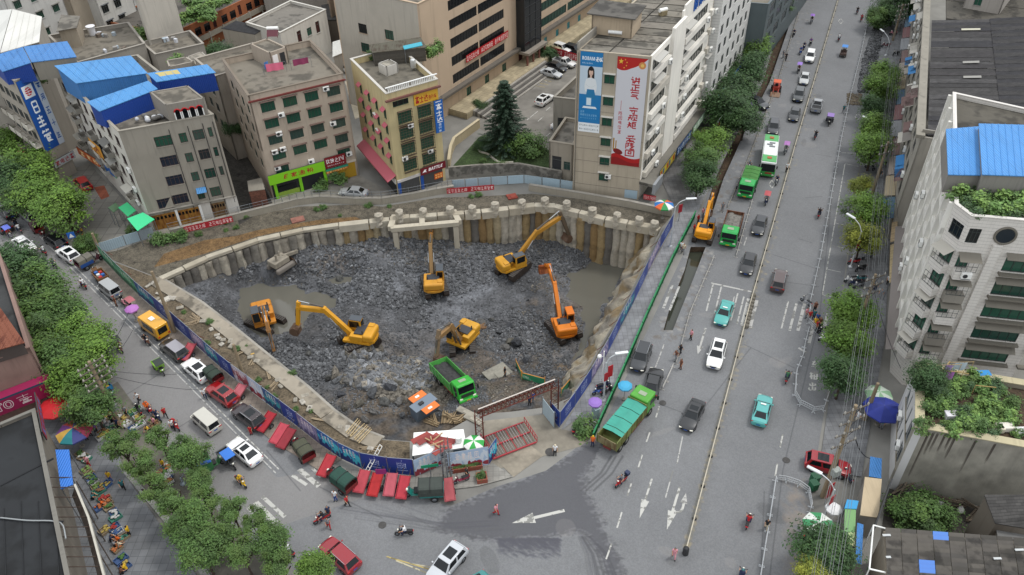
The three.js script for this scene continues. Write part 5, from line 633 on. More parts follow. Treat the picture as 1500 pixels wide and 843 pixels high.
{
const w4=(xs,ys,o={})=>grid(xs,ys,1.6,1.5,{n:4,...o});
{const b=new Bld('apartment_block','pale grey apartment block with green windows at the top left corner',rectFrom(G(58,128),G(126,92),14),22,{wall:plaster('#c4c4c2'),roof:roofM});b.wall(0,w4([2.5,6.4,10.5,14.2],[5,8.4,11.8,15.2,18.4],{kind:'hood',cm:M('#7d7a75',.9),gm:GLASS[0]}));b.rest();}
{const b=new Bld('apartment_block','pale apartment block with bay windows behind the grey roof terrace',rectFrom(G(166,78),G(212,54),14),21,{wall:plaster('#cbcac6'),roof:roofM});b.wall(0,grid([1.8,5.4,9.2],[5,8.3,11.6,14.9,18],1.8,1.7,{n:3,gm:GLASS[3],kind:'hood',cm:M('#55575a',.8)}));b.wall(1,grid([4,9],[8,11.5,15],2,1.7,{n:3}));b.rest();}
new Bld('beige_house','blank beige house wedged between the two pale apartment blocks',rectFrom(G(131,84),G(166,72),9),18,{wall:plaster('#b5aa9a'),roof:roofM}).rest();simple('apartment_block','grey block with a dark shop window behind the vine garden',[[186,-40],[238,-60],[230,-90],[180,-80]],24,{wall:plaster('#b9b5ad')},{0:grid([8],[12],4.5,2.2,{n:4,gm:GLASS[3]})});
const rt=simple('terrace_house','house with a broad stained roof terrace holding a white water tank',[[112,92],[212,64],[188,33],[70,52]],12.5,{parapet:.6});
const hut=shed('rooftop_hut','square concrete rooftop hut with a maroon edged flat roof',[[82,46.5],[112,41],[117,24],[89,22]],[15.4],11.9,M('#7d7a74',.95,'roof'),plaster('#a69c8d'),{category:'rooftop hut',inset:.14});
const tk=thing('water_tank','white lidded plastic water tank on the stained roof terrace','water tank',G(136,52,11.9));mb().lathe([[0,1.9],[.8,1.8],[.85,1.7],[.7,1.65],[.62,.2],[.6,0],[0,0]],18).build('tank',M('#d9d9dc',.5),tk);mb().lathe([[0,1.98],[.82,1.86],[.84,1.8]],18).build('lid',M('#ececf0',.4),tk);
const jr=RNG(12),jk=(lab,x,y,z,n)=>{const t=thing('roof_junk',lab,'junk',G(x,y,z));for(let k=0;k<n;k++)mb().rbox(jr()*4-2,.3,jr()*2-1,.4+jr()*.7,.5+jr()*.3,.4+jr()*.5,.06,1,jr()*3).build(['crate','sack','pot'][k % 3],M(['#c9cbd0','#8d8a86','#6a5f55','#a5b0b8'][k % 4],.8),t);};
jk('clutter of pots and sacks beside the white water tank',150,54,11.9,8);jk('white boxes on the small roof behind the vine plants',256,60,11.5,5);jk('dark basin and panels on the ledge behind the light blue roof',168,74,11.9,4);
simple('small_house','grey flat roofed house with two roof yards behind the blue sheds',[[227,80],[298,64],[278,45],[206,62]],11.5,{parapet:.8},{0:grid([12],[8.6],.9,.8,{n:1})});mb();
simple('small_house','little grey house with one window behind the tan roof patch',[[247,98],[284,90],[272,83],[243,88]],14.5,{parapet:.1,wall:plaster('#a59e94')},{0:grid([3.0],[11.2],1.4,1.6,{n:3})});simple('small_house','pale sloping roof house right of the little grey house',[[284,95],[309,88],[295,75],[273,83]],14,{parapet:.1,roof:M('#9d988f',.9,'roof')});
{const A=G(262,92),B=G(432,4),H=topOf(262,92,50),pts=rectFrom(A,B,20),W=Math.hypot(B.x-A.x,B.z-A.z),brick=M('#a2623f',.9,'grime',{size:6}),b=new Bld('brick_house','long orange brick house with a grey balcony and a vine covered roof',pts,H,{wall:brick,roof:M('#5d5954',.95,'roof'),parapet:.3,cap:K.concrete,frame:M('#3b2320',.7)});const f=b.wall(0,evenly(14,.5,W-.5).flatMap((x,k)=>[{x:x-.9,y:H-2.9,w:k % 3===1?1.0:1.8,h:k % 3===1?2.2:1.7,n:2,gm:k % 3===1?M('#3e1a18',.6):GLASS[3]},{x:x-.9,y:H-6.4,w:1.8,h:1.9,n:2,gm:GLASS[3]}]));const q=f.hang('balcony',mb().b(0,W,0,.2,0,1.6).b(0,W,.2,1.1,1.45,1.6).geo(),M('#8d877b',.9,'grime'),0,H-3.6);for(let k=0;k<=9;k++)put('post',mb().b(-.15,.15,-3.4,1.25,1.4,1.65).geo(),K.concrete,q).position.x=.3+k*(W-.6)/ 9;b.rest();}
{const b=simple('white_house','white low house with grey and dark roofs behind the beige block',[[410,48],[477,14],[425,1],[360,33]],9,{wall:plaster('#d2d0ca'),roof:M('#7a7772',.95,'roof'),parapet:.5},{0:[{x:4.5,y:5.2,w:1.2,h:2.4,n:1,gm:M('#3e1c1a',.6)},{x:7.5,y:5.6,w:1.4,h:1.6,n:2,gm:GLASS[0]},{x:10.3,y:5.2,w:1.2,h:2.4,n:1,gm:M('#3e1c1a',.6)},{x:13,y:5.6,w:1.4,h:1.6,n:2,gm:GLASS[0]},{x:14,y:1.6,w:2,h:2,n:2,gm:GLASS[0]}]});shed('dark_roof','small dark pitched roof with a white edge behind the beige block',[[324,42],[373,51],[390,40],[345,31]],[7.6,7.6,8.6,8.6],0,M('#3a3a3d',.8,'tiles',{size:3}),plaster('#a9a399'),{inset:.03});shed('dark_roof','dark low roof strip in front of the white house',[[400,62],[474,22],[470,14],[398,52]],[6.5,6.5,7,7],0,M('#444448',.8,'tiles',{size:3}),plaster('#b5b0a8'),{inset:.03});}
{const b=new Bld('old_block','old beige block with green windows left of the office gable',rectFrom(G(511,72),G(558,70),10),17,{wall:plaster('#a99f8f'),roof:roofM});b.wall(0,grid([2.2,5.2],[3.4,6.8,10.2,13.4],1.3,1.6,{n:2,gm:GLASS[0]}));b.rest();}
shed('white_roof_shed','white corrugated roof shed behind the beige block',[[487,84],[548,59],[531,49],[487,62]],[4.2,4.2,4.8,4.8],0,M('#d3d3ce',.5,undefined,{bump:'wave',bumpScale:.08}),plaster('#9d9a94'),{panels:7});shed('dark_roof','dark tiled roof in the far yard left of the old beige block',[[478,30],[505,30],[502,2],[470,8]],[5,5,6.5,6.5],0,darkTile,plaster('#6d655c'));
const rw=simple('rear_house','far rear house closing the view behind the white house',[[478,-20],[560,-45],[545,-70],[470,-50]],12,{wall:plaster('#8a7a6a')});
simple('rear_house','far rear grey house behind the brick house',[[380,-30],[470,-50],[450,-80],[370,-60]],10,{wall:plaster('#8f8b86')});
structure('back_lane',flat(gp([[350,330],[300,150],[318,130],[400,300]]),.03),M('#4d4a45',.95,'rock'));
const hutb=shed('brick_hut','small red brick hut with a sheet roof in the gap between the blocks',[[364,281],[388,278],[383,261],[362,266]],[3],0,M('#8a857b',.9,'grime'),M('#8a5a48',.9,'tiles',{size:2}),{inset:.02});
const lot=structure('stone_yard',flat(gp([[505,120],[528,112],[545,165],[520,175]]),.03),M('#c9c0ab',.9,'conc',{size:5}));
}
{
const B=G(88,592),H=topOf(88,592,509),A0=G(-30,640),f0=rectFrom(A0,B,22),b=new Bld('shop_building','brown shop building with a magenta sign and a rusty roof at the left edge',f0,H,{wall:M('#8b726a',.9,'grime',{size:6}),roof:M('#3b3d3f',.95,'roof'),parapet:.5,frame:M('#3b3431',.7)}),W=Math.hypot(f0[1][0]-f0[0][0],f0[1][1]-f0[0][1]);
const f=b.wall(0,[{x:W-9.5,y:4.8,w:6.2,h:2.2,n:7,kind:'ribbon',gm:M('#4c504b',.3)}]);b.rest();
shed('rusty_roof','rusty brown corrugated roof at the left edge above the magenta sign',[[-40,524],[36,503],[-8,440],[-60,455]],[H+1.4,H+1.2,H+2.4,H+2.4],H-.5,M('#8d5b48',.8,'rust',{bump:'wave',bumpScale:.06}),M('#4d4440',.9),{panels:8,inset:.08});
board('shop_sign','magenta shop sign with large white outlined lettering','sign',f.world(W-15,2.7,1.3),f.world(W+.4,2.7,1.3),2.2,printMat(768,140,(x,w,h)=>{x.fillStyle='#8c1548';x.fillRect(0,0,w,h);x.strokeStyle='#d9d2cf';x.lineWidth=5;x.font='bold 92px sans-serif';x.strokeText('DUSTO',330,105,230);glyph(x,'士',610,50,60,36,'#d9d2cf',.1);glyph(x,'富',615,92,64,44,'#d9d2cf',.1);x.fillStyle='#27475e';x.fillRect(0,0,w,16);}),{thick:1.2,back:M('#8c1548',.7)});
}
{
const H=7.2,p=[[0,621],[50,600],[104,862],[-120,930],[-120,650]].map((q)=>G(...q,H)),b=new Bld('hall','large hall with a black tarred flat roof at the lower left',[p[3],p[2],p[1],p[0],p[4]].map((v)=>[v.x,v.z]).reverse().reverse(),H,{wall:plaster('#7a746b'),roof:M('#26292d',.92,'roof',{size:18}),parapet:.35,cap:M('#77756f',.9,'grime')});
b.rest();const Y=H-.35;
const strip=(a,c,w,n,m)=>{const A=G(...a,Y+.02).sub(b.O),C=G(...c,Y+.02).sub(b.O);mb().beam(A,C,w,.1).build(n,m,b.t);};
for(const[a,c]of[[[0,712],[78,672]],[[0,760],[92,765]]])strip(a,c,.18,'roof_seam',M('#1b1d20',.9));for(const[a,c]of[[[30,735],[34,843]],[[55,735],[60,843]],[[5,745],[8,843]],[[80,745],[86,843]]])strip(a,c,.06,'roof_seam',M('#1d1f22',.9));
const pipe=mb().tube([[0,759],[40,763],[78,764],[90,768],[96,790]].map((q)=>G(...q,Y+.25).sub(b.O)),.07).build('conduit',M('#8f9394',.6),b.t);
const gt=thing('sign_gantry','long rusty sign gantry with a white top board along the hall front','sign frame',G(110,700)),gpnt=(x,y,h)=>G(x,y,h).sub(gt.position);const q=[[110,712],[130,760],[154,850]];
for(let i=1;i<3;i++){const a=gpnt(...q[i-1],6.5),c=gpnt(...q[i],6.5);mb().beam(a,c,.18,.5).build('white_board',M('#b5b2a8',.7,'grime',{size:3}),gt);const a2=a.clone().add(V3(-.9,-1.5,0)),c2=c.clone().add(V3(-.9,-1.5,0));mb().quad(a2,c2,c,a).build('sheet',M('#5c5d5c',.8,'rust'),gt);}
for(let k=0;k<11;k++){const t=k/10,a=gpnt(lerp(110,152,t),lerp(700,845,t),6.2),c=a.clone().add(V3(-2.6,.4,.2));mb().bar(a,c,.05).build('strut',M('#4d4540',.8,'rust'),gt);}
for(let k=0;k<5;k++){const a=gpnt(lerp(111,152,k/4),lerp(705,840,k/4),6.2);mb().bar([a.x,0,a.z],a,.06).build('post',M('#5d544d',.8),gt);}
shed('canopy_roof','narrow blue ribbed canopy roof by the black tarred hall',[[89,718],[107,711],[101,660],[81,660]],[6.2],0,M('#2a6cc0',.5,undefined,{bump:'wave',bumpScale:.05}),K.steel,{posts:1});
const s0=G(103,703),s1=G(91,645);board('red_banner','red lettered banner board standing over the blue canopy','banner',V3(s0.x,6.4,s0.z),V3(s1.x,6.4,s1.z),1.3,printMat(256,64,rowText('富士达家用','#8d1f30','#3f6fae')));
structure('plaza',flat(gp([[60,610],[105,600],[150,580],[172,660],[185,700],[292,850],[250,900],[60,900]]),.13),M('#77797c',.85,'slab',{size:6.4}));structure('plaza_edge',flat(gp([[172,684],[178,680],[262,775],[312,850],[298,850],[250,778]]),.16),M('#9b9b96',.9,'slab',{size:5}));
structure('planting_strip',flat(gp([[120,590],[172,560],[230,640],[310,740],[410,840],[320,850],[262,776],[180,680]]),.05),M('#6f6c64',.95,'conc'));
}
// ------------------------------------------------------------------ trees,shrubs,grass
function leaves(seed,n,leaf,spread,o={}){
const r=RNG(seed),P=[],C=[],clumps=[],nc=o.clumps??46,q=V3(),a=V3(),b=V3(),nrm=V3(),base=o.tone??[.052,.108,.02];
while(clumps.length<nc){const x=r()*2-1,y=r()*2-1,z=r()*2-1,d=Math.hypot(x,y,z);if(d>1||d<(o.hollow??.42))continue;const w=.75+.5*vn(x*2+seed,z*2+y);clumps.push({c:V3(x*w,y*(o.flat??.82)*w,z*w),s:spread*(.6+.7*r()),t:.7+.65*r(),y:r()});}
for(let i=0;i<n;i++){
const k=clumps[(r()*nc)|0],th=r()*6.283,u=r()*2-1,rad=k.s*Math.cbrt(r())*(r()<.4?1.9:1),s=Math.sqrt(1-u*u);q.set(k.c.x+rad*s*Math.cos(th),k.c.y+rad*u*.75,k.c.z+rad*s*Math.sin(th));
nrm.set(r()-.5,.35+r()*.9,r()-.5).addScaledVector(q,.5).normalize();a.set(r()-.5,r()-.5,r()-.5).cross(nrm).normalize();b.crossVectors(nrm,a);const l=leaf*(.6+.8*r()),w=l*(o.thin??.5);
const p0=q.clone().addScaledVector(a,-l),p1=q.clone().addScaledVector(b,w),p2=q.clone().addScaledVector(a,l),p3=q.clone().addScaledVector(b,-w);P.push(...p0.toArray(),...p1.toArray(),...p2.toArray(),...p0.toArray(),...p2.toArray(),...p3.toArray());
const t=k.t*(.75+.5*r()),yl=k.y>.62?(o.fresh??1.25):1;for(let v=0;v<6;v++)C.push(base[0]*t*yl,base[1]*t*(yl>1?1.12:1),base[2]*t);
}
const g=new THREE.BufferGeometry();g.setAttribute('position',new THREE.Float32BufferAttribute(P,3));g.setAttribute('color',new THREE.Float32BufferAttribute(C,3));g.computeVertexNormals();return g;
}
const leafM=new THREE.MeshStandardMaterial({vertexColors:true,roughness:.7,side:THREE.DoubleSide}),barkM=M('#4f4238',.95,'planks');
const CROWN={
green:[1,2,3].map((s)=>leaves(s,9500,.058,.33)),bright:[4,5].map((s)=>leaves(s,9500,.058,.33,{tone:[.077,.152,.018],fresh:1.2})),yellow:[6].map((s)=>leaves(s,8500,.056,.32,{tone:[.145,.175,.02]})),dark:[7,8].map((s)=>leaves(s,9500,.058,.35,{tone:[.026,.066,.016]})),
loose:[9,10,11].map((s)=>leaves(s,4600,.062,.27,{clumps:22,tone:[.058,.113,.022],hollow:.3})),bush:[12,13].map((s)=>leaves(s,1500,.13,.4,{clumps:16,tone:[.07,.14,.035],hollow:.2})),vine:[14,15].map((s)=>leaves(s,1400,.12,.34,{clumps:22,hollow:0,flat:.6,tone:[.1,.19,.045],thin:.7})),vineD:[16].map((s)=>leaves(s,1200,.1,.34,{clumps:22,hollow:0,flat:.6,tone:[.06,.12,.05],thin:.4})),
};
function limbs(seed,h,r){const q=RNG(seed),m=mb();m.bar([0,0,0],[.1,h*.6,0],.17,.12,7);for(let i=0;i<6;i++){const a=i*1.05+q(),t=h*(.45+.15*q()),e=[Math.cos(a)*r*.62,h+r*(.1+.4*q()),Math.sin(a)*r*.62];m.tube([[.08,t,0],[e[0]*.5,(t+e[1])/ 2+.2,e[2]*.5],e],.075,5,6);}return m.geo();}
const trunkG=[1,2,3].map((s)=>limbs(s,3.2,2.2));
let treeN=0;
function tree(px,py,rpx,kind,label,o={}){
const h=o.h??4.2,c=G(px,py,h),dist=c.distanceTo(camera.position),r=rpx*dist/FOC*(o.k??1.0),i=treeN++,t=thing(o.name??'street_tree',label,'tree',V3(c.x,.02,c.z),i*2.4,o.group),set=CROWN[kind];
const tr=put('trunk',trunkG[i % 3],barkM,t);tr.scale.set(r/2.6,h/3.9,r/2.6);const cr=put('crown',set[i % set.length],leafM,t);cr.position.y=h;const q=r*(kind==='loose'?.7:.88);cr.scale.set(q,q*(o.tall??.95),q);return t;
}
const TREES=[
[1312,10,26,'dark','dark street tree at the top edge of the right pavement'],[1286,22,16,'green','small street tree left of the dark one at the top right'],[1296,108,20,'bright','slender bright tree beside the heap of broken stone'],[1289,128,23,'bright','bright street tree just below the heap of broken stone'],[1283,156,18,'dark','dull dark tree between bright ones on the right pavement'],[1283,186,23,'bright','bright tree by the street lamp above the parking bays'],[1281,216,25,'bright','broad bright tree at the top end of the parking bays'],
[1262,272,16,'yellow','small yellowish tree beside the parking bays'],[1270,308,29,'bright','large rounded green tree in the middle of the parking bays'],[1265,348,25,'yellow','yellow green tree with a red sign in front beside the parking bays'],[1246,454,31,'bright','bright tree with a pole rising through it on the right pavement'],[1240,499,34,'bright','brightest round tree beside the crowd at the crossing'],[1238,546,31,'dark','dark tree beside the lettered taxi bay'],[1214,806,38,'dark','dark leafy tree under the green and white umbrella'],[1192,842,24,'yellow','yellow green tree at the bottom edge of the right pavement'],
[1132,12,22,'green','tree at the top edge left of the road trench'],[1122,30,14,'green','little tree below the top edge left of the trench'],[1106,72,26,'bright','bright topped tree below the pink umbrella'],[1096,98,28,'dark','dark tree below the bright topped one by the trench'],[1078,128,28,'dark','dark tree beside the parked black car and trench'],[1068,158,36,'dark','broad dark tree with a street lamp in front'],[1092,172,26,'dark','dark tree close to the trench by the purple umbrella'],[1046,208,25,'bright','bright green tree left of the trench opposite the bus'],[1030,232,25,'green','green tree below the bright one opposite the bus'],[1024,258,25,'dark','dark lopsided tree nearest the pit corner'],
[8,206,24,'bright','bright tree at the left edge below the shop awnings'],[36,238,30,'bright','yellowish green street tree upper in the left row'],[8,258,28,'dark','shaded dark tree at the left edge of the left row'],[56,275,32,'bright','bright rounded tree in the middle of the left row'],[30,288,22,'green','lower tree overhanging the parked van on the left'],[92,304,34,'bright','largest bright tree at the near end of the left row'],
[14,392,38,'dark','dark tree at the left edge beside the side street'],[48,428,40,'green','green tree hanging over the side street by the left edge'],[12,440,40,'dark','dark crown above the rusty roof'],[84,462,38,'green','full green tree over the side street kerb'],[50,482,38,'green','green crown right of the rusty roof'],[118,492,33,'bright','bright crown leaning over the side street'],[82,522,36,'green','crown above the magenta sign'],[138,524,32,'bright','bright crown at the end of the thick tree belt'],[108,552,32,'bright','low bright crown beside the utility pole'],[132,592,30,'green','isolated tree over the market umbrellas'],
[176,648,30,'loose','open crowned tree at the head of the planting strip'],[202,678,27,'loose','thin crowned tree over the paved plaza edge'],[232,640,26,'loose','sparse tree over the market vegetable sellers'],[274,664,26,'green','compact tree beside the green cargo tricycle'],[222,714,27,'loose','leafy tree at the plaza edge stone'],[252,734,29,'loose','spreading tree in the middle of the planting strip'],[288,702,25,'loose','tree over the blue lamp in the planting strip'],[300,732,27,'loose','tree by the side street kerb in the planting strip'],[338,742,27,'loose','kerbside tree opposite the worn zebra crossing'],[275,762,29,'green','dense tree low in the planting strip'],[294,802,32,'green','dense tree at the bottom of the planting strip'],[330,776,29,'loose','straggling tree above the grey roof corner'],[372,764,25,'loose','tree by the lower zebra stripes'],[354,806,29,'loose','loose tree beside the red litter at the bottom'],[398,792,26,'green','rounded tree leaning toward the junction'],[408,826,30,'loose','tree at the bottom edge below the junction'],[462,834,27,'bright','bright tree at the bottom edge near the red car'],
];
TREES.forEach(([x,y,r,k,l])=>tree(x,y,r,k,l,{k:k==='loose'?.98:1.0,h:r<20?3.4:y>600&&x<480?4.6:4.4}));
{
const b=G(741,218),H=topOf(741,218,114),t=thing('conifer','tall dark conifer in the walled garden before the office','tree',b),r=RNG(99),P=[],C=[];
mb().bar([0,0,0],[0,H*.96,0],.24,.04,8).build('trunk',barkM,t);
for(let k=0;k<26;k++){const y=H*(.08+.9*k/26),R=4.5*(.85+.3*vn(k*.7,3))*Math.pow(1-k/26.5,.8)+.15,nb=12-(k/4|0);for(let j=0;j<nb;j++){const a=j/nb*6.283+k*1.3+r()*.4,rr=R*(.72+.4*r());for(let s=0;s<64;s++){const f=.12+.88*s/64,d=rr*f,w=.5*(1-f*.55)*(r()*2-1),x=Math.cos(a)*d-Math.sin(a)*w,z=Math.sin(a)*d+Math.cos(a)*w,yy=y-d*.16+.25*f*f*rr*.3+(r()-.5)*.2,l=.2+.2*r(),an=a+(r()-.5)*1.6;const ex=Math.cos(an)*l,ez=Math.sin(an)*l,px=-Math.sin(an)*.13,pz=Math.cos(an)*.13;P.push(x+px,yy,z+pz,x-px,yy,z-pz,x+ex,yy-.1+.1*r(),z+ez);const g=.7+.6*r();for(let v=0;v<3;v++)C.push(.02*g,.046*g,.024*g);}}}
const g=new THREE.BufferGeometry();g.setAttribute('position',new THREE.Float32BufferAttribute(P,3));g.setAttribute('color',new THREE.Float32BufferAttribute(C,3));g.computeVertexNormals();put('crown',g,leafM,t);
}
function bush(px,py,rpx,kind,label,o={}){const y=o.y??0,c=G(px,py,y+.4),r=rpx*c.distanceTo(camera.position)/ FOC,i=treeN++,t=thing(o.name??'shrub',label,o.cat??'shrub',V3(c.x,y,c.z),i,o.group);const q=put('foliage',CROWN[kind][i % CROWN[kind].length],leafM,t);q.scale.set(r,r*(o.tall??.85),r);q.position.y=r*.55;mb().bar([0,0,0],[.05,r*.8,0],.04).bar([0,0,0],[r*.4,r*.7,.1],.03).bar([0,0,0],[-r*.3,r*.7,-.2],.03).build('stem',barkM,t);return t;}
bush(772,222,24,'green','rounded garden tree at the right of the tall conifer',{tall:1,name:'garden_tree',cat:'tree'});bush(708,214,12,'dark','clipped dark shrub left of the tall conifer');bush(704,158,11,'dark','dark shrub at the foot of the office steps');bush(802,84,14,'dark','dark hedge bush beside the parked white pickup');bush(732,243,8,'bush','small shrub at the front of the garden lawn');bush(745,245,6,'bush','low shrub beside a pale stone on the garden lawn');
bush(1352,758,30,'green','dense dark green bush in the yard by the stalls',{tall:.8});bush(1318,778,9,'bush','small bush at the corner of the old sheet roof');bush(235,352,12,'bush','shrub on the soil beside the corner of the grey block');bush(262,349,10,'bush','second shrub on the soil by the yellow garage doors');bush(192,337,8,'bush','shrub at the foot of the bright green awnings');bush(128,360,14,'green','planter shrub by the blue pedestrian sign');bush(472,273,10,'bush','shrub before the restaurant under the red sign');bush(494,261,13,'bush','leafy shrub before the roller door of the beige block');bush(342,190,13,'dark','wild shrub in the gap between the grey and beige blocks',{y:5});bush(318,85,18,'dark','dark tree filling the gap behind the blue sheds',{y:6});bush(707,45+190,5,'bush','tiny shrub by the curved garden path');bush(500,33,9,'dark','small dark tree in the far yard');bush(258,418-330,9,'vine','vine plants in the trough behind the blue sheds',{y:11.5});
const wd=[[268,455],[302,500],[345,510],[360,505],[378,555],[400,580],[330,335],[463,305],[472,303],[497,314],[360,316],[540,300],[570,300],[690,286],[700,284],[330,325],[345,332],[428,545],[455,600],[260,470],[306,470],[390,565],[432,598],[290,342]];wd.forEach(([x,y],i)=>bush(x,y,3+i % 3,'bush','small green weed growing in the rubble strip round the pit',{name:'weed',cat:'weed',group:'weeds on the strip round the pit'}));
{
structure('garden_lawn',flat(gp([[664,243],[702,201],[712,197],[780,205],[806,222],[804,252],[740,247],[704,246]]),.05),M('#4a6135',.95,'rock',{size:3,bump:'bumpy',bumpScale:.05}));const path=[[704,205],[699,214],[703,222],[715,226],[722,232],[732,238],[752,238]].map(([x,y])=>G(x,y,.1));tag(mb().tube(path,.22,6,30).build('garden_edging',M('#a8a498',.9),scene),'winding pale stone edging across the garden lawn','edging');
const wl=thing('garden_wall','cream garden wall curving round the lawn','wall',G(658,247)),wp=[[658,247],[661,226],[666,214],[702,187]].map(([x,y])=>G(x,y).sub(wl.position));for(let i=1;i<wp.length;i++){mb().beam(wp[i-1].clone().setY(.8),wp[i].clone().setY(.8),.35,1.6).build('wall',plaster('#b9ab8d'),wl);mb().beam(wp[i-1].clone().setY(1.66),wp[i].clone().setY(1.66),.5,.12).build('coping',plaster('#c4b89c'),wl);}
const g2=thing('boundary_wall','weathered grey wall between the garden and the sheet fence','wall',G(658,262)),q=[[658,262],[704,258],[760,256],[823,268]].map(([x,y])=>G(x,y).sub(g2.position));for(let i=1;i<q.length;i++)mb().beam(q[i-1].clone().setY(1.1),q[i].clone().setY(1.1),.35,2.2).build('wall',M('#8d8a84',.95,'roof',{size:7}),g2);
const wb=(lab,px)=>{const t=thing('retaining_wall',lab,'wall',G(...px[0])),p=px.map(([x,y])=>G(x,y).sub(t.position));for(let i=1;i<p.length;i++){mb().beam(p[i-1].clone().setY(.55),p[i].clone().setY(.55),.4,1.1).build('wall',M('#9f998c',.92,'grime',{size:6}),t);mb().beam(p[i-1].clone().setY(1.14),p[i].clone().setY(1.14),.5,.1).build('coping',K.concrete,t);if(px.length>5){const n=3;for(let k=0;k<n;k++){const a=p[i-1].clone().lerp(p[i],k/n);mb().bar([a.x,1.1,a.z],[a.x,2.3,a.z],.04).build('post',K.steel,t);}mb().bar(p[i-1].clone().setY(2.2),p[i].clone().setY(2.2),.025).bar(p[i-1].clone().setY(1.7),p[i].clone().setY(1.7),.02).build('rail',K.steel,t);}}};
wb('low concrete wall with a wire rail before the apartment blocks',[[250,346],[300,334],[352,321],[405,308],[437,300],[470,296],[520,299],[560,299],[600,293],[640,285],[665,281]]);wb('concrete shoulder wall below the pale blue sheet fence',[[775,279],[850,291],[920,303],[984,317]]);
structure('lane',flat(gp([[240,345],[352,318],[437,297],[520,296],[600,290],[660,278],[655,262],[584,288],[526,257],[400,291],[352,310],[228,338]]),.02),M('#8f8c85',.95,'conc',{size:8}));
}
{const r=RNG(41),y=gardenY-.5;let k=0;for(let i=0;i<64;i++){const u=r(),v=r(),a=gardenP[0],b2=gardenP[1],c=gardenP[3],x=a[0]+(b2[0]-a[0])*(.04+.68*u)+(c[0]-a[0])*(.05+.88*v),z=a[1]+(b2[1]-a[1])*(.04+.68*u)+(c[1]-a[1])*(.05+.88*v),s=.4+.6*r(),t=thing('garden_plant','leafy vegetable plant in the rooftop garden of the terrace block','plant',V3(x,y,z),r()*6,'plants in the terrace roof garden'),kind=['vine','bush','vineD','vine'][(r()*4)|0],set=CROWN[kind];const f=put('foliage',set[k++ % set.length],leafM,t);f.scale.set(s,s*(.7+.7*r()),s);f.position.y=s*.6;mb().bar([0,0,0],[.1,s,0],.03).build('stem',barkM,t);}
const tr=tree(1359,545,21,'dark','bushy dark shrub tree at the corner of the terrace garden',{h:2.0,name:'garden_tree'});tr.position.copy(G(1361,548,gardenY+1.8));tr.position.y=y;
const cl=(lab,px,py,c,s)=>{const t=thing('hanging_cloth',lab,'laundry',G(px,py,y));const g=new THREE.PlaneGeometry(s,1.1,6,4),p=g.attributes.position;for(let i=0;i<p.count;i++)p.setZ(i,.1*Math.sin(p.getX(i)*7));g.translate(0,1.5,0);g.computeVertexNormals();put('cloth',g,M(c,.85),t);mb().bar([-1.2,2.05,0],[1.2,2.05,0],.03).bar([-1.2,0,0],[-1.2,2.1,0],.03).bar([1.2,0,0],[1.2,2.1,0],.03).build('line',M('#a58d62',.8),t);};cl('lilac cloth hung in the terrace garden',1382,556,'#a88cc4',.7);cl('pale blue shirts hung in the terrace garden',1400,552,'#b4c2cc',1.4);cl('pink violet cloth hung at the left of the terrace garden',1385,566,'#b070b8',.6);
const bx=(lab,px,py,n,c)=>{const t=thing('planting_box',lab,'box',G(px,py,y));const b=mb().rbox(0,.35,0,1.6,.6,.8,.06).build('box',M(c,.7),t);if(n>1)mb().rbox(1.3,.3,.5,1.2,.5,.8,.06).build('box',M('#d8d8d6',.7),t);};bx('white polystyrene planting boxes low in the terrace garden',1395,612,2,'#cfccd0');bx('pale boxes at the right front of the terrace garden',1470,630,2,'#d5cfc2');bx('cream box at the front edge of the terrace garden',1456,632,1,'#c9c2ac');bx('blue sheet box among the garden plants',1437,553,1,'#2f86c4');
for(const[x0,y0,x1,y1,l]of[[1365,560,1392,530,'slanting bamboo pole at the left of the terrace garden'],[1380,542,1420,548,'level bamboo pole across the terrace garden'],[1430,565,1460,568,'bamboo pole at the right of the terrace garden']]){const a=G(x0,y0,y+1.2),b=G(x1,y1,y+1.8),t=thing('bamboo_pole',l,'pole',a);mb().bar([0,0,0],b.sub(a),.05).build('pole',M('#a8905a',.7),t);mb().bar([0,-1.2,0],[0,0,0],.04).build('stake',M('#a8905a',.7),t);}
}
{const y=tileB.H-.5;[[1420,300],[1432,292],[1446,305],[1440,282],[1462,310],[1474,298],[1480,312],[1494,304],[1448,270],[1428,310],[1490,292],[1412,290]].forEach(([x,yy],i)=>{bush(x,yy,13+i % 3*2,i % 3?'vine':'vineD','climbing garden plant on the roof of the white tiled block',{y,tall:i===8?1.5:.9,name:'garden_plant',cat:'plant',group:'plants on the tiled block roof'});});}
{const y=6.8;[[262,34],[275,28],[288,26],[300,16],[312,10],[320,4],[240,42],[228,30],[282,10],[330,2],[206,50],[232,52],[248,40],[214,56],[300,24]].forEach(([x,yy],i)=>bush(x,yy,9+i % 3*2,'vine','vine climbing on the flat roof behind the brick house',{y:8,name:'vine',cat:'plant',group:'vines on the brick house roof'}));}
bush(545,82,8,'bush','potted plant at the left edge of the yellow block roof',{y:16.7});bush(632,78,10,'vine','climbing plant at the right edge of the yellow block roof',{y:16.7,tall:1.3});bush(640,70,9,'vine','trellis plant at the far right of the yellow block roof',{y:16.7,tall:1.5});bush(65,112,10,'bush','balcony plants hanging beside the huge blue sign',{y:14});
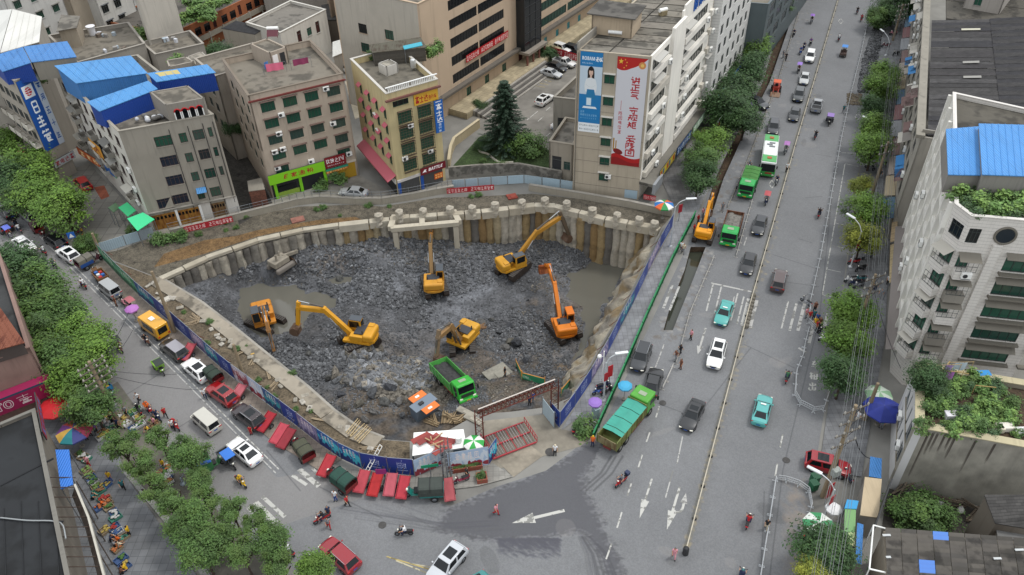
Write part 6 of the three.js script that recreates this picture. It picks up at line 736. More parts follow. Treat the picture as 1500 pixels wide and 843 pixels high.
// ------------------------------------------------------------------ hoardings,rails,poles,lamps
const navyPrint=(seed)=>printMat(1024,128,(x,w,h)=>{x.fillStyle='#223a86';x.fillRect(0,0,w,h);const r=RNG(seed);x.fillStyle='rgba(60,90,170,0.5)';for(let k=0;k<14;k++){x.beginPath();x.ellipse(r()*w,h,60*r()+20,30*r()+10,0,0,7);x.fill();}[...'信守五年达家'].forEach((c,i)=>glyph(x,c,380+i*62,54,42,46,'#c9d2ea',.11));x.fillStyle='#aab6dc';x.fillRect(360,92,400,5);x.beginPath();x.arc(560,18,9,0,7);x.fill();},.5);
const scenic=(sky,mid,low,seed)=>printMat(512,128,(x,w,h)=>{x.fillStyle=sky;x.fillRect(0,0,w,h);const r=RNG(seed);x.fillStyle=mid;for(let k=0;k<22;k++){x.beginPath();x.ellipse(r()*w,h*(.35+.5*r()),20+50*r(),8+22*r(),r(),0,7);x.fill();}x.fillStyle=low;for(let k=0;k<16;k++){x.beginPath();x.ellipse(r()*w,h*(.75+.3*r()),20+40*r(),12+18*r(),0,0,7);x.fill();}[...'爱家隆回'].forEach((c,i)=>glyph(x,c,120+i*80,38,44,46,'#e8d9d4',.12));},.5);
const panelM={navy:navyPrint(1),navy2:navyPrint(2),teal:scenic('#2a4f86','#2f8f9c','#1d3a6e',5),green:scenic('#2f7d58','#5aa57c','#225a42',6),redw:scenic('#b9b6c4','#8f3a48','#c9c4cc',7),sky:scenic('#a9bdd4','#c9d2dc','#8d2f3c',8),violet:scenic('#6d6690','#9a8fb0','#57507a',9),wave:scenic('#245a9c','#3fb0c4','#1d2f6e',10)};
function hoarding(label,px,kinds,h,name='hoarding'){
const P=px.map((p)=>G(...p)),t=thing(name,label,'hoarding',P[0]),L=P.map((p)=>p.clone().sub(P[0]));
for(let i=1;i<L.length;i++){const a=L[i-1],b=L[i],l=a.distanceTo(b),turn=turnOf(a,b),q=put('panel',(()=>{const g=new THREE.BoxGeometry(l-.04,h,.06);g.translate(l/2,h/2+.15,0);return g;})(),[K.steel,K.steel,K.steel,K.steel,panelM[kinds[i-1]],K.steel],t);q.position.copy(a);q.rotation.y=turn;mb().bar([a.x,0,a.z],[a.x,h+.3,a.z],.06).build('post',K.steel,t);const n=V3(-Math.sin(turn),0,-Math.cos(turn));mb().bar(a.clone().add(V3(0,h*.8,0)),a.clone().addScaledVector(n,1.4),.035).build('stay',K.rusty,t);}
return t;
}
hoarding('long printed hoarding along the side street with blue and red panels',[[150,380],[178,409],[204,434],[230,456],[255,478],[284,504],[304,522],[323,539],[345,557],[368,574],[390,591],[415,610],[440,629],[469,652]],['green','green','teal','navy','navy','violet','teal','navy','redw','sky','teal','navy','violet'],2.6);
hoarding('curved printed hoarding at the street corner with wave and navy panels',[[469,652],[500,673],[531,688],[570,695],[609,698]],['wave','wave','navy2','navy2'],2.6);hoarding('printed hoarding with a sea view beside the white site hut',[[608,700],[648,682]],['sky'],2.6);hoarding('large lit blue billboard panel in front of the white site hut',[[657,692],[717,682]],['sky'],2.9);
hoarding('navy printed hoarding along the right edge of the pit',[[820,626],[842,596],[866,560],[890,518],[908,482],[928,444],[948,402],[966,366],[985,332]],['navy','navy2','violet','navy','teal','navy','violet','navy2'],2.3);
{
const t=hoarding('blue gate leaf with a red notice at the right of the site entrance',[[806,612],[820,628]],['navy2'],2.5,'gate_leaf');const t2=hoarding('blue gate leaf at the left of the site entrance',[[716,682],[728,664]],['wave'],2.4,'gate_leaf');
const g=thing('sheet_gate','pale blue ribbed sheet gate at the right of the site entrance','gate',G(795,606)),a=G(812,628).sub(g.position);mb().beam([0,1.3,0],a.clone().setY(1.3),.06,2.4).build('sheet',M('#9fb0b8',.5,undefined,{bump:'wave'}),g);mb().bar([0,0,0],[0,2.7,0],.06).build('post',K.steel,g);mb().bar([a.x,0,a.z],[a.x,2.7,a.z],.06).build('post',K.steel,g);
}
{
const sheetFence=(lab,px,h,c)=>{const P=px.map((p)=>G(...p)),t=thing('sheet_fence',lab,'fence',P[0]);for(let i=1;i<P.length;i++){const n=Math.max(1,Math.round(P[i].distanceTo(P[i-1])/ 2.4));for(let k=0;k<n;k++){const a=P[i-1].clone().lerp(P[i],k/n).sub(t.position),b=P[i-1].clone().lerp(P[i],(k+1)/ n-.02).sub(t.position);mb().beam(a.clone().setY(h/2+.1),b.clone().setY(h/2+.1),.05,h).build('panel',M(k % 2?c:'#9db0ba',.5,undefined,{bump:'wave'}),t);mb().bar([a.x,0,a.z],[a.x,h+.2,a.z],.05).build('post',K.steel,t);}}};
sheetFence('pale blue sheet fence behind the pit below the garden wall',[[663,277],[720,272],[768,269],[821,276],[880,285],[934,293]],1.5,'#a3b8c4');sheetFence('grey sheet fence between the courtyard and the pit corner',[[148,372],[185,360],[228,347]],1.7,'#8f999f');
}
{
const P=[[868,648],[905,566],[948,466],[985,384],[1018,320]].map((p)=>G(...p)),t=thing('green_fence','green mesh railing along the pavement between the pit and the road','railing',P[0]),gm=M('#13633a',.5);
for(let i=1;i<P.length;i++){const n=Math.round(P[i].distanceTo(P[i-1])/ 2.5);for(let k=0;k<n;k++){const a=P[i-1].clone().lerp(P[i],k/n).sub(t.position),b=P[i-1].clone().lerp(P[i],(k+1)/ n).sub(t.position),m=mb();for(let j=0;j<14;j++){const c=a.clone().lerp(b,(j+.5)/ 14);m.bar([c.x,.15,c.z],[c.x,1.25,c.z],.03,.03,4);}m.bar(a.clone().setY(.2),b.clone().setY(.2),.04,.04,4).bar(a.clone().setY(1.25),b.clone().setY(1.25),.05,.05,4).build('rail_panel',gm,t);mb().bar([a.x,0,a.z],[a.x,1.5,a.z],.07).build('post',gm,t);mb().beam(a.clone().setY(1.34),b.clone().setY(1.34),.16,.12).build('planter_trough',M('#1b7a46',.6),t);}}
}
{
const P=[[1228,0],[1165,214],[1128,346],[1098,450],[1052,628],[1004,812]].map((p)=>G(...p)),t=thing('road_divider','long cream kerb divider down the middle of the main road','divider',P[5]),cm=M('#b9b2a2',.85,'grime',{size:2});let d=0;
for(let i=1;i<P.length;i++){const n=Math.max(1,Math.round(P[i].distanceTo(P[i-1])/ 2));for(let k=0;k<n;k++){const a=P[i-1].clone().lerp(P[i],k/n).sub(t.position),b=P[i-1].clone().lerp(P[i],(k+1)/ n).sub(t.position);mb().beam(a.clone().setY(.62),b.clone().lerp(a,.02).setY(.62),.1,.08).build('top_rail',cm,t);mb().beam(a.clone().setY(.3),b.clone().lerp(a,.02).setY(.3),.07,.08).build('lower_rail',cm,t);if(d++ % 2===0){mb().box(a.x,.3,a.z,.16,.6,.16).build('post',cm,t);mb().lathe([[.24,0],[.22,.08],[.1,.13],[0,.13]],8,a.x,.02,a.z).build('foot',K.black,t);}}}
mb().lathe([[.3,0],[.28,.9],[.1,1.0],[0,1.0]],10,0,.02,0).build('end_bollard',K.dark,t);
for(let k=0;k<10;k++){const a=G(1104-k*1.2,435+k*5),o=thing('stone_ball','dark rounded bollard in the divider gap at the crossing','bollard',a,0,'bollards in the divider gap');mb().lathe([[0,0],[.3,0],[.32,.3],[.22,.5],[0,.56]],10).build('body',M('#6b665c',.9),o);mb().lathe([[.325,.1],[.335,.14],[.325,.18]],10).build('band',M('#a5a095',.8),o);}
}
{
const run=(lab,px,o={})=>{const P=px.map((p)=>G(...p)),t=thing(o.name??'crowd_barrier',lab,'barrier',P[0],0),m1=M(o.c??'#b9bcbe',.5);for(let i=1;i<P.length;i++){const L=P[i].distanceTo(P[i-1]),n=Math.max(1,Math.round(L/2));for(let k=0;k<n;k++){const a=P[i-1].clone().lerp(P[i],k/n+.02/n).sub(t.position),b=P[i-1].clone().lerp(P[i],(k+.95)/ n).sub(t.position),m=mb();const h=o.h??.85;for(const y of[.22,h*.6,h])m.bar(a.clone().setY(y),b.clone().setY(y),.035,.035,4);for(let j=0;j<=6;j++){const c=a.clone().lerp(b,j/6);m.bar([c.x,.2,c.z],[c.x,h,c.z],.025,.025,4);}const d=b.clone().sub(a).normalize(),s=V3(-d.z,0,d.x).multiplyScalar(.28);for(const c of[a,b])m.bar(c.clone().add(s).setY(.04),c.clone().sub(s).setY(.04),.05,.05,4).bar([c.x,0,c.z],[c.x,h,c.z],.04,.04,4);m.build('barrier_panel',m1,t);}}};
run('long white crowd barrier line from the top of the right lane to the crossing',[[1278,0],[1260,85],[1246,140],[1233,200],[1222,262],[1212,320],[1201,380],[1186,446],[1186,462]]);run('white barrier line from the crossing down round the taxi bay',[[1184,486],[1178,510],[1176,524],[1166,548],[1164,580],[1172,594],[1192,604],[1206,602],[1216,572]]);run('short white barrier across the pavement behind the crowd',[[1184,474],[1196,486],[1208,492]]);run('white barrier line at the lower right with a bent top corner',[[1112,856],[1120,805],[1128,755],[1136,704]]);run('white barrier curving round the green bins',[[1139,704],[1152,706],[1170,712],[1184,722],[1188,744],[1186,752]]);
run('worn barrier line beside the upper trench',[[1170,20],[1140,120],[1104,215],[1085,262],[1066,305]],{c:'#9a958c',h:.5,name:'low_barrier'});run('low pale barrier line right of the water filled trench',[[1046,378],[1028,420],[1010,462],[997,510],[990,535]],{c:'#a9a6a0',h:.5,name:'low_barrier'});run('short barrier line beside the black parked car',[[986,538],[976,560],[970,572]],{c:'#b3b0aa',h:.6,name:'low_barrier'});run('low barrier line right of the open dump truck',[[1102,296],[1090,336],[1078,378]],{c:'#b3b0aa',h:.5,name:'low_barrier'});
}
function lamp(label,base,top,reach,o={}){const b=G(...base),h=topOf(...base,top),a=G(reach[0],reach[1],h),t=thing('street_lamp',label,'street lamp',b),c=M(o.c??'#c9ccce',.4,undefined,{metal:.3});const e=a.sub(b);e.y=0;mb().bar([0,0,0],[0,h-1.2,0],.12,.08,8).build('pole',c,t);mb().tube([[0,h-1.3,0],[e.x*.25,h-.5,e.z*.25],[e.x*.7,h-.05,e.z*.7]],.06,6,10).build('arm',c,t);const hd=mb().rbox(0,0,0,1.5,.18,.36,.08,2).build('lamp_head',M(o.head??'#d9dcdd',.4),t);hd.position.set(e.x*.95,h,e.z*.95);hd.rotation.y=Math.atan2(-e.z,e.x);put('lens',mb().b(-.6,.4,-.11,-.08,-.14,.14).geo(),K.lamp,hd);if(o.flag)mb().box(.1,h*.55,.1,.6,1.2,.05,.6).build('banner_sign',M('#a01f26',.6),t);mb().lathe([[.3,0],[.3,.25],[.14,.4]],8).build('base',c,t);return t;}
lamp('white street lamp at the right corner of the pit',[982,362],292,[1014,291]);lamp('white street lamp beside the navy hoarding and green railing',[884,588],520,[912,517],{flag:1});lamp('white street lamp in front of the broad dark trees',[1048,205],167,[1072,164],{flag:1});lamp('white street lamp by the upper trench and trees',[1114,60],38,[1132,35]);lamp('white street lamp leaning over the yellow green tree on the right',[1246,392],328,[1246,316],{flag:1});lamp('white street lamp over the bright trees on the right',[1281,205],182,[1268,172]);lamp('white street lamp by the heap of broken stone',[1298,82],54,[1292,44]);lamp('white street lamp over the red car at the lower right',[1206,762],706,[1192,688],{flag:1});lamp('street lamp with a blue head among the planting strip trees',[268,710],690,[300,678],{head:'#2a5fb0',c:'#9aa5ae'});
{
const t=thing('globe_light','pole with white round lights at the navy hoarding corner','lamp',G(882,560));mb().bar([0,0,0],[0,5,0],.07).build('pole',K.white,t);mb().ball(-.5,4.2,0,.28).build('globe',K.white,t);mb().bar([0,4.2,0],[-.5,4.2,0],.03).build('bracket',K.white,t);
}
function utilityPole(label,base,top,o={}){const b=G(...base),h=topOf(...base,top),t=thing('utility_pole',label,'utility pole',b,o.turn??.4),pm=M('#8f8069',.9,'grime',{size:3});mb().bar([0,0,0],[0,h,0],.26,.17,10).build('pole',pm,t);(o.arms??[]).forEach((y)=>{mb().beam([-1.5,h-y,.18],[1.5,h-y,.18],.1,.12).build('cross_arm',M('#5d564d',.9),t);for(let k=0;k<4;k++)mb().lathe([[.09,0],[.1,.1],[.05,.28],[0,.3]],7,-1.35+k*.9,h-y+.06,.18).build('insulator',M('#a9a49a',.4),t);mb().bar([-.8,h-y,.18],[0,h-y-.9,.1],.03).bar([.8,h-y,.18],[0,h-y-.9,.1],.03).build('brace',K.dark,t);});if(o.box)mb().rbox(.1,h*.32,.4,.8,.9,.6,.05).build('transformer',M('#8f948f',.6),t);t.userData.h=h;return t;}
const pB=utilityPole('tall pole carrying four cross arms beside the red car',[1205,728],594,{arms:[.4,2.0,3.6,5.2],box:1}),pM=utilityPole('pole with cross arms rising from the bright tree by the crossing',[1250,500],402,{arms:[.4,1.6,2.8]}),pT=utilityPole('pole with cross arms above the tall round tree',[1278,285],208,{arms:[.4,1.8]}),pZ=utilityPole('distant pole with stacked cross arms at the top right',[1308,60],6,{arms:[.3,1.3,2.3,3.3]});
utilityPole('leaning service pole with cable stubs beside the blue umbrella',[1266,616],562,{});const pS=utilityPole('crowded pole with five cross arms above the vegetable market',[176,624],530,{arms:[.3,1.0,1.8,2.6,3.4],box:1,turn:.9});utilityPole('thin leaning pole behind the side street hoarding',[256,487],398,{});utilityPole('short concrete post in the rubble behind the hoarding',[358,556],505,{});utilityPole('thin pole at the courtyard corner by the sheet fence',[148,374],342,{});
{
const wire=M('#6f7273',.6),wireD=M('#26272a',.7),cable=(a,b,sag,label,group,m=wire,r=.017)=>{const pts=[];for(let k=0;k<=8;k++){const t=k/8,p=a.clone().lerp(b,t);p.y-=sag*4*t*(1-t);pts.push(p);}tag(mb().tube(pts,r,4,16).build('power_cable',m,scene),label,'cable',group);};
const tip=(p,y,x)=>{const c=Math.cos(p.rotation.y),s=Math.sin(p.rotation.y);return V3(p.position.x+c*x+s*.18,p.userData.h-y+.32,p.position.z-s*x+c*.18);};
for(const[p,q,ys]of[[pB,pM,[.4,2.0]],[pM,pT,[.4,1.6]],[pT,pZ,[.4,1.8]]])for(const y of ys)for(const x of[-1.35,-.45,.45,1.35])cable(tip(p,y,x),tip(q,Math.min(y,1.8),x),.5,'thin overhead cable strung between the poles of the right pavement','overhead cables along the right pavement');
for(const y of[.4,2.0])for(const x of[-1.35,-.45,.45,1.35]){const a=tip(pB,y,x),d=pB.position.clone().sub(pM.position).setY(0);cable(a,a.clone().add(d.multiplyScalar(.8)).add(V3(0,-.2,0)),.4,'thin overhead cable running down off the lower right corner','overhead cables leaving the lower right');}
const s=tip(pS,1,0);cable(s,G(188,458,6.2),.6,'dark cable crossing the side street to the yellow truck',undefined,wireD,.035);cable(s.clone().add(V3(0,-1,0)),G(196,480,5.4),.6,'second dark cable crossing the side street toward the hoarding',undefined,wireD,.03);cable(tip(pS,2.6,1.3),G(300,545,4.5),.5,'dark cable over the side street by the white coupe',undefined,wireD,.03);cable(tip(pS,3.4,1.3),G(300,572,3.8),.5,'low dark cable over the side street by the red parked car',undefined,wireD,.03);cable(V3(pM.position.x,9,pM.position.z),G(1320,540,6),.5,'dark service cable from the pole to the tiled block',undefined,wireD,.035);cable(tip(pT,1.8,1.3),G(1316,320,8),.3,'dark service cable from the upper pole to the shop row',undefined,wireD,.03);cable(tip(pB,5.2,1.3),G(1275,672,3.6),.6,'thick dark cable from the tall pole to the blue stall roof',undefined,wireD,.05);
}
// ------------------------------------------------------------------ vehicles
function loft(st,seg=1){
const ring=([x,w,b,t,c=.05])=>[[-w*.88,b],[-w,b+.16],[-w,t-.16],[-w*.94,t-.03],[-w*.55,t+c*.7],[0,t+c],[w*.55,t+c*.7],[w*.94,t-.03],[w,t-.16],[w,b+.16],[w*.88,b]].map(([z,y])=>[x,y,z]);
const R=st.map(ring),n=R[0].length,P=[],tri=(a,b,c)=>P.push(...a,...b,...c);
for(let i=0;i+1<R.length;i++)for(let j=0;j<n;j++){const k=(j+1)% n;tri(R[i][j],R[i+1][j],R[i+1][k]);tri(R[i][j],R[i+1][k],R[i][k]);}
for(const[r,f]of[[R[0],1],[R[R.length-1],0]]){const c=r.reduce((s,p)=>[s[0]+p[0]/ n,s[1]+p[1]/ n,s[2]+p[2]/ n],[0,0,0]);for(let j=0;j<n;j++)f?tri(c,r[j],r[(j+1)% n]):tri(c,r[(j+1)% n],r[j]);}
const g=new THREE.BufferGeometry();g.setAttribute('position',new THREE.Float32BufferAttribute(P,3));return flatGeo(toCreasedNormals(g,.7));
}
const CARS={
sedan:{L:4.7,w:.9,st:[[-2.35,.68,.36,.8],[-2.2,.84,.26,.96],[-1.5,.9,.22,1.0],[0,.9,.2,.97],[1.1,.9,.22,.94],[1.9,.87,.26,.84],[2.25,.77,.32,.7],[2.36,.58,.4,.6]],cab:[-1.8,1.0,-1.05,.25,.96,1.44,.82,.62],wx:[-1.4,1.4],r:.33},
suv:{L:4.6,w:.94,st:[[-2.3,.72,.42,1.0],[-2.22,.9,.3,1.1],[-1.5,.94,.27,1.08],[0,.94,.26,1.06],[1.1,.94,.27,1.05],[1.9,.9,.3,.96],[2.22,.8,.36,.82],[2.32,.6,.44,.7]],cab:[-2.18,1.05,-1.75,.3,1.05,1.68,.86,.68],wx:[-1.38,1.4],r:.37},
van:{L:4.0,w:.82,st:[[-2.0,.76,.32,1.05],[-1.95,.82,.28,1.08],[0,.82,.26,1.06],[1.4,.82,.28,1.02],[1.85,.76,.32,.9],[2.0,.6,.38,.74]],cab:[-1.95,1.62,-1.85,.95,1.03,1.86,.79,.68],wx:[-1.25,1.25],r:.3},
pickup:{L:5.0,w:.92,st:[[-2.5,.86,.5,.98,0],[-.6,.92,.36,1.0,0],[-.55,.92,.34,1.06],[1.2,.92,.34,1.04],[2.1,.88,.36,.96],[2.4,.78,.4,.84],[2.5,.6,.46,.74]],cab:[-.6,1.3,-.35,.55,1.04,1.68,.84,.68],wx:[-1.6,1.55],r:.38,bed:1},
};
const wheelCache=new Map();
function wheelGeo(r,w){const k=r+'_'+w;if(!wheelCache.has(k)){const X=new THREE.Matrix4().makeRotationX(Math.PI/2);const t=mb().lathe([[r*.6,-w/2],[r*.93,-w/2],[r,-w*.35],[r,w*.35],[r*.93,w/2],[r*.6,w/2]],16).geo();t.applyMatrix4(X);const m=mb().lathe([[0,-w*.42],[r*.62,-w*.42],[r*.62,w*.42],[0,w*.42]],14).geo();m.applyMatrix4(X);wheelCache.set(k,[t,m]);}return wheelCache.get(k);}
function wheel(t,x,y,z,r,w,rimM=K.steel){const[a,b]=wheelGeo(r,w),o=put('wheel',a,K.rubber,t);o.position.set(x,y,z);put('rim',b,rimM,o);return o;}
const carCache=new Map();
function carGeo(type){
if(carCache.has(type))return carCache.get(type);
const s=CARS[type],[b0,b1,r0,r1,yb,yr,wb,wr]=s.cab,g={},B=(x,z)=>V3(x,yb,z),R=(x,z)=>V3(x,yr,z),m=mb();
const q=[[B(b1,-wb),B(b1,wb),R(r1,wr),R(r1,-wr)],[B(b0,wb),B(b0,-wb),R(r0,-wr),R(r0,wr)],[B(b1,wb),B(b0,wb),R(r0,wr),R(r1,wr)],[B(b0,-wb),B(b1,-wb),R(r1,-wr),R(r0,-wr)]];
m.add(loft(s.st));q.forEach((p)=>m.quad(...p));if(s.bed)m.b(-2.45,-.65,.98,1.18,.84,.9).b(-2.45,-.65,.98,1.18,-.9,-.84).b(-2.5,-2.44,.98,1.18,-.9,.9);g.body=m.geo();
const pane=([a,b,c,d],ix,iy0,iy1)=>{const L=(p,r,t)=>p.clone().lerp(r,t),n=b.clone().sub(a).cross(d.clone().sub(a)).normalize().multiplyScalar(.014);if(n.y<0)n.negate();const P=(u,v)=>L(L(a,b,u),L(d,c,u),v).add(n);return mb().quad(P(ix,iy0),P(1-ix,iy0),P(1-ix,iy1),P(ix,iy1));};
g.windshield=pane(q[0],.06,.08,.94).geo();g.rear_window=pane(q[1],.1,.12,.9).geo();g.side=[2,3].map((i)=>{const[a,b,c,d]=q[i],mid=(u)=>[a.clone().lerp(b,u),d.clone().lerp(c,u)];const m2=mb(),f=(u0,u1)=>{const[x0,y0]=mid(u0),[x1,y1]=mid(u1);m2.add(pane([x0,x1,y1,y0],.07,.1,.88).geo());};f(.05,.5);f(.5,.95);return m2.geo();});
g.roof=mb().rbox((r0+r1)/ 2,yr+.005,0,r1-r0+.16,.09,wr*2+.06,.045,2).geo();g.sunroof=mb().rbox((r0+r1)/ 2+.1,yr+.05,0,(r1-r0)*.55,.02,wr*1.5,.01).geo();g.rails=mb().bar([r0,yr+.1,wr],[r1,yr+.1,wr],.025).bar([r0,yr+.1,-wr],[r1,yr+.1,-wr],.025).geo();
const f=s.st[s.st.length-2],k=s.st[0];g.headlight=mb().rbox(0,0,0,.22,.14,.36,.05,1,.25).geo();g.tail=mb().rbox(0,0,0,.1,.16,.34,.04).geo();g.mirror=mb().rbox(0,0,0,.16,.13,.2,.05).geo();g.grille=mb().rbox(f[0]+.09,f[3]-.15,0,.08,.18,f[1]*1.0,.03).geo();g.plate=mb().b(-s.L/2-.035,-s.L/2-.01,k[3]-.3,k[3]-.18,-.22,.22).geo();g.plateF=mb().b(s.L/2+.02,s.L/2+.04,f[2]+.12,f[2]+.24,-.22,.22).geo();
if(s.bed)g.bed=mb().b(-2.42,-.68,.985,1.0,-.83,.83).geo();carCache.set(type,g);return g;
}
function car(type,hex,label,tail,nose,o={}){
const s=CARS[type],g=carGeo(type),a=G(...tail,.7),b=G(...nose,.7),c=a.clone().add(b).multiplyScalar(.5);c.y=.02+(o.y??0);const t=thing(o.name??'car',label,o.cat??(type==='suv'?'car':type==='sedan'?'car':type),c,turnOf(a,b),o.group),pm=paint(hex,.28);
put('body',g.body,pm,t);const rf=put('roof',g.roof,o.roof?paint(o.roof):pm,t);if(o.sun)put('sunroof',g.sunroof,K.glass,rf);if(o.rails)put('roof_rails',g.rails,K.chrome,rf);if(g.bed)put('cargo_bed',g.bed,K.dark,t);
put('windshield',g.windshield,K.glass,t);put('rear_window',g.rear_window,K.glass,t);g.side.forEach((q)=>put('side_windows',q,K.glass,t));put('grille',g.grille,K.black,t);put('number_plate',g.plate,M('#27529c',.5),t);put('number_plate',g.plateF,M('#27529c',.5),t);
const f=s.st[s.st.length-2],k=s.st[1];for(const z of[-1,1]){put('headlight',g.headlight,K.lamp,t).position.set(f[0]-.0,f[3]-.1,z*(f[1]-.16));put('tail_light',g.tail,K.red,t).position.set(k[0]-.03,k[3]-.14,z*(k[1]-.18));put('mirror',g.mirror,pm,t).position.set(s.cab[1]-.25,s.cab[4]+.08,z*(s.w+.08));for(const x of s.wx)wheel(t,x,s.r,z*(s.w-.1),s.r,.22);}
if(o.sign)mb().rbox(0,s.cab[5]+.12,0,.18,.14,.6,.04).build('taxi_sign',K.white,t);return t;
}
const W_='#e4e4e2',B_='#17181b',S_='#b4b6b6',D_='#2e3033',R_='#8e1420';
[
['suv',W_,'white car with a glass sunroof driving beside the long divider near the crossing',[1055.5,499],[1044,541],{sun:1,rails:1}],['suv','#25282c','black people carrier parked against the green railing',[946.5,504],[932,544],{rails:1}],['sedan',B_,'black sedan parked nose up behind the green dump truck',[951.7,580],[962.5,540]],['sedan',B_,'black sedan driving toward the junction left of the divider',[1025,586],[1004,630],{sun:1}],['sedan','#3f9c96','teal taxi driving toward the camera just past the crossing',[1067,443],[1055,474],{sign:1}],['sedan','#4aa09c','teal taxi driving away right of the divider',[1112.5,617],[1121,584],{sign:1}],['suv','#4b3a38','brown car with a ribbed roof driving away right of the divider',[1138.5,425],[1144.5,397],{rails:1}],['sedan',B_,'black sedan coming down the middle lane right of the open dump truck',[1101,371],[1092.5,401]],['sedan','#1f2226','dark sedan coming down the lane below the green tipper truck',[1117.5,316],[1109,343]],['suv','#2b2d33','dark car close behind the green and white bus',[1134.5,176],[1132,198]],['sedan','#1e2024','black sedan lowest in the queue left of the divider at the top',[1167.5,156],[1161.5,178]],['suv','#34383a','dark grey car in the middle of the queue at the top',[1173,129],[1168,150]],['sedan',S_,'silver car in the queue between the white car and the dark grey one',[1181,105],[1177,124]],['suv',W_,'white car at the head of the queue at the top of the main road',[1189.5,73],[1184.5,93]],['pickup','#8d8f91','grey open pickup driving away right of the divider',[1195,164],[1199.5,145]],['suv','#2c2e31','black car parked crosswise at the trench below the dark trees',[1098,146],[1122,157]],['suv',R_,'dark red car parked across the pavement at the lower right',[1181,674],[1245,690],{sun:1}],
['sedan',W_,'white sedan in front of the white box tricycle on the side street',[23,349],[47,367]],['suv',W_,'white car with a sunroof parked by the planter on the side street',[114,383],[85,363],{sun:1}],['suv',B_,'black car parked just behind the white one near the planter',[94,363],[67,344]],['sedan',B_,'black car parked at the left edge under the dark tree',[19,318],[-4,300]],['van','#8f9190','grey van parked under the bright trees at the left',[54,327],[32,308]],['suv','#24262b','dark car at the left edge of the side street',[12,338],[-10,322]],['suv','#a81c18','bright red car standing alone in the courtyard of the grey block',[130,279],[111,259]],['van','#9a9c9c','silver microvan parked beside the green hoarding panels',[174,435],[147,414]],['suv','#35322f','dark car with a grey roof parked before the yellow truck',[274,527],[236,498],{roof:'#8d8a90'}],['suv',W_,'white coupe with a black glass roof parked along the hoarding',[305,557],[271,528],{sun:1}],['suv','#8c1218','red car parked along the hoarding behind the green covered tricycle',[344,591],[306,564],{sun:1}],['suv','#2a1f22','dark maroon car parked between the pink cart and the red carts',[385,626],[343,595],{sun:1,rails:1}],['van','#b9b6ac','champagne microvan driving up the side street',[318,633],[285,604]],['sedan',W_,'white sedan with a sunroof driving up the side street beside the tricycle',[379,679],[337,644],{sun:1}],['suv','#8c1220','red car with silver roof rails at the bottom edge of the junction',[522,836],[474,793],{rails:1}],['suv','#b9bcc0','silver car with a black sunroof at the bottom edge of the junction',[672,806],[636,848],{sun:1}],['sedan','#2e7a78','teal car with red trim cut by the bottom edge',[700,856],[672,876]],
['suv',W_,'white car driving through the office yard',[788,153],[808,139],{sun:1}],['sedan','#b9bcbe','silver sedan parked in the office yard beside the yellow hatching',[796,104],[819,110]],['sedan','#1d1f22','black sedan parked between the silver one and the white pickup',[803,94],[827,101]],['pickup','#d8d8d6','white pickup parked nearest the red banner in the office yard',[814,88],[840,95]],['suv',W_,'white car parked behind the red banner',[815,68],[833,74]],['suv','#232529','dark car parked behind the red banner beside the white one',[832,70],[850,75]],['sedan',W_,'white car parked upper of three at the annex',[828,168],[850,160]],['sedan','#6d5440','brown car parked in the middle of three at the annex',[822,176],[846,167]],['sedan',W_,'white car parked lower of three at the annex',[812,186],[836,177]],['sedan',S_,'silver sedan parked before the beige block restaurant',[535,283],[500,280]],['suv',W_,'white car parked foremost behind the beige block by the white shed',[500,98],[519,104]],['sedan','#d0d2d4','white car in the middle of the yard behind the beige block',[512,89],[528,93]],['suv',W_,'white car farthest in the yard behind the beige block',[519,83],[536,86]],['sedan','#2b2c2e','dark car parked under the blue shop sign near the pink umbrella',[1058,66],[1070,72]],['sedan','#3a3c40','grey car parked by the pavement below the blue shop sign',[1052,92],[1064,98]],
].forEach((a)=>car(...a));
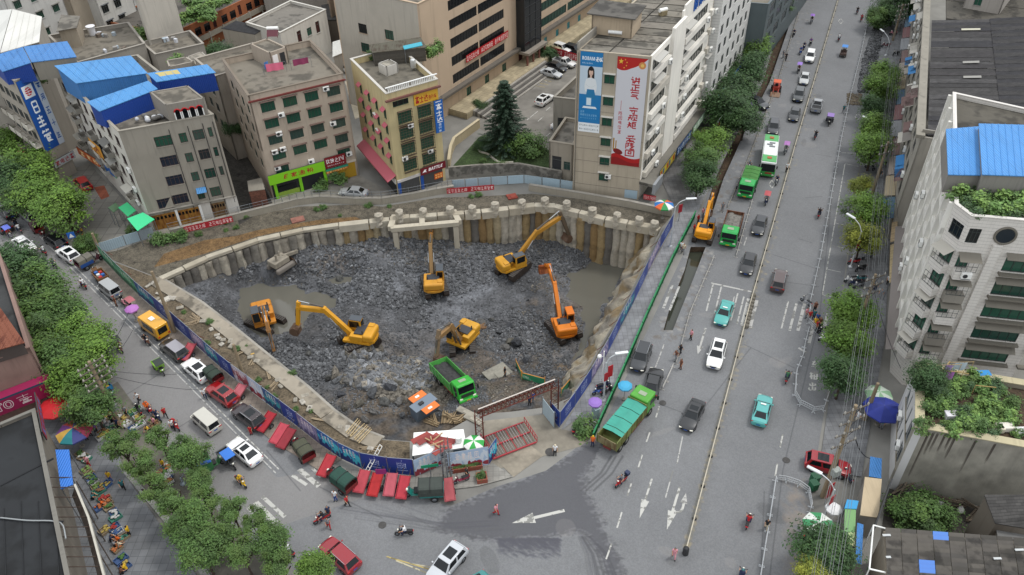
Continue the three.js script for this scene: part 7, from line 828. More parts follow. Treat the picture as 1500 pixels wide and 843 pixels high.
// ---- dump trucks
const GREEN='#2f9a3c';
function truck(label,tail,nose,o={}){
const a=G(...tail,1),b=G(...nose,1),c=a.clone().add(b).multiplyScalar(.5);c.y=o.y??.02;const t=thing('dump_truck',label,'truck',c,turnOf(a,b)),L=o.L??7.6,w=1.2,h2=L/2,pm=M(o.c??GREEN,.35,'grime',{size:3}),bm=o.bm??pm,cx=h2-.95;
if(o.pitch)t.rotation.order='YXZ',t.rotation.z=o.pitch;
mb().b(-h2,h2-.2,.62,.92,-.45,.45).build('chassis',M('#6d2a28',.7),t);const cab=mb().rbox(cx,1.75,0,1.85,2.1,2.3,.18,3).build('cab',pm,t);put('windshield',mb().rbox(h2-.035,2.1,0,.06,.85,2.0,.02).geo(),K.glass,cab);for(const z of[-1,1]){put('side_window',mb().rbox(cx+.2,2.1,z*1.15,.9,.7,.04,.01).geo(),K.glass,cab);put('headlight',mb().rbox(h2-.01,.95,z*.85,.1,.2,.4,.04).geo(),K.lamp,t);put('mirror',mb().rbox(h2+.15,2.0,z*1.4,.14,.6,.22,.05).bar([h2-.2,2.3,z*1.1],[h2+.15,2.25,z*1.4],.025).geo(),K.black,t);}
put('grille',mb().b(h2-.02,h2+.03,1.1,1.5,-.8,.8).geo(),M('#1f2a20',.6),cab);put('bumper',mb().rbox(h2+.02,.68,0,.24,.34,2.35,.08).geo(),pm,t);put('sun_visor',mb().rbox(h2-.05,2.68,0,.4,.1,2.1,.04).geo(),pm,cab);put('roof_hatch',mb().rbox(cx,2.82,0,.6,.08,.9,.03).geo(),M('#8f9c84',.6),cab);put('number_plate',mb().b(h2+.145,h2+.16,.6,.75,-.25,.25).geo(),M('#c9a01e',.5),t);
const x0=-h2,x1=cx-1.05,y0=1.0,y1=y0+(o.bh??1.35),bed=mb().b(x0,x1,y0,y0+.08,-w,w).build('bed_floor',bm,t);put('side_board',mb().b(x0,x1,y0+.08,y1,w-.07,w).geo(),bm,t);put('side_board',mb().b(x0,x1,y0+.08,y1,-w,-w+.07).geo(),bm,t);put('headboard',mb().b(x1-.08,x1,y0+.08,y1+.25,-w,w).geo(),bm,t);put('tailgate',mb().b(x0,x0+.08,y0+.08,y1-(o.tg??0),-w,w).geo(),o.tailM??bm,t);for(const z of[-1,1]){const n=6,r=mb();for(let k=0;k<=n;k++)r.b(x0+(x1-x0)*k/n-.05,x0+(x1-x0)*k/n+.05,y0,y1,z*w,z*(w+.06));put('side_ribs',r.geo(),bm,t);}
if(o.cover){const cm=M(o.cover,.75,'grime',{size:4});for(let k=0;k<4;k++){const a0=x0+.05+(x1-x0)*(k/4)+(k===0?(o.open??0):0),a1=x0+(x1-x0)*(k+1)/ 4-.03;mb().quad([a0,y1,w],[a1,y1,w],[a1,y1+.16,0],[a0,y1+.16,0]).quad([a0,y1+.16,0],[a1,y1+.16,0],[a1,y1,-w],[a0,y1,-w]).build('cover_sheet',cm,t);}}
if(o.load){const g=new THREE.PlaneGeometry(x1-x0-.2,2*w-.16,18,9),p=g.attributes.position;g.rotateX(-Math.PI/2);for(let i=0;i<p.count;i++){const x=p.getX(i),z=p.getZ(i);p.setY(i,.5*fbm(x*1.4+5,z*1.4,3)*(1-Math.pow(Math.abs(z)/ w,3))-.1);}g.translate((x0+x1)/ 2,y0+(o.lh??.75),0);g.computeVertexNormals();put('load',boxUV(flatGeo(g)),M(o.load,.95,'rock',{size:2}),t);}
for(const x of o.wx??[-h2+1.0,-h2+2.3,h2-1.0])for(const z of[-1,1])wheel(t,x,.52,z*1.02,.52,.34,M(o.rim??'#7d7d78',.6));for(const z of[-1,1])put('side_guard',mb().b(-.6,h2-2.3,.55,1.0,z*.95,z*1.1).geo(),M('#7a2a28',.7),t);return t;
}
truck('green dump truck with a folded turquoise cover beside the site entrance',[891,652],[944,588],{L:8.4,cover:'#3f9c8c',open:.9,tg:.25,bm:M('#7f9a5c',.7,'rust',{size:9}),tailM:M('#8b8f70',.8,'rust'),c:'#4f9c34'});truck('green dump truck with a green sheet cover below the bus',[1104,251],[1090,289],{L:6.6,cover:'#3f7a34',c:'#23a04a',bm:paint('#238f45',.5)});truck('green dump truck with an open rusty bed of rubble beside the trench excavator',[1077,318],[1065.5,359],{L:6.4,c:'#23a04a',bm:M('#7a5a44',.8,'rust'),load:'#8f8b84',lh:.9});
{const p0=GP(640,545),p1=GP(694,590),t=truck('bright green dump truck being loaded in the pit',[634,533],[692,586],{L:8.8,c:'#35a83a',load:'#4a494a',lh:.55,bm:paint('#4b9a45',.5),bh:1.25,y:(p0.y+p1.y)/ 2+.15});const a=G(640,540,p0.y+1),b=G(694,588,p1.y+1);t.position.copy(a.clone().add(b).multiplyScalar(.5));t.position.y=(p0.y+p1.y)/ 2+.1;t.rotation.y=turnOf(a,b);t.rotation.z=Math.atan2(p1.y-p0.y,Math.hypot(b.x-a.x,b.z-a.z))*.8;}
{
const a=G(1130.5,198,1.5),b=G(1123,262,1.5),c=a.clone().add(b).multiplyScalar(.5).setY(.02),t=thing('city_bus','green and white city bus on the left side of the main road','bus',c,turnOf(a,b)),L=9.6,h=L/2,g1=paint('#2f9a3f',.4),w1=paint('#dcdedc',.4);
mb().rbox(0,1.1,0,L,1.5,2.45,.15,2).build('lower_body',g1,t);mb().rbox(-.02,2.3,0,L-.02,1.3,2.42,.18,2).build('upper_body',w1,t);mb().rbox(.1,2.98,0,L*.5,.14,2.1,.06).build('roof_panel',w1,t);for(const[x,l]of[[-h+1.35,2.3],[h-1.4,2.4]]){const q=mb().rbox(x,2.98,0,l,.1,2.2,.05).build('roof_panel',g1,t);put('roof_hatch',mb().rbox(x,3.06,0,.7,.1,.7,.03).geo(),M('#a05a30',.6),q);}for(let k=0;k<3;k++)mb().rbox(-1.6+k*.6,3.08,.4*(k % 2)-.2,.4,.08,.9,.02).build('vent',M('#6d7073',.6),t);
mb().rbox(h-.01,1.95,0,.06,1.35,2.2,.03).build('windshield',K.glass,t);mb().rbox(-h+.0,2.2,0,.06,.8,2.0,.03).build('rear_window',K.glass,t);for(const z of[-1,1])for(let k=0;k<6;k++)mb().rbox(-h+1.1+k*1.45,2.2,z*1.215,1.3,.85,.03,.01).build('side_window',K.glass,t);mb().b(h+.03,h+.05,.9,1.15,-.7,.3).build('destination_board',M('#a02a26',.5),t);for(const z of[-1,1]){mb().rbox(h,.75,z*.9,.08,.2,.35,.03).build('headlight',K.lamp,t);mb().rbox(h+.2,2.3,z*1.35,.2,.5,.2,.05).build('mirror',K.black,t);for(const x of[-h+2.2,h-2.3])wheel(t,x,.48,z*1.08,.48,.28);}
}
{
const a=G(243,492,1),b=G(208,467,1),c=a.clone().add(b).multiplyScalar(.5).setY(.02),t=thing('box_truck','yellow box van with dark side windows parked along the hoarding','van',c,turnOf(a,b)),y=paint('#d39a1c',.4);mb().rbox(-.3,1.5,0,3.9,1.9,1.8,.1,2).build('box_body',y,t);mb().rbox(2.0,1.0,0,.9,1.2,1.6,.2,2).build('cab',y,t);put('windshield',mb().rbox(1.9,1.75,0,.4,.7,1.4,.05).geo(),K.glass,t);for(const z of[-1,1]){mb().rbox(-.3,1.7,z*.9,2.4,.9,.04,.01).build('side_window',K.glass,t);for(const x of[-1.4,1.6])wheel(t,x,.36,z*.8,.36,.24);mb().rbox(-2.26,.9,z*.7,.06,.2,.25,.02).build('tail_light',K.red,t);}mb().rbox(-2.26,1.7,0,.04,.9,1.2,.01).build('rear_window',K.glass,t);mb().rbox(-.2,2.5,0,.8,.12,.6,.04).build('roof_hatch',K.white,t);
}
// ---- excavators:+x is the way the boom points
function excavator(label,at,to,pose,o={}){
const c=o.ground?G(...at):GP(...at),e=G(...to,c.y),turn=turnOf(c,e),t=thing('excavator',label,'excavator',c,turn),yl=M(o.c??'#c98418',.5,'grime',{size:2.5}),k=(o.s??1.22);t.scale.setScalar(k);
const tk=put('undercarriage',mb().rbox(0,.75,0,2.0,.4,1.7,.08).geo(),K.dark,t);tk.rotation.y=(o.track??0);for(const z of[-1,1]){const s=new THREE.Shape();s.absarc(-1.55,.5,.46,Math.PI/2,Math.PI*1.5);s.absarc(1.55,.5,.46,-Math.PI/2,Math.PI/2);const g=new THREE.ExtrudeGeometry(s,{depth:.6,bevelEnabled:true,bevelSize:.04,bevelThickness:.04,bevelSegments:1});g.translate(0,0,z*1.1-.3);put('track',boxUV(flatGeo(g)),M('#3a3836',.9,'rust',{size:2}),tk);const r=mb();for(let i=0;i<14;i++)r.box(-1.9+i*.29,.99,z*1.1,.16,.08,.66);put('track_plates',r.geo(),M('#4a4744',.8),tk);}
mb().add(new THREE.CylinderGeometry(.75,.75,.2,18),new THREE.Matrix4().makeTranslation(0,1.02,0)).build('turntable',K.dark,t);
mb().plan([[1.3,-1.2],[1.3,1.2],[-1.7,1.2],[-2.1,.7],[-2.2,0],[-2.1,-.7],[-1.7,-1.2]],1.12,1.4).build('deck',yl,t);mb().rbox(-1.5,1.85,0,1.2,1.0,2.35,.3,3).build('counterweight',yl,t);mb().rbox(-.25,1.75,-.75,1.5,.75,.85,.1,2).build('side_housing',yl,t);mb().rbox(-.75,2.2,-.05,1.7,.16,1.5,.07,2).build('engine_hood',M('#33353a',.5),t);mb().rbox(-1.4,2.2,.75,.7,.5,.6,.08).build('air_box',yl,t);mb().bar([-.9,2.2,-.7],[-.9,2.65,-.7],.07).build('exhaust',K.dark,t);
const cab=mb().prof([[-.3,1.4],[1.25,1.4],[1.35,1.95],[1.0,2.95],[-.3,2.95]],.35,1.2,.05).build('cab',yl,t);put('roof',mb().rbox(.35,3.0,.78,1.4,.1,.86,.05).geo(),M(o.cr??'#4a4f55',.5),cab);put('front_window',mb().quad([1.39,1.97,.42],[1.39,1.97,1.13],[1.06,2.9,1.13],[1.06,2.9,.42]).geo(),K.glass,cab);for(const z of[.34,1.21])put('side_window',mb().b(-.1,1.0,2.0,2.85,z-.01,z+.01).geo(),K.glass,cab);put('rear_window',mb().b(-.33,-.31,2.0,2.8,.45,1.1).geo(),K.glass,cab);
const P=V3(.75,1.75,-.25),[bx,by,tx,ty,sx,sy]=pose,Bd=V3(bx,by,-.25),Tp=V3(tx,ty,-.25),St=V3(sx,sy,-.25);
const bm=M(o.bc??o.c??'#c98418',.55,'grime',{size:2.5}),boom=mb().beam(P,Bd,.42,.55).beam(Bd.clone().lerp(P,.06),Tp,.4,.5);boom.add(new THREE.CylinderGeometry(.3,.3,.44,12),new THREE.Matrix4().makeRotationX(Math.PI/2).setPosition(Bd));boom.build('boom',bm,t);const back=Tp.clone().sub(St).normalize().multiplyScalar(.9).add(Tp),sk=mb().beam(back,St,.34,.4);sk.add(new THREE.CylinderGeometry(.22,.22,.5,12),new THREE.Matrix4().makeRotationX(Math.PI/2).setPosition(Tp));sk.build('stick',M(o.ac??o.bc??o.c??'#b87a1a',.6),t);
const cyl=(a,b,n='hydraulic_cylinder')=>{const m=a.clone().lerp(b,.55),q=mb().bar(a,m,.11,.11,8).build(n,M('#55504a',.5),t);put('rod',mb().bar(m,b,.055,.055,8).geo(),K.chrome,q);};for(const z of[-.32,.32])cyl(V3(1.1,1.5,-.25+z),P.clone().lerp(Bd,.75).add(V3(0,-.1,z)));cyl(Bd.clone().add(V3(0,.32,0)),back.clone().add(V3(0,.1,0)));cyl(Tp.clone().lerp(St,.1).add(V3(.22,.1,0)),St.clone().lerp(Tp,.18).add(V3(.25,.05,0)));
const d=St.clone().sub(Tp).normalize();if(o.tool==='breaker'){const e2=St.clone().addScaledVector(d,1.3);mb().beam(St,e2,.42,.46).build('breaker',M('#3a3735',.7),t);mb().bar(e2,St.clone().addScaledVector(d,2.2),.08,.06,8).build('chisel',K.dark,t);}else{const q=mb().prof([[0,.1],[.6,.1],[.95,-.3],[.9,-.85],[.45,-1.05],[-.1,-.85],[.1,-.3]],-.6,.6,.03).build('bucket',M(o.bk??'#6d5f52',.7,'rust',{size:3}),t);q.position.copy(St).add(V3(-.35,0,-.25));q.rotation.z=o.curl??-.3;const th=mb();for(let i=0;i<5;i++)th.beam([.86,-.86,-.5+i*.25],[.98,-1.12,-.5+i*.25],.09,.07);put('bucket_teeth',th.geo(),M('#8a857c',.6),q);}
return t;
}
excavator('yellow excavator by the left puddle with its breaker pointing at the camera',[390,478],[402,530],[2.6,4.6,5.2,3.6,6.2,1.4],{tool:'breaker',track:.7,c:'#c4812a',ac:'#8a6236'});excavator('yellow excavator with a bent boom reaching left toward the left puddle',[527,504],[455,493],[3.3,4.6,6.3,4.3,6.9,1.6],{c:'#cf951f',track:.8,curl:.3});excavator('yellow excavator at the back with its long boom pointing straight at the strut frame',[637,424],[638,362],[3.4,4.2,6.6,3.6,8.6,2.6],{c:'#c9902e',bc:'#7c5f32',ac:'#9a6a2c',tool:'breaker',track:.2});excavator('yellow excavator at the back right with its raised boom over the dark rock slope',[752,398],[822,372],[3.6,4.6,7.2,5.6,8.4,2.4],{c:'#cc9528',bc:'#b5832c',ac:'#5d5040',track:.4});excavator('deep orange excavator beside the right puddle with a straight boom',[825,488],[797,410],[3.6,4.6,6.8,4.8,8.2,3.8],{c:'#d2760f',track:.3,bk:'#9a5a20',cr:'#c96a10'});excavator('yellow excavator loading the bright green dump truck',[678,508],[650,538],[2.2,4.9,4.4,5.0,5.0,2.9],{c:'#c99528',bc:'#94744a',ac:'#7d6a52',track:.6,curl:-.6});excavator('bright yellow excavator standing in the road trench',[1031,348],[1046,306],[3.0,4.2,5.6,3.4,6.2,1.0],{ground:1,c:'#e0960f',s:1.0,track:.0});
{
const c=G(1136,136),t=thing('wheel_loader','small red loader with an orange canopy beside the road trench','loader',c,turnOf(c,G(1134,148))),r=M('#a8382a',.5);mb().rbox(-.5,1.0,0,2.0,.8,1.4,.12,2).build('body',r,t);mb().rbox(-.2,2.3,0,1.5,.12,1.4,.05).build('canopy',M('#d2603a',.5),t);for(const[x,z]of[[-.8,-.6],[-.8,.6],[.45,-.6],[.45,.6]])mb().bar([x,1.3,z],[x,2.3,z],.05).build('post',K.dark,t);mb().rbox(-.3,1.5,0,.6,.5,.6,.1).build('seat',K.black,t);mb().beam([.4,1.1,.45],[1.5,.5,.45],.14,.2).beam([.4,1.1,-.45],[1.5,.5,-.45],.14,.2).build('lift_arm',r,t);mb().prof([[1.3,.1],[2.1,.1],[1.9,.35],[1.5,.8],[1.3,.7]],-.9,.9,.03).build('bucket',M('#b5a494',.7,'rust'),t);for(const x of[-1.1,.6])for(const z of[-.8,.8])wheel(t,x,.5,z,.5,.34);
const d=GP(413,394).add(V3(0,.1,0)),u=thing('drill_machine','old grey tracked machine without a cab at the back left of the pit','machine',d,.9),g=M('#9a9386',.85,'conc',{size:3});u.scale.setScalar(1.35);mb().rbox(0,.45,.8,2.6,.7,.5,.25,2).build('track',M('#77716a',.9),u);mb().rbox(0,.45,-.8,2.6,.7,.5,.25,2).build('track',M('#77716a',.9),u);mb().rbox(-.2,1.15,0,2.0,.7,1.4,.1).build('engine',g,u);mb().beam([.4,1.4,0],[2.4,.9,0],.3,.35).build('arm',g,u);mb().quad([1.3,.2,-1.1],[1.3,.2,1.1],[1.1,1.1,1.1],[1.1,1.1,-1.1]).build('blade',M('#a39c90',.8,'rust'),u);mb().bar([-.6,1.4,.3],[-.6,2.3,.3],.12).bar([.1,1.4,-.3],[.3,2.0,-.3],.1).build('mast',g,u);
}
// ---- cargo tricycles,hand carts,motorbikes
function trike(label,tail,nose,o={}){
const a=G(...tail,.5),b=G(...nose,.5),c=a.clone().add(b).multiplyScalar(.5).setY(.02+(o.y??0)),t=thing('cargo_tricycle',label,'tricycle',c,turnOf(a,b),o.group),bm=M(o.box??'#7d1f22',.6),s=o.s??1;t.scale.setScalar(s);
mb().b(-1.45,.35,.55,.62,-.62,.62).build('cargo_floor',bm,t);mb().b(-1.45,.35,.62,1.0,.57,.62).b(-1.45,.35,.62,1.0,-.62,-.57).b(-1.48,-1.43,.62,.95,-.62,.62).b(.3,.35,.62,1.1,-.62,.62).build('cargo_box',bm,t);mb().rbox(.55,.78,0,.5,.14,.6,.06).build('seat',K.black,t);mb().prof([[.3,.45],[1.0,.45],[1.25,.95],[1.15,1.0],[.9,.55],[.3,.55]],-.28,.28,.03).build('front_body',M(o.front??o.box??'#7d1f22',.5),t);mb().bar([1.1,1.15,-.36],[1.1,1.15,.36],.03).bar([1.22,.5,0],[1.08,1.15,0],.04).build('handlebar',K.dark,t);mb().ball(1.28,.95,0,.1,.12,.12).build('headlight',K.lamp,t);wheel(t,1.35,.28,0,.28,.12);for(const z of[-1,1])wheel(t,-.75,.3,z*.6,.3,.14);
if(o.tarp){const m=M(o.tarp,.8,'grime',{size:3}),cv=mb(),n=8;for(let i=0;i<n;i++){const f=(k)=>{const q=k/n*Math.PI;return[Math.max(.62,0)*Math.cos(q)*1.03,1.15+.5*Math.pow(Math.sin(q),.38)];},[z0,y0]=f(i),[z1,y1]=f(i+1);cv.quad([-1.5,y0,z0],[-1.5,y1,z1],[.42,y1,z1],[.42,y0,z0]);}cv.b(-1.5,.42,.75,1.16,.63,.65).b(-1.5,.42,.75,1.16,-.65,-.63);const q=cv.build('tarp_cover',m,t);for(const x of[-1.45,-.5,.38])put('hoop',mb().tube(Array.from({length:9},(_,k)=>{const an=k/8*Math.PI;return[x,1.17+.51*Math.pow(Math.sin(an),.38),.66*Math.cos(an)];}),.025,5,16).geo(),K.dark,q);if(o.blue)put('side_panel',mb().b(-1.4,.2,.62,1.05,.66,.68).geo(),M('#1f4a8c',.6),q);}
if(o.shade){mb().rbox(.45,1.85,0,1.5,.06,1.15,.03).build('canopy',M(o.shade,.6),t);for(const[x,z]of[[-.1,.4],[-.1,-.4],[1.0,.3],[1.0,-.3]])mb().bar([x,.8,z],[x,1.85,z],.025).build('canopy_post',K.steel,t);}
if(o.van)mb().rbox(-.5,1.25,0,1.9,1.2,1.25,.08,2).build('box_body',M(o.van,.5),t);
if(o.goods)for(let k=0;k<5;k++)mb().rbox(-1.2+k*.32,.85,(k % 2)*.4-.2,.35,.4,.4,.08).build('parcel',M(o.goods[k % o.goods.length],.7),t);return t;
}
trike('tricycle with a dark green tarp hood behind the white coupe',[317,558],[303,546],{tarp:'#2b3a30',s:1.15});trike('tricycle with an olive tarp hood and blue side among the red carts',[452,674],[434,650],{tarp:'#4a4c3c',blue:1,s:1.22});trike('tricycle with a green tarp hood at the street corner',[513,718],[483,696],{tarp:'#21463c',s:1.3,box:'#6d2424'});trike('teal tricycle with a dark hood parked beside the last red cart',[640,722],[604,724],{tarp:'#3d4440',blue:1,s:1.35,box:'#1f6d6a',front:'#1f7a70'});trike('white box tricycle following the white sedan on the side street',[36,370],[55,383],{van:'#c9c9c6',box:'#9a9a98',s:1.1});trike('tricycle with a blue load under a grey hood by the hoarding corner',[122,390],[141,380],{tarp:'#6d6a62',blue:1,s:1.2,box:'#5a2330'});trike('flat brown tricycle carrying red and blue goods',[151,410],[139,398],{box:'#7d5a3a',goods:['#b03028','#2d62a8','#d8d8d6'],s:1.2});trike('tricycle with a blue and red canopy on the side street',[328,667],[340,681],{shade:'#2f6fc4',box:'#4a4d50'});trike('three wheeler with a lime green rimmed canopy on the side street',[229,532],[238,545],{shade:'#2a332e',box:'#7fae3a',s:.9});trike('green cargo tricycle with a tall cover by the kerbside trees',[296,690],[312,682],{van:'#2f6b3a',box:'#2f6b3a',s:1.2});trike('covered tricycle dark red parked at the left under the trees',[52,334],[64,345],{tarp:'#4a3438',s:1.1});trike('tricycle with a blue canopy going up the main road',[1234,84],[1238,72],{shade:'#3f7fc4',box:'#5a4a44'});trike('tricycle with a purple canopy going down the right lane',[1217,170],[1214,184],{shade:'#8a6fb0',box:'#3a3a40'});trike('blue tricycle with yellow goods in the side market',[150,568],[162,578],{box:'#2f7fae',goods:['#c9a43a','#7fae4a'],s:1.1});
function cart(label,foot,head,c,o={}){
const a=G(...foot),b=G(...head),L=o.L??2.6,t=thing('hand_cart',label,'cart',a,turnOf(a,b),'red carts parked in a row'),bm=M(c,.6,'grime',{size:3}),th=o.tilt??.22;delete t.userData.group;const q=new THREE.Group();const e=(n,g,m)=>{const k=put(n,g,m,t);k.rotation.z=th;return k;};
e('deck',mb().rbox(L/2,.5,0,L,.09,1.15,.03).geo(),bm);e('side_rail',mb().b(0,L,.54,.7,.53,.58).geo(),bm);e('side_rail',mb().b(0,L,.54,.7,-.58,-.53).geo(),bm);e('end_board',mb().b(-.02,.04,.54,.72,-.58,.58).geo(),bm);for(const z of[-.4,.4])e('shaft',mb().bar([L,.48,z],[L+1.1,.5,z*.9],.03).geo(),M('#5d4a3a',.8));e('cover',mb().rbox(L*.5,.62,0,L*.94,.1,1.0,.05,2).geo(),M(o.c2??c,.75,'grime',{size:2}));for(const z of[-1,1])wheel(t,L*.45,.33,z*.64,.33,.1);mb().bar([L*.45,.33,-.6],[L*.45,.33,.6],.04).build('axle',K.dark,t);return t;}
[['pink red cart propped between the dark car and the white coupe',[270,532],[284,514],'#a8454f'],['pale pink cart propped between the red car and the maroon car',[341,594],[357,576],'#b5606a'],['bright red cart, first of the loose pair by the curb line',[382,636],[395,622],'#a01c2a'],['pink cart in the middle of the three by the olive tricycle',[402,654],[415,638],'#b3404e'],['dark red cart touching the olive hooded tricycle',[412,661],[424,646],'#8a2430'],['red cart with a folded white cloth beside the green hooded tricycle',[472,702],[485,682],'#a82a34'],['pink cart first from the left on the corner pavement',[526,726],[536,702],'#ae3f4a'],['scarlet cart second from the left on the corner pavement',[546,731],[555,707],'#a81c20'],['rose pink cart third on the corner pavement',[570,731],[577,702],'#b0505c'],['red cart fourth on the corner pavement with a white cooler behind',[588,735],[595,709],'#ab2c3a'],['worn pink cart standing alone right of the teal tricycle',[660,738],[656,712],'#a04a50']].forEach(([l,f,h,c])=>cart(l,f,h,c,{c2:c}));
// ------------------------------------------------------------------ people:one skin surface each,clothes over it
const smin=(a,b,k)=>{const h=clamp(.5+.5*(b-a)/ k);return b+(a-b)*h-k*h*(1-h);};
function cap(p,a,b,r0,r1){const bx=b[0]-a[0],by=b[1]-a[1],bz=b[2]-a[2],px=p[0]-a[0],py=p[1]-a[1],pz=p[2]-a[2],t=clamp((px*bx+py*by+pz*bz)/(bx*bx+by*by+bz*bz+1e-9));return Math.hypot(px-bx*t,py-by*t,pz-bz*t)-(r0+(r1-r0)*t);}
const ell=(p,c,r)=>{const x=(p[0]-c[0])/ r[0],y=(p[1]-c[1])/ r[1],z=(p[2]-c[2])/ r[2],k=Math.hypot(x,y,z);return(k-1)*Math.min(...r);};
const mcM=new THREE.MeshBasicMaterial();
function polygonise(fn,c,half,res){
const mc=new MarchingCubes(res,mcM,false,false,60000);mc.isolation=0;const f=mc.field;for(let k=0,i=0;k<res;k++)for(let j=0;j<res;j++)for(let l=0;l<res;l++,i++)f[i]=-fn([c[0]+(l /(res/2)-1)*half,c[1]+(j /(res/2)-1)*half,c[2]+(k /(res/2)-1)*half]);mc.update();
const n=mc.count,P=new Float32Array(n*3),N=new Float32Array(n*3);for(let i=0;i<n;i++)for(let q=0;q<3;q++){P[i*3+q]=mc.positionArray[i*3+q]*half+c[q];N[i*3+q]=mc.normalArray[i*3+q];}
const g=new THREE.BufferGeometry();g.setAttribute('position',new THREE.BufferAttribute(P,3));g.setAttribute('normal',new THREE.BufferAttribute(N,3));return g;
}
const POSES={
stand:{hip:.88,lean:.0,L:[[.1,.47,.02],[.11,.08,-.02]],R:[[.1,.47,.03],[.12,.08,.03]],aL:[[.24,1.1,-.02],[.24,.86,.08]],aR:[[.24,1.1,-.02],[.23,.87,.1]]},
walk:{hip:.87,lean:.04,L:[[.1,.47,.14],[.1,.09,.22]],R:[[.1,.46,-.02],[.1,.13,-.3]],aL:[[.24,1.12,-.14],[.23,.9,-.06]],aR:[[.24,1.12,.1],[.22,.93,.24]]},
ride:{hip:.8,lean:.1,L:[[.2,.72,.36],[.19,.33,.26]],R:[[.2,.72,.36],[.19,.33,.26]],aL:[[.28,1.03,.2],[.3,1.0,.44]],aR:[[.28,1.03,.2],[.3,1.0,.44]]},
squat:{hip:.26,lean:.2,L:[[.2,.5,.26],[.15,.08,.08]],R:[[.2,.5,.26],[.15,.08,.1]],aL:[[.25,.6,.28],[.16,.45,.46]],aR:[[.25,.6,.28],[.14,.42,.48]]},
};
function figure(pose){
const p=POSES[pose],H=p.hip,up=(y,z=0)=>[0,H+y,z+p.lean*y*1.6],ch=up(.36),nk=up(.53),hd=up(.69);hd[2]+=.02;const J=(s,a)=>[a[0]*s,a[1],a[2]],bones=[];
const add=(part,a,b,r0,r1,k=.045)=>bones.push({part,a,b,r0,r1,k});const sh=(s)=>[.17*s,ch[1]+.13,ch[2]],hp=(s)=>[.085*s,H,p.lean?-.02:0];
add('shirt',up(.02),up(.2),.135,.125);add('shirt',up(.2),ch,.125,.145);add('shirt',ch,[0,ch[1]+.1,ch[2]],.145,.12);for(const s of[-1,1])add('shirt',[.05*s,ch[1]+.12,ch[2]],sh(s),.08,.068);
add('skin',nk,hd,.052,.05);for(const[s,leg,arm]of[[-1,p.R,p.aR],[1,p.L,p.aL]]){const[kn,an]=leg.map((q)=>J(s,q)),[el,wr]=arm.map((q)=>J(s,q));add('trousers',hp(s),kn,.092,.062);add('trousers',kn,an,.06,.043);add('shoes',[an[0],an[1]-.035,an[2]-.05],[an[0]+.02*s,an[1]-.05,an[2]+.15],.042,.034);add('shirt',sh(s),[(sh(s)[0]+el[0])/ 2,(sh(s)[1]+el[1])/ 2,(sh(s)[2]+el[2])/ 2],.056,.05);add('skin',[(sh(s)[0]+el[0])/ 2,(sh(s)[1]+el[1])/ 2,(sh(s)[2]+el[2])/ 2],el,.048,.042);add('skin',el,wr,.042,.03);}
add('trousers',hp(-1),hp(1),.105,.105);
const sdf=(q,only,grow=0)=>{let d=9;for(const b of bones)if(!only||only===b.part)d=smin(d,cap(q,b.a,b.b,b.r0,b.r1)-grow,b.k);return d;},mid=H+.1,half=Math.max(.92,mid+.05),res=76,cen=[0,mid,.04];
const nearest=(q)=>{let m=9,part='';for(const b of bones){const d=cap(q,b.a,b.b,b.r0,b.r1);if(d<m){m=d;part=b.part;}}return part;};
const body=polygonise((q)=>sdf(q),cen,half,res),big=polygonise((q)=>sdf(q,null,.012),cen,half,res),out={};const bp=big.attributes.position,bn=big.attributes.normal;
for(const part of['shirt','trousers','shoes']){const P=[],N=[];for(let i=0;i<bp.count;i+=3){const c=[0,1,2].map((k)=>(bp.array[i*3+k]+bp.array[i*3+3+k]+bp.array[i*3+6+k])/ 3);if(nearest(c)===part)for(let k=0;k<9;k++){P.push(bp.array[i*3+k]);N.push(bn.array[i*3+k]);}}const g=new THREE.BufferGeometry();g.setAttribute('position',new THREE.Float32BufferAttribute(P,3));g.setAttribute('normal',new THREE.Float32BufferAttribute(N,3));out[part]=g;}
const head=polygonise((q)=>{const x=[q[0]-hd[0],q[1]-hd[1],q[2]-hd[2]];let d=ell(x,[0,.01,0],[.076,.108,.092]);d=smin(d,ell(x,[0,-.05,.03],[.052,.06,.058]),.03);d=smin(d,cap(x,[0,.01,.085],[0,-.022,.107],.009,.014),.015);for(const s of[-1,1]){d=smin(d,ell(x,[.078*s,0,-.005],[.012,.03,.02]),.008);d=-smin(-d,ell(x,[.031*s,.018,.092],[.017,.011,.012]),.01);}d=-smin(-d,ell(x,[0,-.052,.094],[.024,.005,.01]),.006);return smin(d,cap(x,[0,-.06,-.01],[0,-.16,-.01],.05,.052),.03);},hd,.17,50);
const hair=polygonise((q)=>{const x=[q[0]-hd[0],q[1]-hd[1],q[2]-hd[2]],d=ell(x,[0,.022,-.012],[.086,.11,.1]);return Math.max(d,-(x[1]+.3*(.02-x[2])+.035),x[2]-.07+Math.max(0,x[1]-.06));},hd,.17,36);
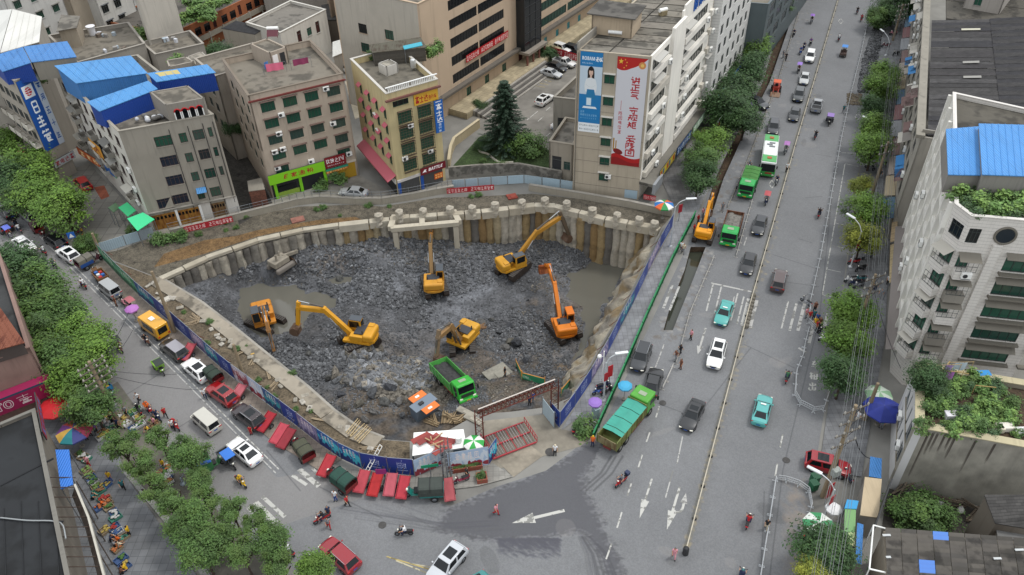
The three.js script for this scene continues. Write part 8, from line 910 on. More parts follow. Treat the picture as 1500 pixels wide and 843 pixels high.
const hand=(s,arm)=>{const[el,wr]=arm.map((q)=>J(s,q)),d=V3(wr[0]-el[0],wr[1]-el[1],wr[2]-el[2]).normalize(),side=V3(0,0,1).cross(d).normalize(),fr=d.clone().cross(side),at=(l,w,t)=>[wr[0]+d.x*l+fr.x*w+side.x*t,wr[1]+d.y*l+fr.y*w+side.y*t,wr[2]+d.z*l+fr.z*w+side.z*t],fingers=[-.03,-.01,.01,.03].map((w,i)=>{const l=[.062,.074,.078,.068][i];return[at(.085,w,0),at(.085+l*.55,w*1.05,.012*s),at(.085+l,w,.04*s)];});return polygonise((q)=>{let e=smin(cap(q,at(.0,0,0),at(.07,.014,0),.026,.021),cap(q,at(.02,-.016,0),at(.07,-.022,0),.02,.018),.015);for(const f of fingers)e=smin(e,Math.min(cap(q,f[0],f[1],.0098,.009),cap(q,f[1],f[2],.009,.0075)),.006);return smin(e,Math.min(cap(q,at(.025,.03,0),at(.06,.055,.014*s),.012,.01),cap(q,at(.06,.055,.014*s),at(.088,.05,.024*s),.01,.008)),.008);},at(.08,0,.01),.11,54);};
out.body=mergeGeometries([body,head,hand(-1,p.aR),hand(1,p.aL)]);out.hair=hair;out.head=hd;
const eye=mb();for(const s of[-1,1])eye.ball(hd[0]+.031*s,hd[1]+.017,hd[2]+.083,.009,.009,.006,6,4);out.eye=eye.geo(false);const hm=new THREE.SphereGeometry(.128,14,8,0,6.2832,0,1.75);hm.translate(hd[0],hd[1]+.015,hd[2]-.01);out.helmet=hm;const ht=mb().lathe([[.1,.12],[.1,.06],[.21,.03],[.2,.02],[.09,.05]],14,hd[0],hd[1]+.02,hd[2]).geo(false);out.hat=ht;
const R90=new THREE.Matrix4().makeRotationY(Math.PI/2);for(const k of Object.keys(out))if(out[k].isBufferGeometry){for(const a of Object.keys(out[k].attributes))if(!['position','normal'].includes(a))out[k].deleteAttribute(a);out[k].applyMatrix4(R90);}return out;
}
const FIG={};for(const k of Object.keys(POSES))FIG[k]=figure(k);
const skinM=K.skin,COL={white:'#d8d8d8',black:'#1b1b1e',red:'#a81f24',blue:'#2c4f94',navy:'#222c4a',grey:'#7d7f83',pink:'#c98a94',orange:'#d2601c',yellow:'#c9a21c',green:'#3d6b4a',teal:'#2a6a70',brown:'#6a4434',purple:'#6a4a8a',cream:'#c9bda4'};
function person(pose,at,turn,label,shirt,trousers='navy',o={}){
const f=FIG[pose],t=thing('person',label,'person',at,turn,o.group);put('body',f.body,skinM,t);put('shirt',f.shirt,M(COL[shirt]??shirt,.85),t);put('trousers',f.trousers,M(COL[trousers]??trousers,.85),t);put('shoes',f.shoes,K.dark,t);if(o.helmet)put('helmet',f.helmet,M(COL[o.helmet]??o.helmet,.35),t);else if(o.hat){put('hair',f.hair,K.hair,t);put('hat',f.hat,M(COL[o.hat]??o.hat,.7),t);}else put('hair',f.hair,K.hair,t);put('eyes',f.eye,K.black,t);if(o.s)t.scale.setScalar(o.s);return t;
}
// ---- scooters
const MOTO=(()=>{const m={};m.body=mb().prof([[-.75,.42],[-.2,.36],[.28,.34],[.42,.6],[.5,.95],[.4,.98],[.24,.5],[-.1,.5],[-.22,.68],[-.82,.76],[-.92,.68]],-.15,.15,.04).geo();m.seat=mb().rbox(-.45,.77,0,.8,.13,.3,.06,2).geo();m.front=mb().rbox(.47,.78,0,.14,.5,.36,.06,1,0,0,.25).geo();m.fender=mb().rbox(.68,.55,0,.42,.06,.14,.03).geo();m.bar=mb().bar([.42,1.06,-.34],[.42,1.06,.34],.022).bar([.66,.3,0],[.42,1.06,0],.035).geo();m.lamp=mb().ball(.55,.98,0,.08,.09,.11,8,6).geo();m.mirror=mb().bar([.4,1.06,.26],[.36,1.26,.34],.01).ball(.36,1.28,.34,.03,.05,.07,7,5).bar([.4,1.06,-.26],[.36,1.26,-.34],.01).ball(.36,1.28,-.34,.03,.05,.07,7,5).geo();m.tail=mb().rbox(-.92,.7,0,.06,.1,.2,.02).geo();m.rack=mb().rbox(-.9,1.02,0,.46,.42,.5,.06,2).geo();m.canopy=(()=>{const g=new THREE.CylinderGeometry(2.2,2.2,.95,12,1,false,-.42,.84);g.rotateX(-Math.PI/2);g.rotateX(Math.PI/2);g.rotateZ(Math.PI/2);return g;})();const c=mb();for(let i=0;i<6;i++){const x0=-.75+i*.25,x1=x0+.25,y=(x)=>1.98-.18*(x*1.2)**2;c.quad([x0,y(x0),.46],[x1,y(x1),.46],[x1,y(x1)+.06,0],[x0,y(x0)+.06,0]).quad([x0,y(x0)+.06,0],[x1,y(x1)+.06,0],[x1,y(x1),-.46],[x0,y(x0),-.46]);}m.canopy=c.geo();m.pole=mb().bar([.45,1.0,.1],[.5,1.9,.1],.018).bar([-.7,.8,.1],[-.6,1.9,.1],.018).geo();return m;})();
function moto(at,turn,hex,label,o={}){
const t=thing('motor_scooter',label,'scooter',at,turn,o.group),pm=M(COL[hex]??hex,.35);put('body',MOTO.body,pm,t);put('seat',MOTO.seat,K.black,t);put('front_shield',MOTO.front,pm,t);put('fender',MOTO.fender,pm,t);put('handlebar',MOTO.bar,K.dark,t);put('headlight',MOTO.lamp,K.lamp,t);put('mirrors',MOTO.mirror,K.dark,t);put('tail_light',MOTO.tail,K.red,t);wheel(t,.7,.27,0,.27,.1);wheel(t,-.62,.27,0,.27,.1);if(o.box)put('rear_box',MOTO.rack,M(COL[o.box]??o.box,.5),t);if(o.canopy){put('canopy',MOTO.canopy,M(COL[o.canopy]??o.canopy,.6),t);put('canopy_pole',MOTO.pole,K.steel,t);}return t;
}
const headings={d:[-.05,.08],u:[.05,-.08]};
function rider(px,to,shirt,hex,where,o={}){const c=G(px[0],px[1]+3,.3),e=G(px[0]+to[0],px[1]+3+to[1],.3);c.y=.02;const turn=turnOf(c,e.setY(.02));moto(c,turn,hex,`${hex.startsWith('#') ? 'coloured' : hex} motor scooter ${where}`,o);person('ride',c.clone().add(V3(Math.cos(turn)*-.12,0,-Math.sin(turn)*-.12)),turn,`rider in ${shirt} ${where}`,shirt,o.tr??'navy',{helmet:o.helmet});if(o.two)person('ride',c.clone().add(V3(Math.cos(turn)*-.5,.04,-Math.sin(turn)*-.5)),turn,`pillion passenger in ${o.two} ${where}`,o.two,'grey');}
const D=[-5,18],U=[5,-18],A_=[-20,-17],Z_=[20,17];
[
[[1256,15],U,'black','grey','at the top edge of the right lane'],[[1262,26],U,'red','red','second from the top of the right lane'],[[1276,22],U,'grey','grey','with a teal canopy by the top right kerb',{canopy:'#3fa0a8'}],[[1189,29],D,'black','grey','with a purple canopy at the top of the left lanes',{canopy:'#8a5fb4'}],[[1163,48],D,'navy','black','beside the upper trench'],[[1187.6,61],D,'purple','black','above the white lead car'],[[1178,67],D,'navy','navy','upper left of the white lead car'],[[1173,74],D,'blue','blue','lower of the pair left of the white lead car'],[[1229,55],U,'white','black','alone high on the right lane'],[[1170,101],D,'brown','black','with a purple canopy left of the silver car',{canopy:'#8f6fc0'}],[[1194.7,197.6],U,'black','black','right of the divider beside the bus'],
[[1151,219],D,'grey','grey','with a purple canopy right of the bus',{canopy:'#a06aa8'}],[[1138,264],D,'navy','grey','beside the painted diamond below the bus'],[[1122.6,293],D,'grey','navy','with a red canopy below the painted diamond',{canopy:'#a8484c'}],[[1200,312],U,'black','red','near the white barriers level with the trucks'],[[1098,242],D,'grey','grey','between the bus and the green tipper'],[[1003,214],[-5,12],'white','grey','on the service lane beside the poster block'],[[1153,552],U,'green','red','riding up the right lane beside the taxi bay'],[[910,704],[-14,12],'grey','red','with a dark blue box near the junction',{box:'navy'}],[[1096,763],U,'red','red','low on the right lane'],[[1086,843],U,'navy','grey','at the bottom edge of the right lane',{helmet:'teal'}],
[[39.5,394],Z_,'white','red','by the tree belt on the side street'],[[64,367],A_,'white','red','beside the white box tricycle'],[[79,386],Z_,'grey','black','in mid street below the white parked car'],[[122,416],A_,'white','red','on the edge line by the silver microvan'],[[97,440],[22,10],'navy','red','carrying a blue load on the side street',{box:'blue'}],[[175,508],[14,16],'brown','brown','with a black canopy in the middle of the side street',{canopy:'#2a2a2c'}],[[214,498],Z_,'black','brown','beside the yellow box van'],[[14,343],Z_,'red','grey','with a blue canopy at the left edge',{canopy:'#5a6ac4'}],[[24,327],A_,'black','black','behind the grey van at the left'],[[28,335],A_,'white','grey','in front of the blue canopy one at the left'],[[218,599],Z_,'orange','red','at the edge of the vegetable market',{two:'orange'}],[[229.5,609],Z_,'navy','navy','second in line at the market edge'],[[256,622],Z_,'red','red','beside the trees below the market',{helmet:'red'}],[[353,705],Z_,'yellow','yellow','near the worn zebra stripes',{helmet:'yellow'}],[[592,779],[-20,1],'white','black','crossing the middle of the junction'],[[472,758],[-16,8],'black','red','left of the three people in the junction'],[[422,806],[-14,-9],'white','red','at the tips of the planting strip trees',{helmet:'grey'}],[[457,820],[-10,-12],'black','grey','half under the bright bottom tree',{helmet:'white'}],
].forEach(([p,t,s,h,w,o])=>rider(p,t,s,h,w,o));
[[676,708,200,'#7d1f3a','dark red scooter parked on the corner pavement'],[844,632,60,'red','red scooter parked by the green bush at the gate'],[884,570,20,'navy','navy scooter first under the lamp at the railing'],[889,578,30,'black','black scooter second under the lamp at the railing'],[878,578,200,'blue','blue scooter by the violet umbrella'],[1245,414,190,'white','white scooter leftmost in the bunch by the parking bays'],[1251,419,195,'navy','navy scooter in the bunch by the parking bays'],[1257,422,200,'grey','grey scooter in the bunch by the parking bays'],[1259,413,185,'teal','teal scooter at the right of the bunch by the bays'],[1250,388,190,'red','red scooter below the yellow green tree'],[1260,398,200,'black','black scooter under the cross arm pole'],[1270,380,200,'grey','grey scooter under the wires below the yellow green tree'],[1274,246,190,'white','white scooter under the upper cross arm pole'],[1284,250,200,'grey','grey scooter under the upper cross arm pole'],[1292,246,210,'black','black scooter under the upper cross arm pole'],[1308,52,190,'pink','pink scooter on the pavement behind the stone heap'],[1297,70,180,'#5d1f2a','maroon scooter beside the stone heap lamp'],[1312,82,200,'black','black scooter on the far right pavement'],[1180,447,120,'grey','grey scooter at the left of the crossing crowd'],[1206,488,200,'black','black scooter behind the short barrier'],[182,445,140,'black','black scooter parked behind the microvan'],[186,450,150,'pink','pink scooter parked with a violet parasol'],[196,456,140,'black','black scooter with a dull red canopy'],[205,606,130,'black','black scooter parked by the market kerb'],[30,302,130,'red','red scooter parked behind the grey van'],[115,342,120,'black','black scooter leaning at the planter'],[122,346,120,'#9a7a2a','ochre scooter leaning at the planter'],[1056,90,120,'red','red scooter parked below the blue shop sign'],[1238,575,150,'green','green scooter with a green canopy by the dark tree'],[1312,106,200,'grey','grey scooter at the shop doors on the far right pavement'],[1240,702,100,'navy','navy scooter beside the dark red car'],[1208,500,190,'white','white scooter under the brightest tree']].forEach(([x,y,a,h,l],i)=>moto(G(x,y).setY(.14),a*Math.PI/180,h,l,i===22?{canopy:'#a05a60'}:i===28?{canopy:'#2f8a5a'}:{}));
const P_=(pose,x,y,a,shirt,tr,label,o={})=>{const c=o.pit?GP(x,y):G(x,y);if(!o.pit)c.y=o.y??.03;person(pose,c,a*Math.PI/180,label,shirt,tr,o);};
[
['walk',1235,166,250,'teal','grey','person in teal walking on the right lane by the white barriers'],['walk',1147,85,200,'grey','grey','person in grey at the plank over the trench'],['walk',1151,89,60,'black','black','person in black stepping from the trench plank'],['stand',1152,252,270,'white','black','person in white standing against the divider below the bus'],['stand',1029,200,260,'black','black','person in black on the service lane by the poster block'],['walk',1058,310,250,'grey','grey','worker in grey beside the trench excavator arm'],['stand',1029,318,300,'pink','grey','worker in pale pink left of the trench excavator'],['stand',1022,328,300,'red','black','upper worker in red beside the trench excavator cab'],['stand',1016,342,320,'red','navy','lower worker in red beside the trench excavator tracks'],['walk',998,368,250,'white','navy','person in white walking inside the green railing'],['walk',1001,371,250,'cream','grey','person close behind the one in white by the green railing'],
['stand',1012,498,200,'pink','black','person with a red bag beside the low barrier'],['walk',996,520,30,'black','black','person in black bending at the low barrier'],['walk',990,528,210,'brown','grey','person in brown beside the one in black at the low barrier'],['stand',997,541,200,'brown','brown','person in rust brown by the red bucket'],['walk',1122,776,250,'black','cream','person in a black top walking along the lower white barriers'],['walk',987,818,260,'pink','pink','person in pale clothes at the lower end of the divider'],['stand',1300,418,250,'white','black','person in white by the shop wall on the right pavement'],['walk',1281,428,220,'black','navy','person in black on the right pavement below the poles'],['walk',1289,438,220,'grey','grey','person in grey on the right pavement behind the one in black'],
['stand',1180,466,300,'pink','grey','person in pink at the left of the crossing crowd'],['stand',1185,470,280,'red','grey','person in faded red in the crossing crowd'],['stand',1193,457,240,'brown','black','person in brown at the back of the crossing crowd'],['stand',1191,469,260,'teal','navy','person in teal in the middle of the crossing crowd'],['stand',1196,474,250,'blue','navy','person in blue in the crossing crowd'],['stand',1193,480,250,'yellow','grey','person in yellow in the crossing crowd'],['stand',1200,480,240,'brown','brown','person in chestnut at the right of the crossing crowd'],['stand',1199,487,240,'black','black','person in black in front of the crossing crowd'],['stand',1196,485,280,'red','black','person in dark red in front of the crossing crowd'],['walk',1213,492,200,'black','black','person in black under the edge of the brightest tree'],
['stand',1302,266,210,'black','black','person in black on the right pavement by the wooden awning'],['stand',1289,262,210,'black','grey','person under the upper cross arm pole'],['walk',1308,208,250,'yellow','black','person in yellow on the upper right pavement'],['walk',1310,174,250,'white','black','person in white on the upper right pavement by the red stall'],['walk',1318,96,230,'black','black','person in black near the far shop doors'],['stand',1255,618,210,'white','grey','person in white by the leaning service pole'],['stand',1291,628,210,'green','grey','person in green by the blue umbrella stall'],
['stand',171,449,230,'brown','brown','person in brown standing on the edge line behind the microvan'],['walk',204,590,250,'white','black','person in white on the kerb of the market'],['walk',243,612,310,'red','black','person in red crossing the side street'],['walk',254,630,300,'white','black','person in white beside the market trees'],['walk',301,584,300,'white','navy','person in white walking along the edge line'],['stand',368,637,270,'red','red','child in red by the maroon car',{s:.8}],['stand',492,734,260,'white','blue','person in white and blue at the green hooded tricycle'],['walk',509,742,330,'red','black','person in red striding past the corner carts'],['stand',482,757,300,'navy','black','person in navy in the group in the junction'],['walk',482,774,290,'grey','red','person in grey with red trousers in the junction'],['walk',727,754,320,'pink','red','person in pink walking on the dark patch'],['stand',813,667,260,'white','black','guard in a white shirt and pale helmet at the site entrance',{helmet:'cream'}],['stand',868,654,250,'orange','navy','worker in orange with a yellow helmet by the green dump truck',{helmet:'yellow'}],['walk',684,700,330,'black','black','person in black on the corner pavement by the planters'],
['stand',740,552,200,'black','black','person in black on the slab by the pit ramp',{pit:1}],['stand',776,594,240,'navy','black','worker in navy under the entrance gantry',{pit:1}],['stand',781,590,240,'blue','grey','worker in pale blue under the entrance gantry',{pit:1}],['stand',784,580,200,'black','black','worker in black behind the entrance gantry',{pit:1}],
['stand',163,706,270,'yellow','blue','person in yellow walking alone on the plaza'],['walk',182,718,300,'teal','black','person in teal walking alone on the plaza'],['stand',131,684,270,'pink','red','vendor in pink by the first crate rows'],['stand',128,646,270,'teal','black','person in teal under the striped umbrella'],['stand',134,640,270,'brown','black','person in brown beside the striped umbrella'],['squat',167,802,30,'grey','black','vendor in grey crouching at the lower stall'],['squat',176,804,60,'cream','black','vendor in cream crouching at the lower stall'],['stand',191,786,180,'yellow','black','person in yellow bending over the blue crate stall'],['squat',163,794,20,'navy','black','vendor in navy crouching at the lower stall'],['squat',173,796,60,'orange','black','vendor in orange crouching at the lower stall'],['squat',178,842,40,'brown','black','vendor in brown crouching at the bottom stall'],['squat',186,836,180,'yellow','black','buyer in yellow at the bottom stall'],['squat',150,742,20,'orange','black','vendor in orange crouching by the red crates'],['squat',136,732,10,'teal','black','vendor in dark teal crouching by the green crates'],
['stand',157,626,300,'white','grey','vendor in white among the vegetable stalls'],['stand',166,622,270,'black','black','person in black among the vegetable stalls'],['stand',174,628,260,'navy','black','person in navy at the foot of the crowded pole'],['stand',186,610,260,'grey','black','person in grey by the crowded pole'],['squat',218,632,250,'yellow','black','vendor in yellow by the market trees'],['stand',228,626,250,'pink','black','person in pink by the market trees'],['stand',241,688,250,'yellow','navy','person in yellow among the planting strip parcels'],['stand',249,668,250,'pink','purple','person in pink beside the kerb tricycle'],['stand',142,636,300,'purple','black','person in purple beside the vegetable heaps'],['stand',1102-34,62,250,'black','black','person in black under the pink umbrella'],['stand',1110,45,250,'white','grey','person in white by the upper white lamp'],
].forEach((a)=>P_(...a));
// ------------------------------------------------------------------ parasols,site entrance,market
function parasol(label,px,py,r,h,cols,o={}){const c=G(px,py,h);c.y=o.y??.05;const t=thing('parasol',label,'umbrella',c,o.turn??.3),n=8,H=h-c.y;mb().bar([0,0,0],[0,H+.25,0],.03).build('pole',K.steel,t);for(let k=0;k<n;k++){const a0=k/n*6.2832,a1=(k+1)/ n*6.2832,m=mb();for(let j=0;j<3;j++){const f=(q,a)=>[Math.cos(a)*r*q,H+.34*r*(1-q*q)*.8-(q>.9?.04:0),Math.sin(a)*r*q],q0=j/3,q1=(j+1)/ 3;j?m.quad(f(q0,a1),f(q1,a1),f(q1,a0),f(q0,a0)):m.tri(f(0,a0),f(q1,a1),f(q1,a0));}m.quad([Math.cos(a0)*r,H-.04,Math.sin(a0)*r],[Math.cos(a1)*r,H-.04,Math.sin(a1)*r],[Math.cos(a1)*r,H-.2,Math.sin(a1)*r],[Math.cos(a0)*r,H-.2,Math.sin(a0)*r]);m.build('canopy_panel',M(cols[k % cols.length],.7),t);mb().bar([Math.cos(a0)*r,H-.03,Math.sin(a0)*r],[0,H+.27*r,0],.012,.012,4).build('rib',K.steel,t);}mb().lathe([[.3,0],[.3,.12],[.08,.18]],10).build('base',K.concrete,t);return t;}
parasol('large scarlet parasol by the magenta shop sign',80,596,1.9,2.6,['#b8161e']);parasol('pale pink grey parasol behind the scarlet one',103,593,1.5,2.4,['#a8979a']);parasol('big parasol with red, blue and yellow panels at the market',108,632,1.9,2.6,['#8c2a44','#3a3f7a','#2a7f86','#c9a24a','#6a3a7a','#b04a3a','#4a4a8a','#b59a5a']);parasol('blue red and yellow parasol at the pit corner railing',973,300,1.5,2.5,['#2f6fb0','#d8d8d4','#2f8a4a','#d0602a']);parasol('green and white parasol behind the white site hut',694,649,1.15,2.6,['#2f9a44','#dcdcd8']);parasol('violet parasol by the green railing',872,589,.8,2.2,['#8a68b4']);parasol('sky blue parasol by the parked black sedan',916,565,.85,2.3,['#3f9cc4']);parasol('pink parasol on the far left pavement',1088,46,1.4,2.5,['#c24a78']);parasol('navy parasol with small emblems by the terrace block',1294,599,2.1,2.6,['#22307e','#25348a']);parasol('faded green and white parasol behind the navy one',1288,578,1.5,2.5,['#8ab08a','#c4cfc0']);parasol('green and white parasol above the scarlet one at the lower right',1200,769,1.5,2.6,['#3d8a5a','#d2d6cf']);parasol('small scarlet parasol below the green and white one',1195,789,1.1,2.4,['#c01a22']);parasol('blue parasol on the right pavement by the shop awnings',1301,294,.9,2.2,['#2a7fb8']);parasol('pale violet parasol by the tricycles on the side street',192,452,.9,2.2,['#a86ab0']);parasol('dull white parasol standing by the lower right lamp',1222,745,.8,2.2,['#d8d8d8']);parasol('small violet parasol beside the crosswise black car',1097,152,.8,2.2,['#8a66b8']);
{
const t=shed('site_hut','white site hut with red sheets and timber piled on its roof',[[604,669],[684,656],[679,630],[606,635]],[2.3],0,K.white,plaster('#c9c9c8'),{inset:.04}),r=RNG(6);for(let k=0;k<9;k++){const p=G(615+r()*36,642+r()*16,2.45).sub(t.position);mb().box(0,0,0,1.6+r(),.05,.7,r()*2-1).build('red_sheet',M(['#8d3a34','#9c4640','#7d322e'][k % 3],.7),t).position.copy(p.add(V3(0,k*.035,0)));}for(let k=0;k<6;k++){const a=G(622+r()*30,640+r()*16,2.8).sub(t.position);mb().beam(a,a.clone().add(V3(2.6*(r()-.3),.1,2*(r()-.5))),.12,.08).build('timber',M('#a58a68',.8),t);}
mb().bar([0,.2,0],[0,.9,0],.35,.35,10).build('roof_drum',K.white,t).position.copy(G(672,648,2.35).sub(t.position).setY(2.3));for(let k=0;k<3;k++){const a=G(612+k*30,672-k*4,1.6).sub(t.position);mb().box(a.x,1.7,a.z+.05,1.1,.9,.05,.1).build('window',M('#3a4a5a',.3),t);}
}
{
const A=G(704,656),B=G(812,612),t=thing('entrance_gantry','rusty lattice gantry spanning the site entrance','gantry',A),b=B.clone().sub(A),H=5.2,rm=M('#6d3a30',.8,'rust'),L=b.length(),n=18,at=(s,y,o)=>{const d=b.clone().normalize();return V3(d.x*s-d.z*o,y,d.z*s+d.x*o);},m=mb();
for(const[y,o]of[[H,-.35],[H,.35],[H+.9,0]])mb().bar(at(0,y,o),at(L,y,o),.07,.07,6).build('chord',y>H?M('#c9bfb6',.6):rm,t);for(let k=0;k<n;k++){const s0=k/n*L,s1=(k+1)/ n*L;for(const o of[-.35,.35])mb().bar(at(s0,H,o),at((s0+s1)/ 2,H+.9,0),.04,.04,4).bar(at((s0+s1)/ 2,H+.9,0),at(s1,H,o),.04,.04,4).bar(at(s0,H,-.35),at(s1,H,.35),.03,.03,4).build('lattice_bar',rm,t);}
for(const s of[0,L]){const tw=mb();for(const[x,z]of[[-.4,-.4],[.4,-.4],[.4,.4],[-.4,.4]])tw.bar(at(s,0,0).add(V3(x,0,z)),at(s,H+.4,0).add(V3(x,0,z)),.05,.05,4);for(let k=0;k<6;k++)for(const[x,z,x2,z2]of[[-.4,-.4,.4,-.4],[.4,.4,-.4,.4],[.4,-.4,.4,.4],[-.4,.4,-.4,-.4]])tw.bar(at(s,k*.9,0).add(V3(x,0,z)),at(s,(k+1)*.9,0).add(V3(x2,0,z2)),.03,.03,4);tw.build('tower',rm,t);}
}
{
const c=G(745,648),t=thing('wheel_wash','red steel grating of the wheel wash at the site entrance','grating',c,turnOf(G(718,656),G(770,636))),rm=M('#a03038',.6);for(let k=0;k<15;k++)mb().bar([-2.2+k*.31,.35,-1.5],[-2.2+k*.31,.35,1.5],.055,.055,5).build('bar',k % 4?M('#8d8482',.7):rm,t);for(const z of[-1.6,0,1.6])mb().beam([-2.6,.3,z],[2.6,.3,z],.12,.16).build('beam',rm,t);for(const x of[-2.6,2.7]){const r=mb();for(let k=0;k<7;k++)r.bar([x,.2,-1.6+k*.53],[x,1.1,-1.6+k*.53],.04,.04,4);r.bar([x,1.1,-1.6],[x,1.1,1.6],.04).bar([x,.4,-1.6],[x,.4,1.6],.05);r.build('guard_rail',rm,t);}
structure('entrance_slab',flat(gp([[722,690],[800,668],[850,655],[868,640],[818,628],[796,608],[700,618],[712,660]]),.03),M('#8f897d',.9,'conc',{size:7}));structure('entrance_slab',flat(gp([[728,676],[776,652],[796,668],[752,700]]),.045),M('#9a9284',.9,'conc',{size:5}));
structure('corner_pavement',flat(gp([[470,690],[500,685],[560,702],[660,694],[722,680],[752,700],[700,714],[650,720],[560,716],[505,704]]),.14),M('#96938c',.9,'slab',{size:5}));structure('railing_pavement',flat(gp([[822,632],[850,610],[870,640],[905,566],[948,466],[985,384],[1018,320],[1046,262],[1030,240],[985,335],[948,404],[908,486],[866,562]]),.1),M('#8f9092',.85,'slab',{size:5}));structure('street_pavement',flat(gp([[150,381],[205,436],[284,506],[345,559],[440,630],[470,653],[500,674],[470,692],[400,648],[330,592],[240,505],[160,428],[132,398]]),.1),M('#968a7e',.9,'slab',{size:5}));structure('right_pavement',flat(gp([[1312,-40],[1300,20],[1284,90],[1270,190],[1256,280],[1240,400],[1221,540],[1200,690],[1262,700],[1296,500],[1304,350],[1312,240],[1326,100],[1340,-40]]),.13),M('#7f8082',.85,'slab',{size:5}));structure('service_pavement',flat(gp([[985,300],[1046,262],[1084,190],[1118,120],[1150,10],[1160,-40],[1110,-40],[1060,60],[1010,160],[968,262]]),.1),M('#828180',.85,'slab',{size:5}));structure('office_yard',flat(gp([[672,166],[850,50],[900,60],[842,180],[836,268],[806,230],[716,198]]),.008),M('#86837d',.9,'conc',{size:13}));
const g0=GP(622,606),g=thing('generator','grey generator with two raised orange doors beside the pit','generator',g0,turnOf(G(606,612),G(636,592))),o=M('#d8702a',.5),gr=M('#56616c',.5);mb().rbox(0,.9,0,3.0,1.7,1.3,.06).build('cabinet',gr,g);mb().rbox(0,1.8,0,3.1,.1,1.4,.04).build('roof',M('#6b7784',.5),g);mb().rbox(-.3,1.95,0,.6,.2,.4,.04).build('exhaust_box',K.dark,g);for(const z of[-1,1]){const q=mb().rbox(.1,1.85,z*1.2,2.0,.06,1.0,.02).build('door',o,g);put('label_plate',mb().b(-.2,.3,1.885,1.895,z*1.2-.15,z*1.2+.15).geo(),K.white,q);}
const sc=thing('scaffold_mast','bundle of thin scaffold poles standing in front of the white site hut','scaffold',G(656,700));for(let k=0;k<7;k++)mb().bar([(k % 3)*.4-.4,0,(k % 2)*.5],[(k % 3)*.4-.4,5.5+(k % 3)*.5,(k % 2)*.5],.035).build('upright',K.steel,sc);for(let k=0;k<8;k++)mb().bar([-.6,.6+k*.65,0],[.7,.6+k*.65,.1],.025).bar([-.5,.6+k*.65,.5],[.6,.9+k*.65,0],.02).build('ledger',K.steel,sc);
const la=G(530,706),ld=thing('lattice_frame','white lattice frame leaning on the navy corner hoarding','frame',la,turnOf(la,G(552,690)));for(const z of[-.2,.2])mb().bar([0,.2,z],[3.0,3.2,z],.04).build('rail',K.white,ld);for(let k=0;k<9;k++)mb().bar([k/8*3,.2+k/8*3,-.2],[k/8*3,.2+k/8*3,.2],.03).build('rung',K.white,ld);
const fl=thing('street_flag','small magenta flag sign on a post before the navy corner hoarding','flag',G(566,712));mb().bar([0,0,0],[0,3.2,0],.05).build('pole',K.dark,fl);mb().rbox(-.3,2.4,.05,1.1,.8,.05,.2).build('panel',M('#8a2a6a',.6),fl);const gs=thing('street_sign','small green street name plate on the corner pavement','sign',G(632,704),.15);mb().bar([0,0,0],[0,2.4,0],.05).build('pole',K.steel,gs);mb().rbox(0,2.4,.05,1.8,.45,.05,.02).build('plate',M('#1f8a64',.5),gs);const ps=thing('pedestrian_sign','blue square pedestrian crossing sign by the planter','sign',G(113,366),.4);mb().bar([0,0,0],[0,2.6,0],.05).build('pole',K.steel,ps);mb().box(0,2.6,.04,1.0,1.0,.05).build('plate',M('#1d5fb4',.5),ps);mb().tri([-.35,2.25,.07],[.35,2.25,.07],[0,2.9,.07]).build('symbol',K.white,ps);
const pl=(lab,x,y,w,c)=>{const t2=thing('planter',lab,'planter',G(x,y).setY(.14),.15);mb().b(-w,w,0,.6,-.55,-.45).b(-w,w,0,.6,.45,.55).b(-w,-w+.1,0,.6,-.45,.45).b(w-.1,w,0,.6,-.45,.45).build('trough',M('#8a4a3a',.8),t2);mb().b(-w+.1,w-.1,.05,.5,-.45,.45).build('soil',M('#4a3a2a',.95,'rock'),t2);const f=put('foliage',CROWN.bush[0],leafM,t2);f.scale.set(w*.8,c,.5);f.position.y=.6;};pl('left terracotta planter trough on the corner pavement',675,688,.9,.2);pl('right terracotta planter trough on the corner pavement',694,685,.9,.2);pl('square planter with a leafy plant on the corner pavement',706,704,.55,.8);
const bin=(lab,x,y)=>{const t3=thing('wheelie_bin',lab,'bin',G(x,y).setY(.14),.3);mb().rbox(0,.55,0,.75,1.0,.8,.08).build('body',M('#1d5a3c',.6),t3);mb().rbox(0,1.08,0,.82,.1,.88,.05).build('lid',M('#164a30',.6),t3);wheel(t3,-.3,.12,.35,.12,.06);};bin('upper green wheelie bin at the bent barrier',1192,708);bin('lower green wheelie bin at the bent barrier',1190,718);
const ut=thing('utility_cabinet','pale grey utility cabinet beside the green railing','cabinet',G(872,612).setY(.1),-1.1);mb().rbox(0,.8,0,.8,1.5,.6,.05).build('cabinet',M('#8ea3a5',.5),ut);mb().rbox(0,1.6,0,.9,.08,.7,.03).build('cap',M('#9fb2b4',.5),ut);bush(857,628,15,'bush','bright green artificial hedge bush at the pit gate',{tall:1.4});
const rs=(lab,x,y,h,c,hh=1.6)=>{const t4=thing('red_sign',lab,'sign',G(x,y).setY(.1),.5);mb().bar([0,0,0],[0,h,0],.05).build('pole',K.steel,t4);mb().rbox(0,h-hh/2,.06,.7,hh,.06,.02).build('panel',M(c,.6),t4);};rs('red hanging sign in the yellow green tree',1252,352,5,'#a01c28',2.4);rs('red banner sign at the lower right lamp',1208,740,3.4,'#a02028',2.2);rs('red wheel shaped sign by the pit corner lamp',994,325,3,'#a02430',1.4);rs('red cloth sign under the white lamp by the railing',892,565,3.2,'#b01f28',1.8);
}
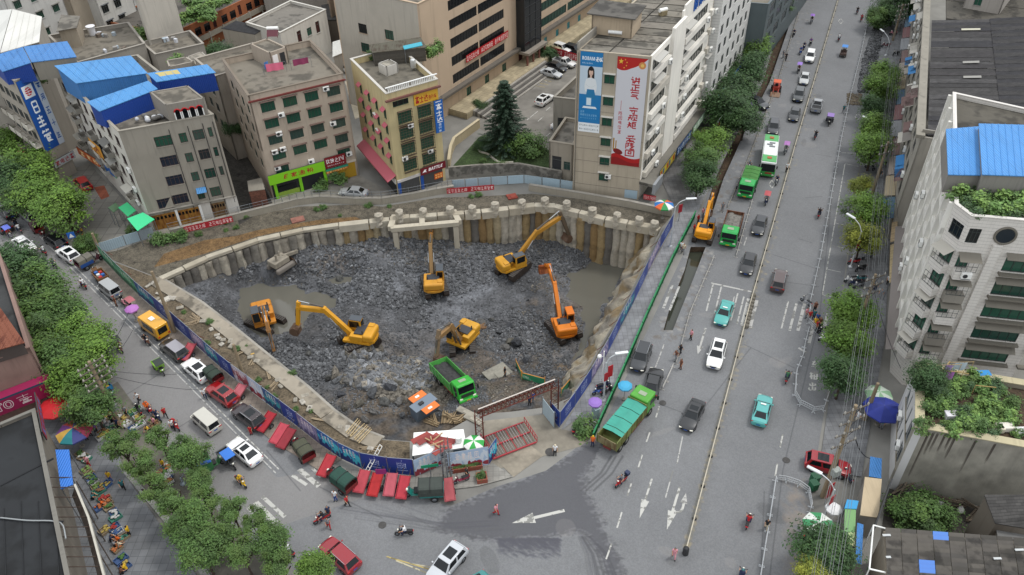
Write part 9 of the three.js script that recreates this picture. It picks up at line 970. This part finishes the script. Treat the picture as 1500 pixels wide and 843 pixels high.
{
const bn=(lab,a,b,h,y=.5)=>board('red_banner',lab,'banner',G(...a).setY(y),G(...b).setY(y),h,printMat(512,48,rowText('信守五年之规 正气电信用管家','#a8202c','#ecd9d4')),{thick:.03,back:K.red});bn('red banner with white characters on the low wall by the yellow garage doors',[272,345],[343,329],1.0);bn('red banner with white characters behind the pit below the sheet fence',[655,288],[724,282],.95);bn('small red banner at the right end of the low wall',[942,296],[960,299],.9);bn('red banner with white characters hung across the office yard entrance',[805,83],[848,96],1.5,.8);
const r=RNG(55),slab=(lab,x,y,w,d,c,a,o={})=>{const p=o.pit?GP(x,y):G(x,y),t=thing(o.n??'concrete_slab',lab,o.cat??'slab',p,a);mb().rbox(0,.12,0,w,.22,d,.04).build('slab',M(c,.9,'conc',{size:3}),t);mb().rbox(w*.1,.27,d*.1,w*.5,.06,d*.5,.02).build('top_layer',M(c,.9,'grime',{size:2}),t);};slab('pale square concrete plate lying by the pit ramp',731,550,3.2,3.0,'#8d8a80',.6,{pit:1});slab('long pale plank slab beside the wheel wash',684,606,2.6,.8,'#a39e92',-.6,{pit:1});slab('second pale plank slab beside the wheel wash',694,616,2.4,.8,'#a8a396',-.6);slab('red corrugated sheet on the soil behind the pit',750,289,1.6,1.4,'#9c4a3c',.3,{n:'red_sheet',cat:'sheet'});slab('heap of red bagged material on the soil behind the pit',436,323,2.0,1.4,'#9a6a5e',.4,{n:'material_heap',cat:'heap'});slab('white board lying on the soil by the thin leaning pole',242,441,1.6,1.0,'#c9c4ba',.8,{n:'white_board',cat:'board'});slab('yellow plank block on the pit coping',369,521,.9,.4,'#c9a45a',.4,{n:'wood_block',cat:'block'});
for(let k=0;k<46;k++){const t0=r(),px=215+330*t0+(r()-.5)*26,py=418+240*t0+(r()-.5)*14,kind=k % 3,c=G(px,py),t=thing(['plank','stone','rubble_bag'][kind],['weathered plank lying on the soil strip behind the hoarding','pale stone lying on the soil strip behind the hoarding','light sack lying on the soil strip behind the hoarding'][kind],['plank','stone','sack'][kind],c,r()*6,['planks on the soil strip','stones on the soil strip','sacks on the soil strip'][kind]);if(kind===0){for(let q=0;q<3;q++)mb().box(0,.06+q*.05,q*.2-.2,1.6+r(),.05,.16,r()*.4).build('board',M('#9c8a70',.85,'planks'),t);}else mb().rbox(0,.15,0,.5+.5*r(),.25,.4+.3*r(),.1,2,r()).build(kind===1?'stone':'sack',M(kind===1?'#a8a296':'#bdb8ae',.9,'conc',{size:2}),t);}
for(let k=0;k<9;k++){const px=628+r()*60,py=612+r()*16,p=GP(px,py),t=thing('timber_bundle','bundle of old timber lying at the near edge of the pit','timber',p.add(V3(0,.1,0)),r()*3,'timber bundles at the near pit edge');for(let q=0;q<5;q++)mb().beam([-.8,.1+(q % 2)*.1,q*.14-.3],[.7+r()*.5,.1+(q % 2)*.1,q*.14-.3+r()*.2],.1,.08).build('board',M(['#a08a6a','#8a7658','#b09c7c'][q % 3],.85,'planks'),t);}
for(let k=0;k<8;k++){const px=514+k*3+r()*3,py=628+k*2.2,t=thing('bamboo_pole','pale bamboo pole in the fan of poles at the near pit edge','pole',G(px,py).setY(.4),.9+r()*.25,'fan of bamboo poles');mb().bar([-1.1,0,0],[1.1,.14,0],.06,.045,6).build('pole',M('#bba67e',.7),t);for(const x of[-.8,.1,.9])mb().bar([x,.1+x*.06,0],[x+.05,.1+x*.06,0],.065,.065,6).build('node',M('#9a8660',.7),t);}
const gb=(lab,a,b,h)=>{const A=GP(...a),B=GP(...b),t=thing('guard_board',lab,'barrier',A),e=B.clone().sub(A);mb().beam(V3(0,h/2,0),e.clone().add(V3(0,h/2,0)),.06,h).build('board',panelM.green,t);mb().bar(V3(0,h+.1,0),e.clone().add(V3(0,h+.1,0)),.05).build('rail',M('#c98a3a',.6),t);for(const p of[V3(),e])mb().bar(p,p.clone().add(V3(0,h+.4,0)),.05).build('post',M('#c98a3a',.6),t);};gb('green printed guard board left of the ramp top',[756,538],[764,556],1.1);gb('long green printed guard board at the ramp top',[765,556],[798,566],1.0);gb('green printed guard board by the right pit wall',[822,580],[848,548],.9);
}
{
const r=RNG(70),g=new THREE.DodecahedronGeometry(1,0),m=new THREE.MeshStandardMaterial({roughness:.95,side:THREE.DoubleSide,map:texAt('rock',4)}),im=new THREE.InstancedMesh(boxUV(flatGeo(g)),m,1500),q=new THREE.Object3D(),c=new THREE.Color();for(let k=0;k<1500;k++){const t=r(),w=r()-.5,x=lerp(1286,1264,t)+w*18*(.7+.5*Math.sin(t*3)),y=lerp(42,136,t),p=G(x,y),s=.12+.3*r()*r();q.position.set(p.x,.05+.5*(.5-Math.abs(w))*r()+s*.3,p.z);q.rotation.set(r()*6,r()*6,r()*6);q.scale.set(s*1.3,s*.6,s);q.updateMatrix();im.setMatrixAt(k,q.matrix);const v=.1+.16*r();c.setRGB(v*.97,v,v*1.04);im.setColorAt(k,c);}im.name='stone_heap';im.userData={kind:'stuff',label:'long heap of broken dark paving stone along the right lane'};scene.add(im);
const im2=new THREE.InstancedMesh(im.geometry,m,260);for(let k=0;k<260;k++){const p=G(1252+(r()-.5)*22,146+(r()-.5)*16),s=.08+.25*r()*r();q.position.set(p.x,s*.4,p.z);q.rotation.set(r()*6,r()*6,r()*6);q.scale.setScalar(s);q.updateMatrix();im2.setMatrixAt(k,q.matrix);const v=.16+.14*r();c.setRGB(v*1.15,v*.95,v*.68);im2.setColorAt(k,c);}im2.name='soil_heap';im2.userData={kind:'stuff',label:'small heap of brown soil at the end of the stone heap'};scene.add(im2);
}
{
const r=RNG(91),cols={green:'#486a34',leaf:'#6a8344',red:'#93302a',orange:'#a35f34',yellow:'#a38e48',blue:'#3c557f',white:'#b5b5b2',purple:'#6a4a74',teal:'#3f7a68',brown:'#7d5a3c'};
const crate=(x,y,c,lab,group)=>{const t=thing('market_crate',lab,'crate',G(x,y).setY(.14),r()*.5+.7,group),w=.4+.22*r(),d=.32+.14*r(),cm=M(r()<.5?'#8a7a62':cols[['blue','white','teal'][(r()*3)|0]],.7);mb().b(-w,w,0,.28,-d,-d+.05).b(-w,w,0,.28,d-.05,d).b(-w,-w+.05,0,.28,-d+.05,d-.05).b(w-.05,w,0,.28,-d+.05,d-.05).b(-w+.05,w-.05,.02,.06,-d+.05,d-.05).build('crate',cm,t);const m=mb();for(let k=0;k<9;k++)m.ball((r()-.5)*w*1.5,.24+.1*r(),(r()-.5)*d*1.4,.14+.08*r(),.1,.12,6,4);m.build('produce',M(cols[c],.8),t).userData.kind='stuff';};
const L=(c)=>`crate of ${c} produce`;[[118,668,'green'],[122,672,'white'],[128,676,'white'],[126,692,'leaf'],[131,698,'leaf'],[134,703,'green'],[138,709,'green'],[142,716,'leaf'],[146,722,'brown'],[155,714,'yellow'],[150,733,'red'],[156,733,'red'],[158,740,'orange'],[148,745,'orange'],[160,746,'green'],[168,754,'white'],[170,761,'white'],[154,780,'yellow'],[168,775,'red'],[174,782,'blue'],[182,790,'teal'],[172,806,'orange'],[178,822,'green'],[184,832,'yellow']].forEach(([x,y,c],i)=>crate(x,y,c,`${L(c)}, number ${['one', 'two', 'three', 'four', 'five', 'six', 'seven', 'eight', 'nine', 'ten', 'eleven', 'twelve'][i % 12]} down the ${i < 12 ? 'upper' : 'lower'} plaza row`));for(let k=0;k<26;k++)crate(140+r()*95,602+r()*44,['green','leaf','brown','yellow','white'][(r()*5)|0],'crate of vegetables in the crowded market round the pole','crates round the crowded pole');for(let k=0;k<10;k++)crate(224+r()*32,676+r()*34,['brown','orange','white','green'][(r()*4)|0],'crate or parcel on the ground under the planting strip trees','crates under the planting strip trees');
const ta=thing('flower_stall','red and blue flower stall by the upper right pavement','stall',G(1317,190),.1);for(const[x,z]of[[-.6,-1.8],[.6,-1.8],[-.6,1.8],[.6,1.8]])mb().bar([x,0,z],[x,.8,z],.04).build('leg',K.steel,ta);for(let k=0;k<6;k++)mb().rbox(0,.95,-1.5+k*.6,1.3,.3,.5,.08).build('flower_tray',M(['#3a2f7a','#c9a03a','#7a3a8a','#b02a2a','#c0483a','#2a5a7a'][k],.7),ta);
const ww=(lab,px,c,h=.5)=>{const P=px.map((p)=>G(...p)),t=thing('wooden_awning',lab,'awning',P[0]);const q=P.map((p)=>p.clone().sub(P[0]));mb().quad(q[0].clone().setY(2.9),q[1].clone().setY(2.9),q[2].clone().setY(3.2),q[3].clone().setY(3.2)).build('cover',M(c,.8,'planks'),t);for(const p of q.slice(0,2))mb().bar([p.x,0,p.z],[p.x,2.9,p.z],.05).build('post',K.steel,t);};ww('orange timber awning strip along the right pavement',[[1304,300],[1306,250],[1314,246],[1312,300]],'#b58048');ww('pale timber awning strip below the orange one',[[1296,380],[1303,302],[1310,302],[1304,380]],'#b09a78');ww('tan timber awning strip lower on the right pavement',[[1294,440],[1296,384],[1303,384],[1300,440]],'#b5a27c');ww('sandy board strip on the upper right pavement',[[1320,110],[1328,50],[1334,50],[1327,110]],'#ab9a78');
}
renderer.render(scene,camera);
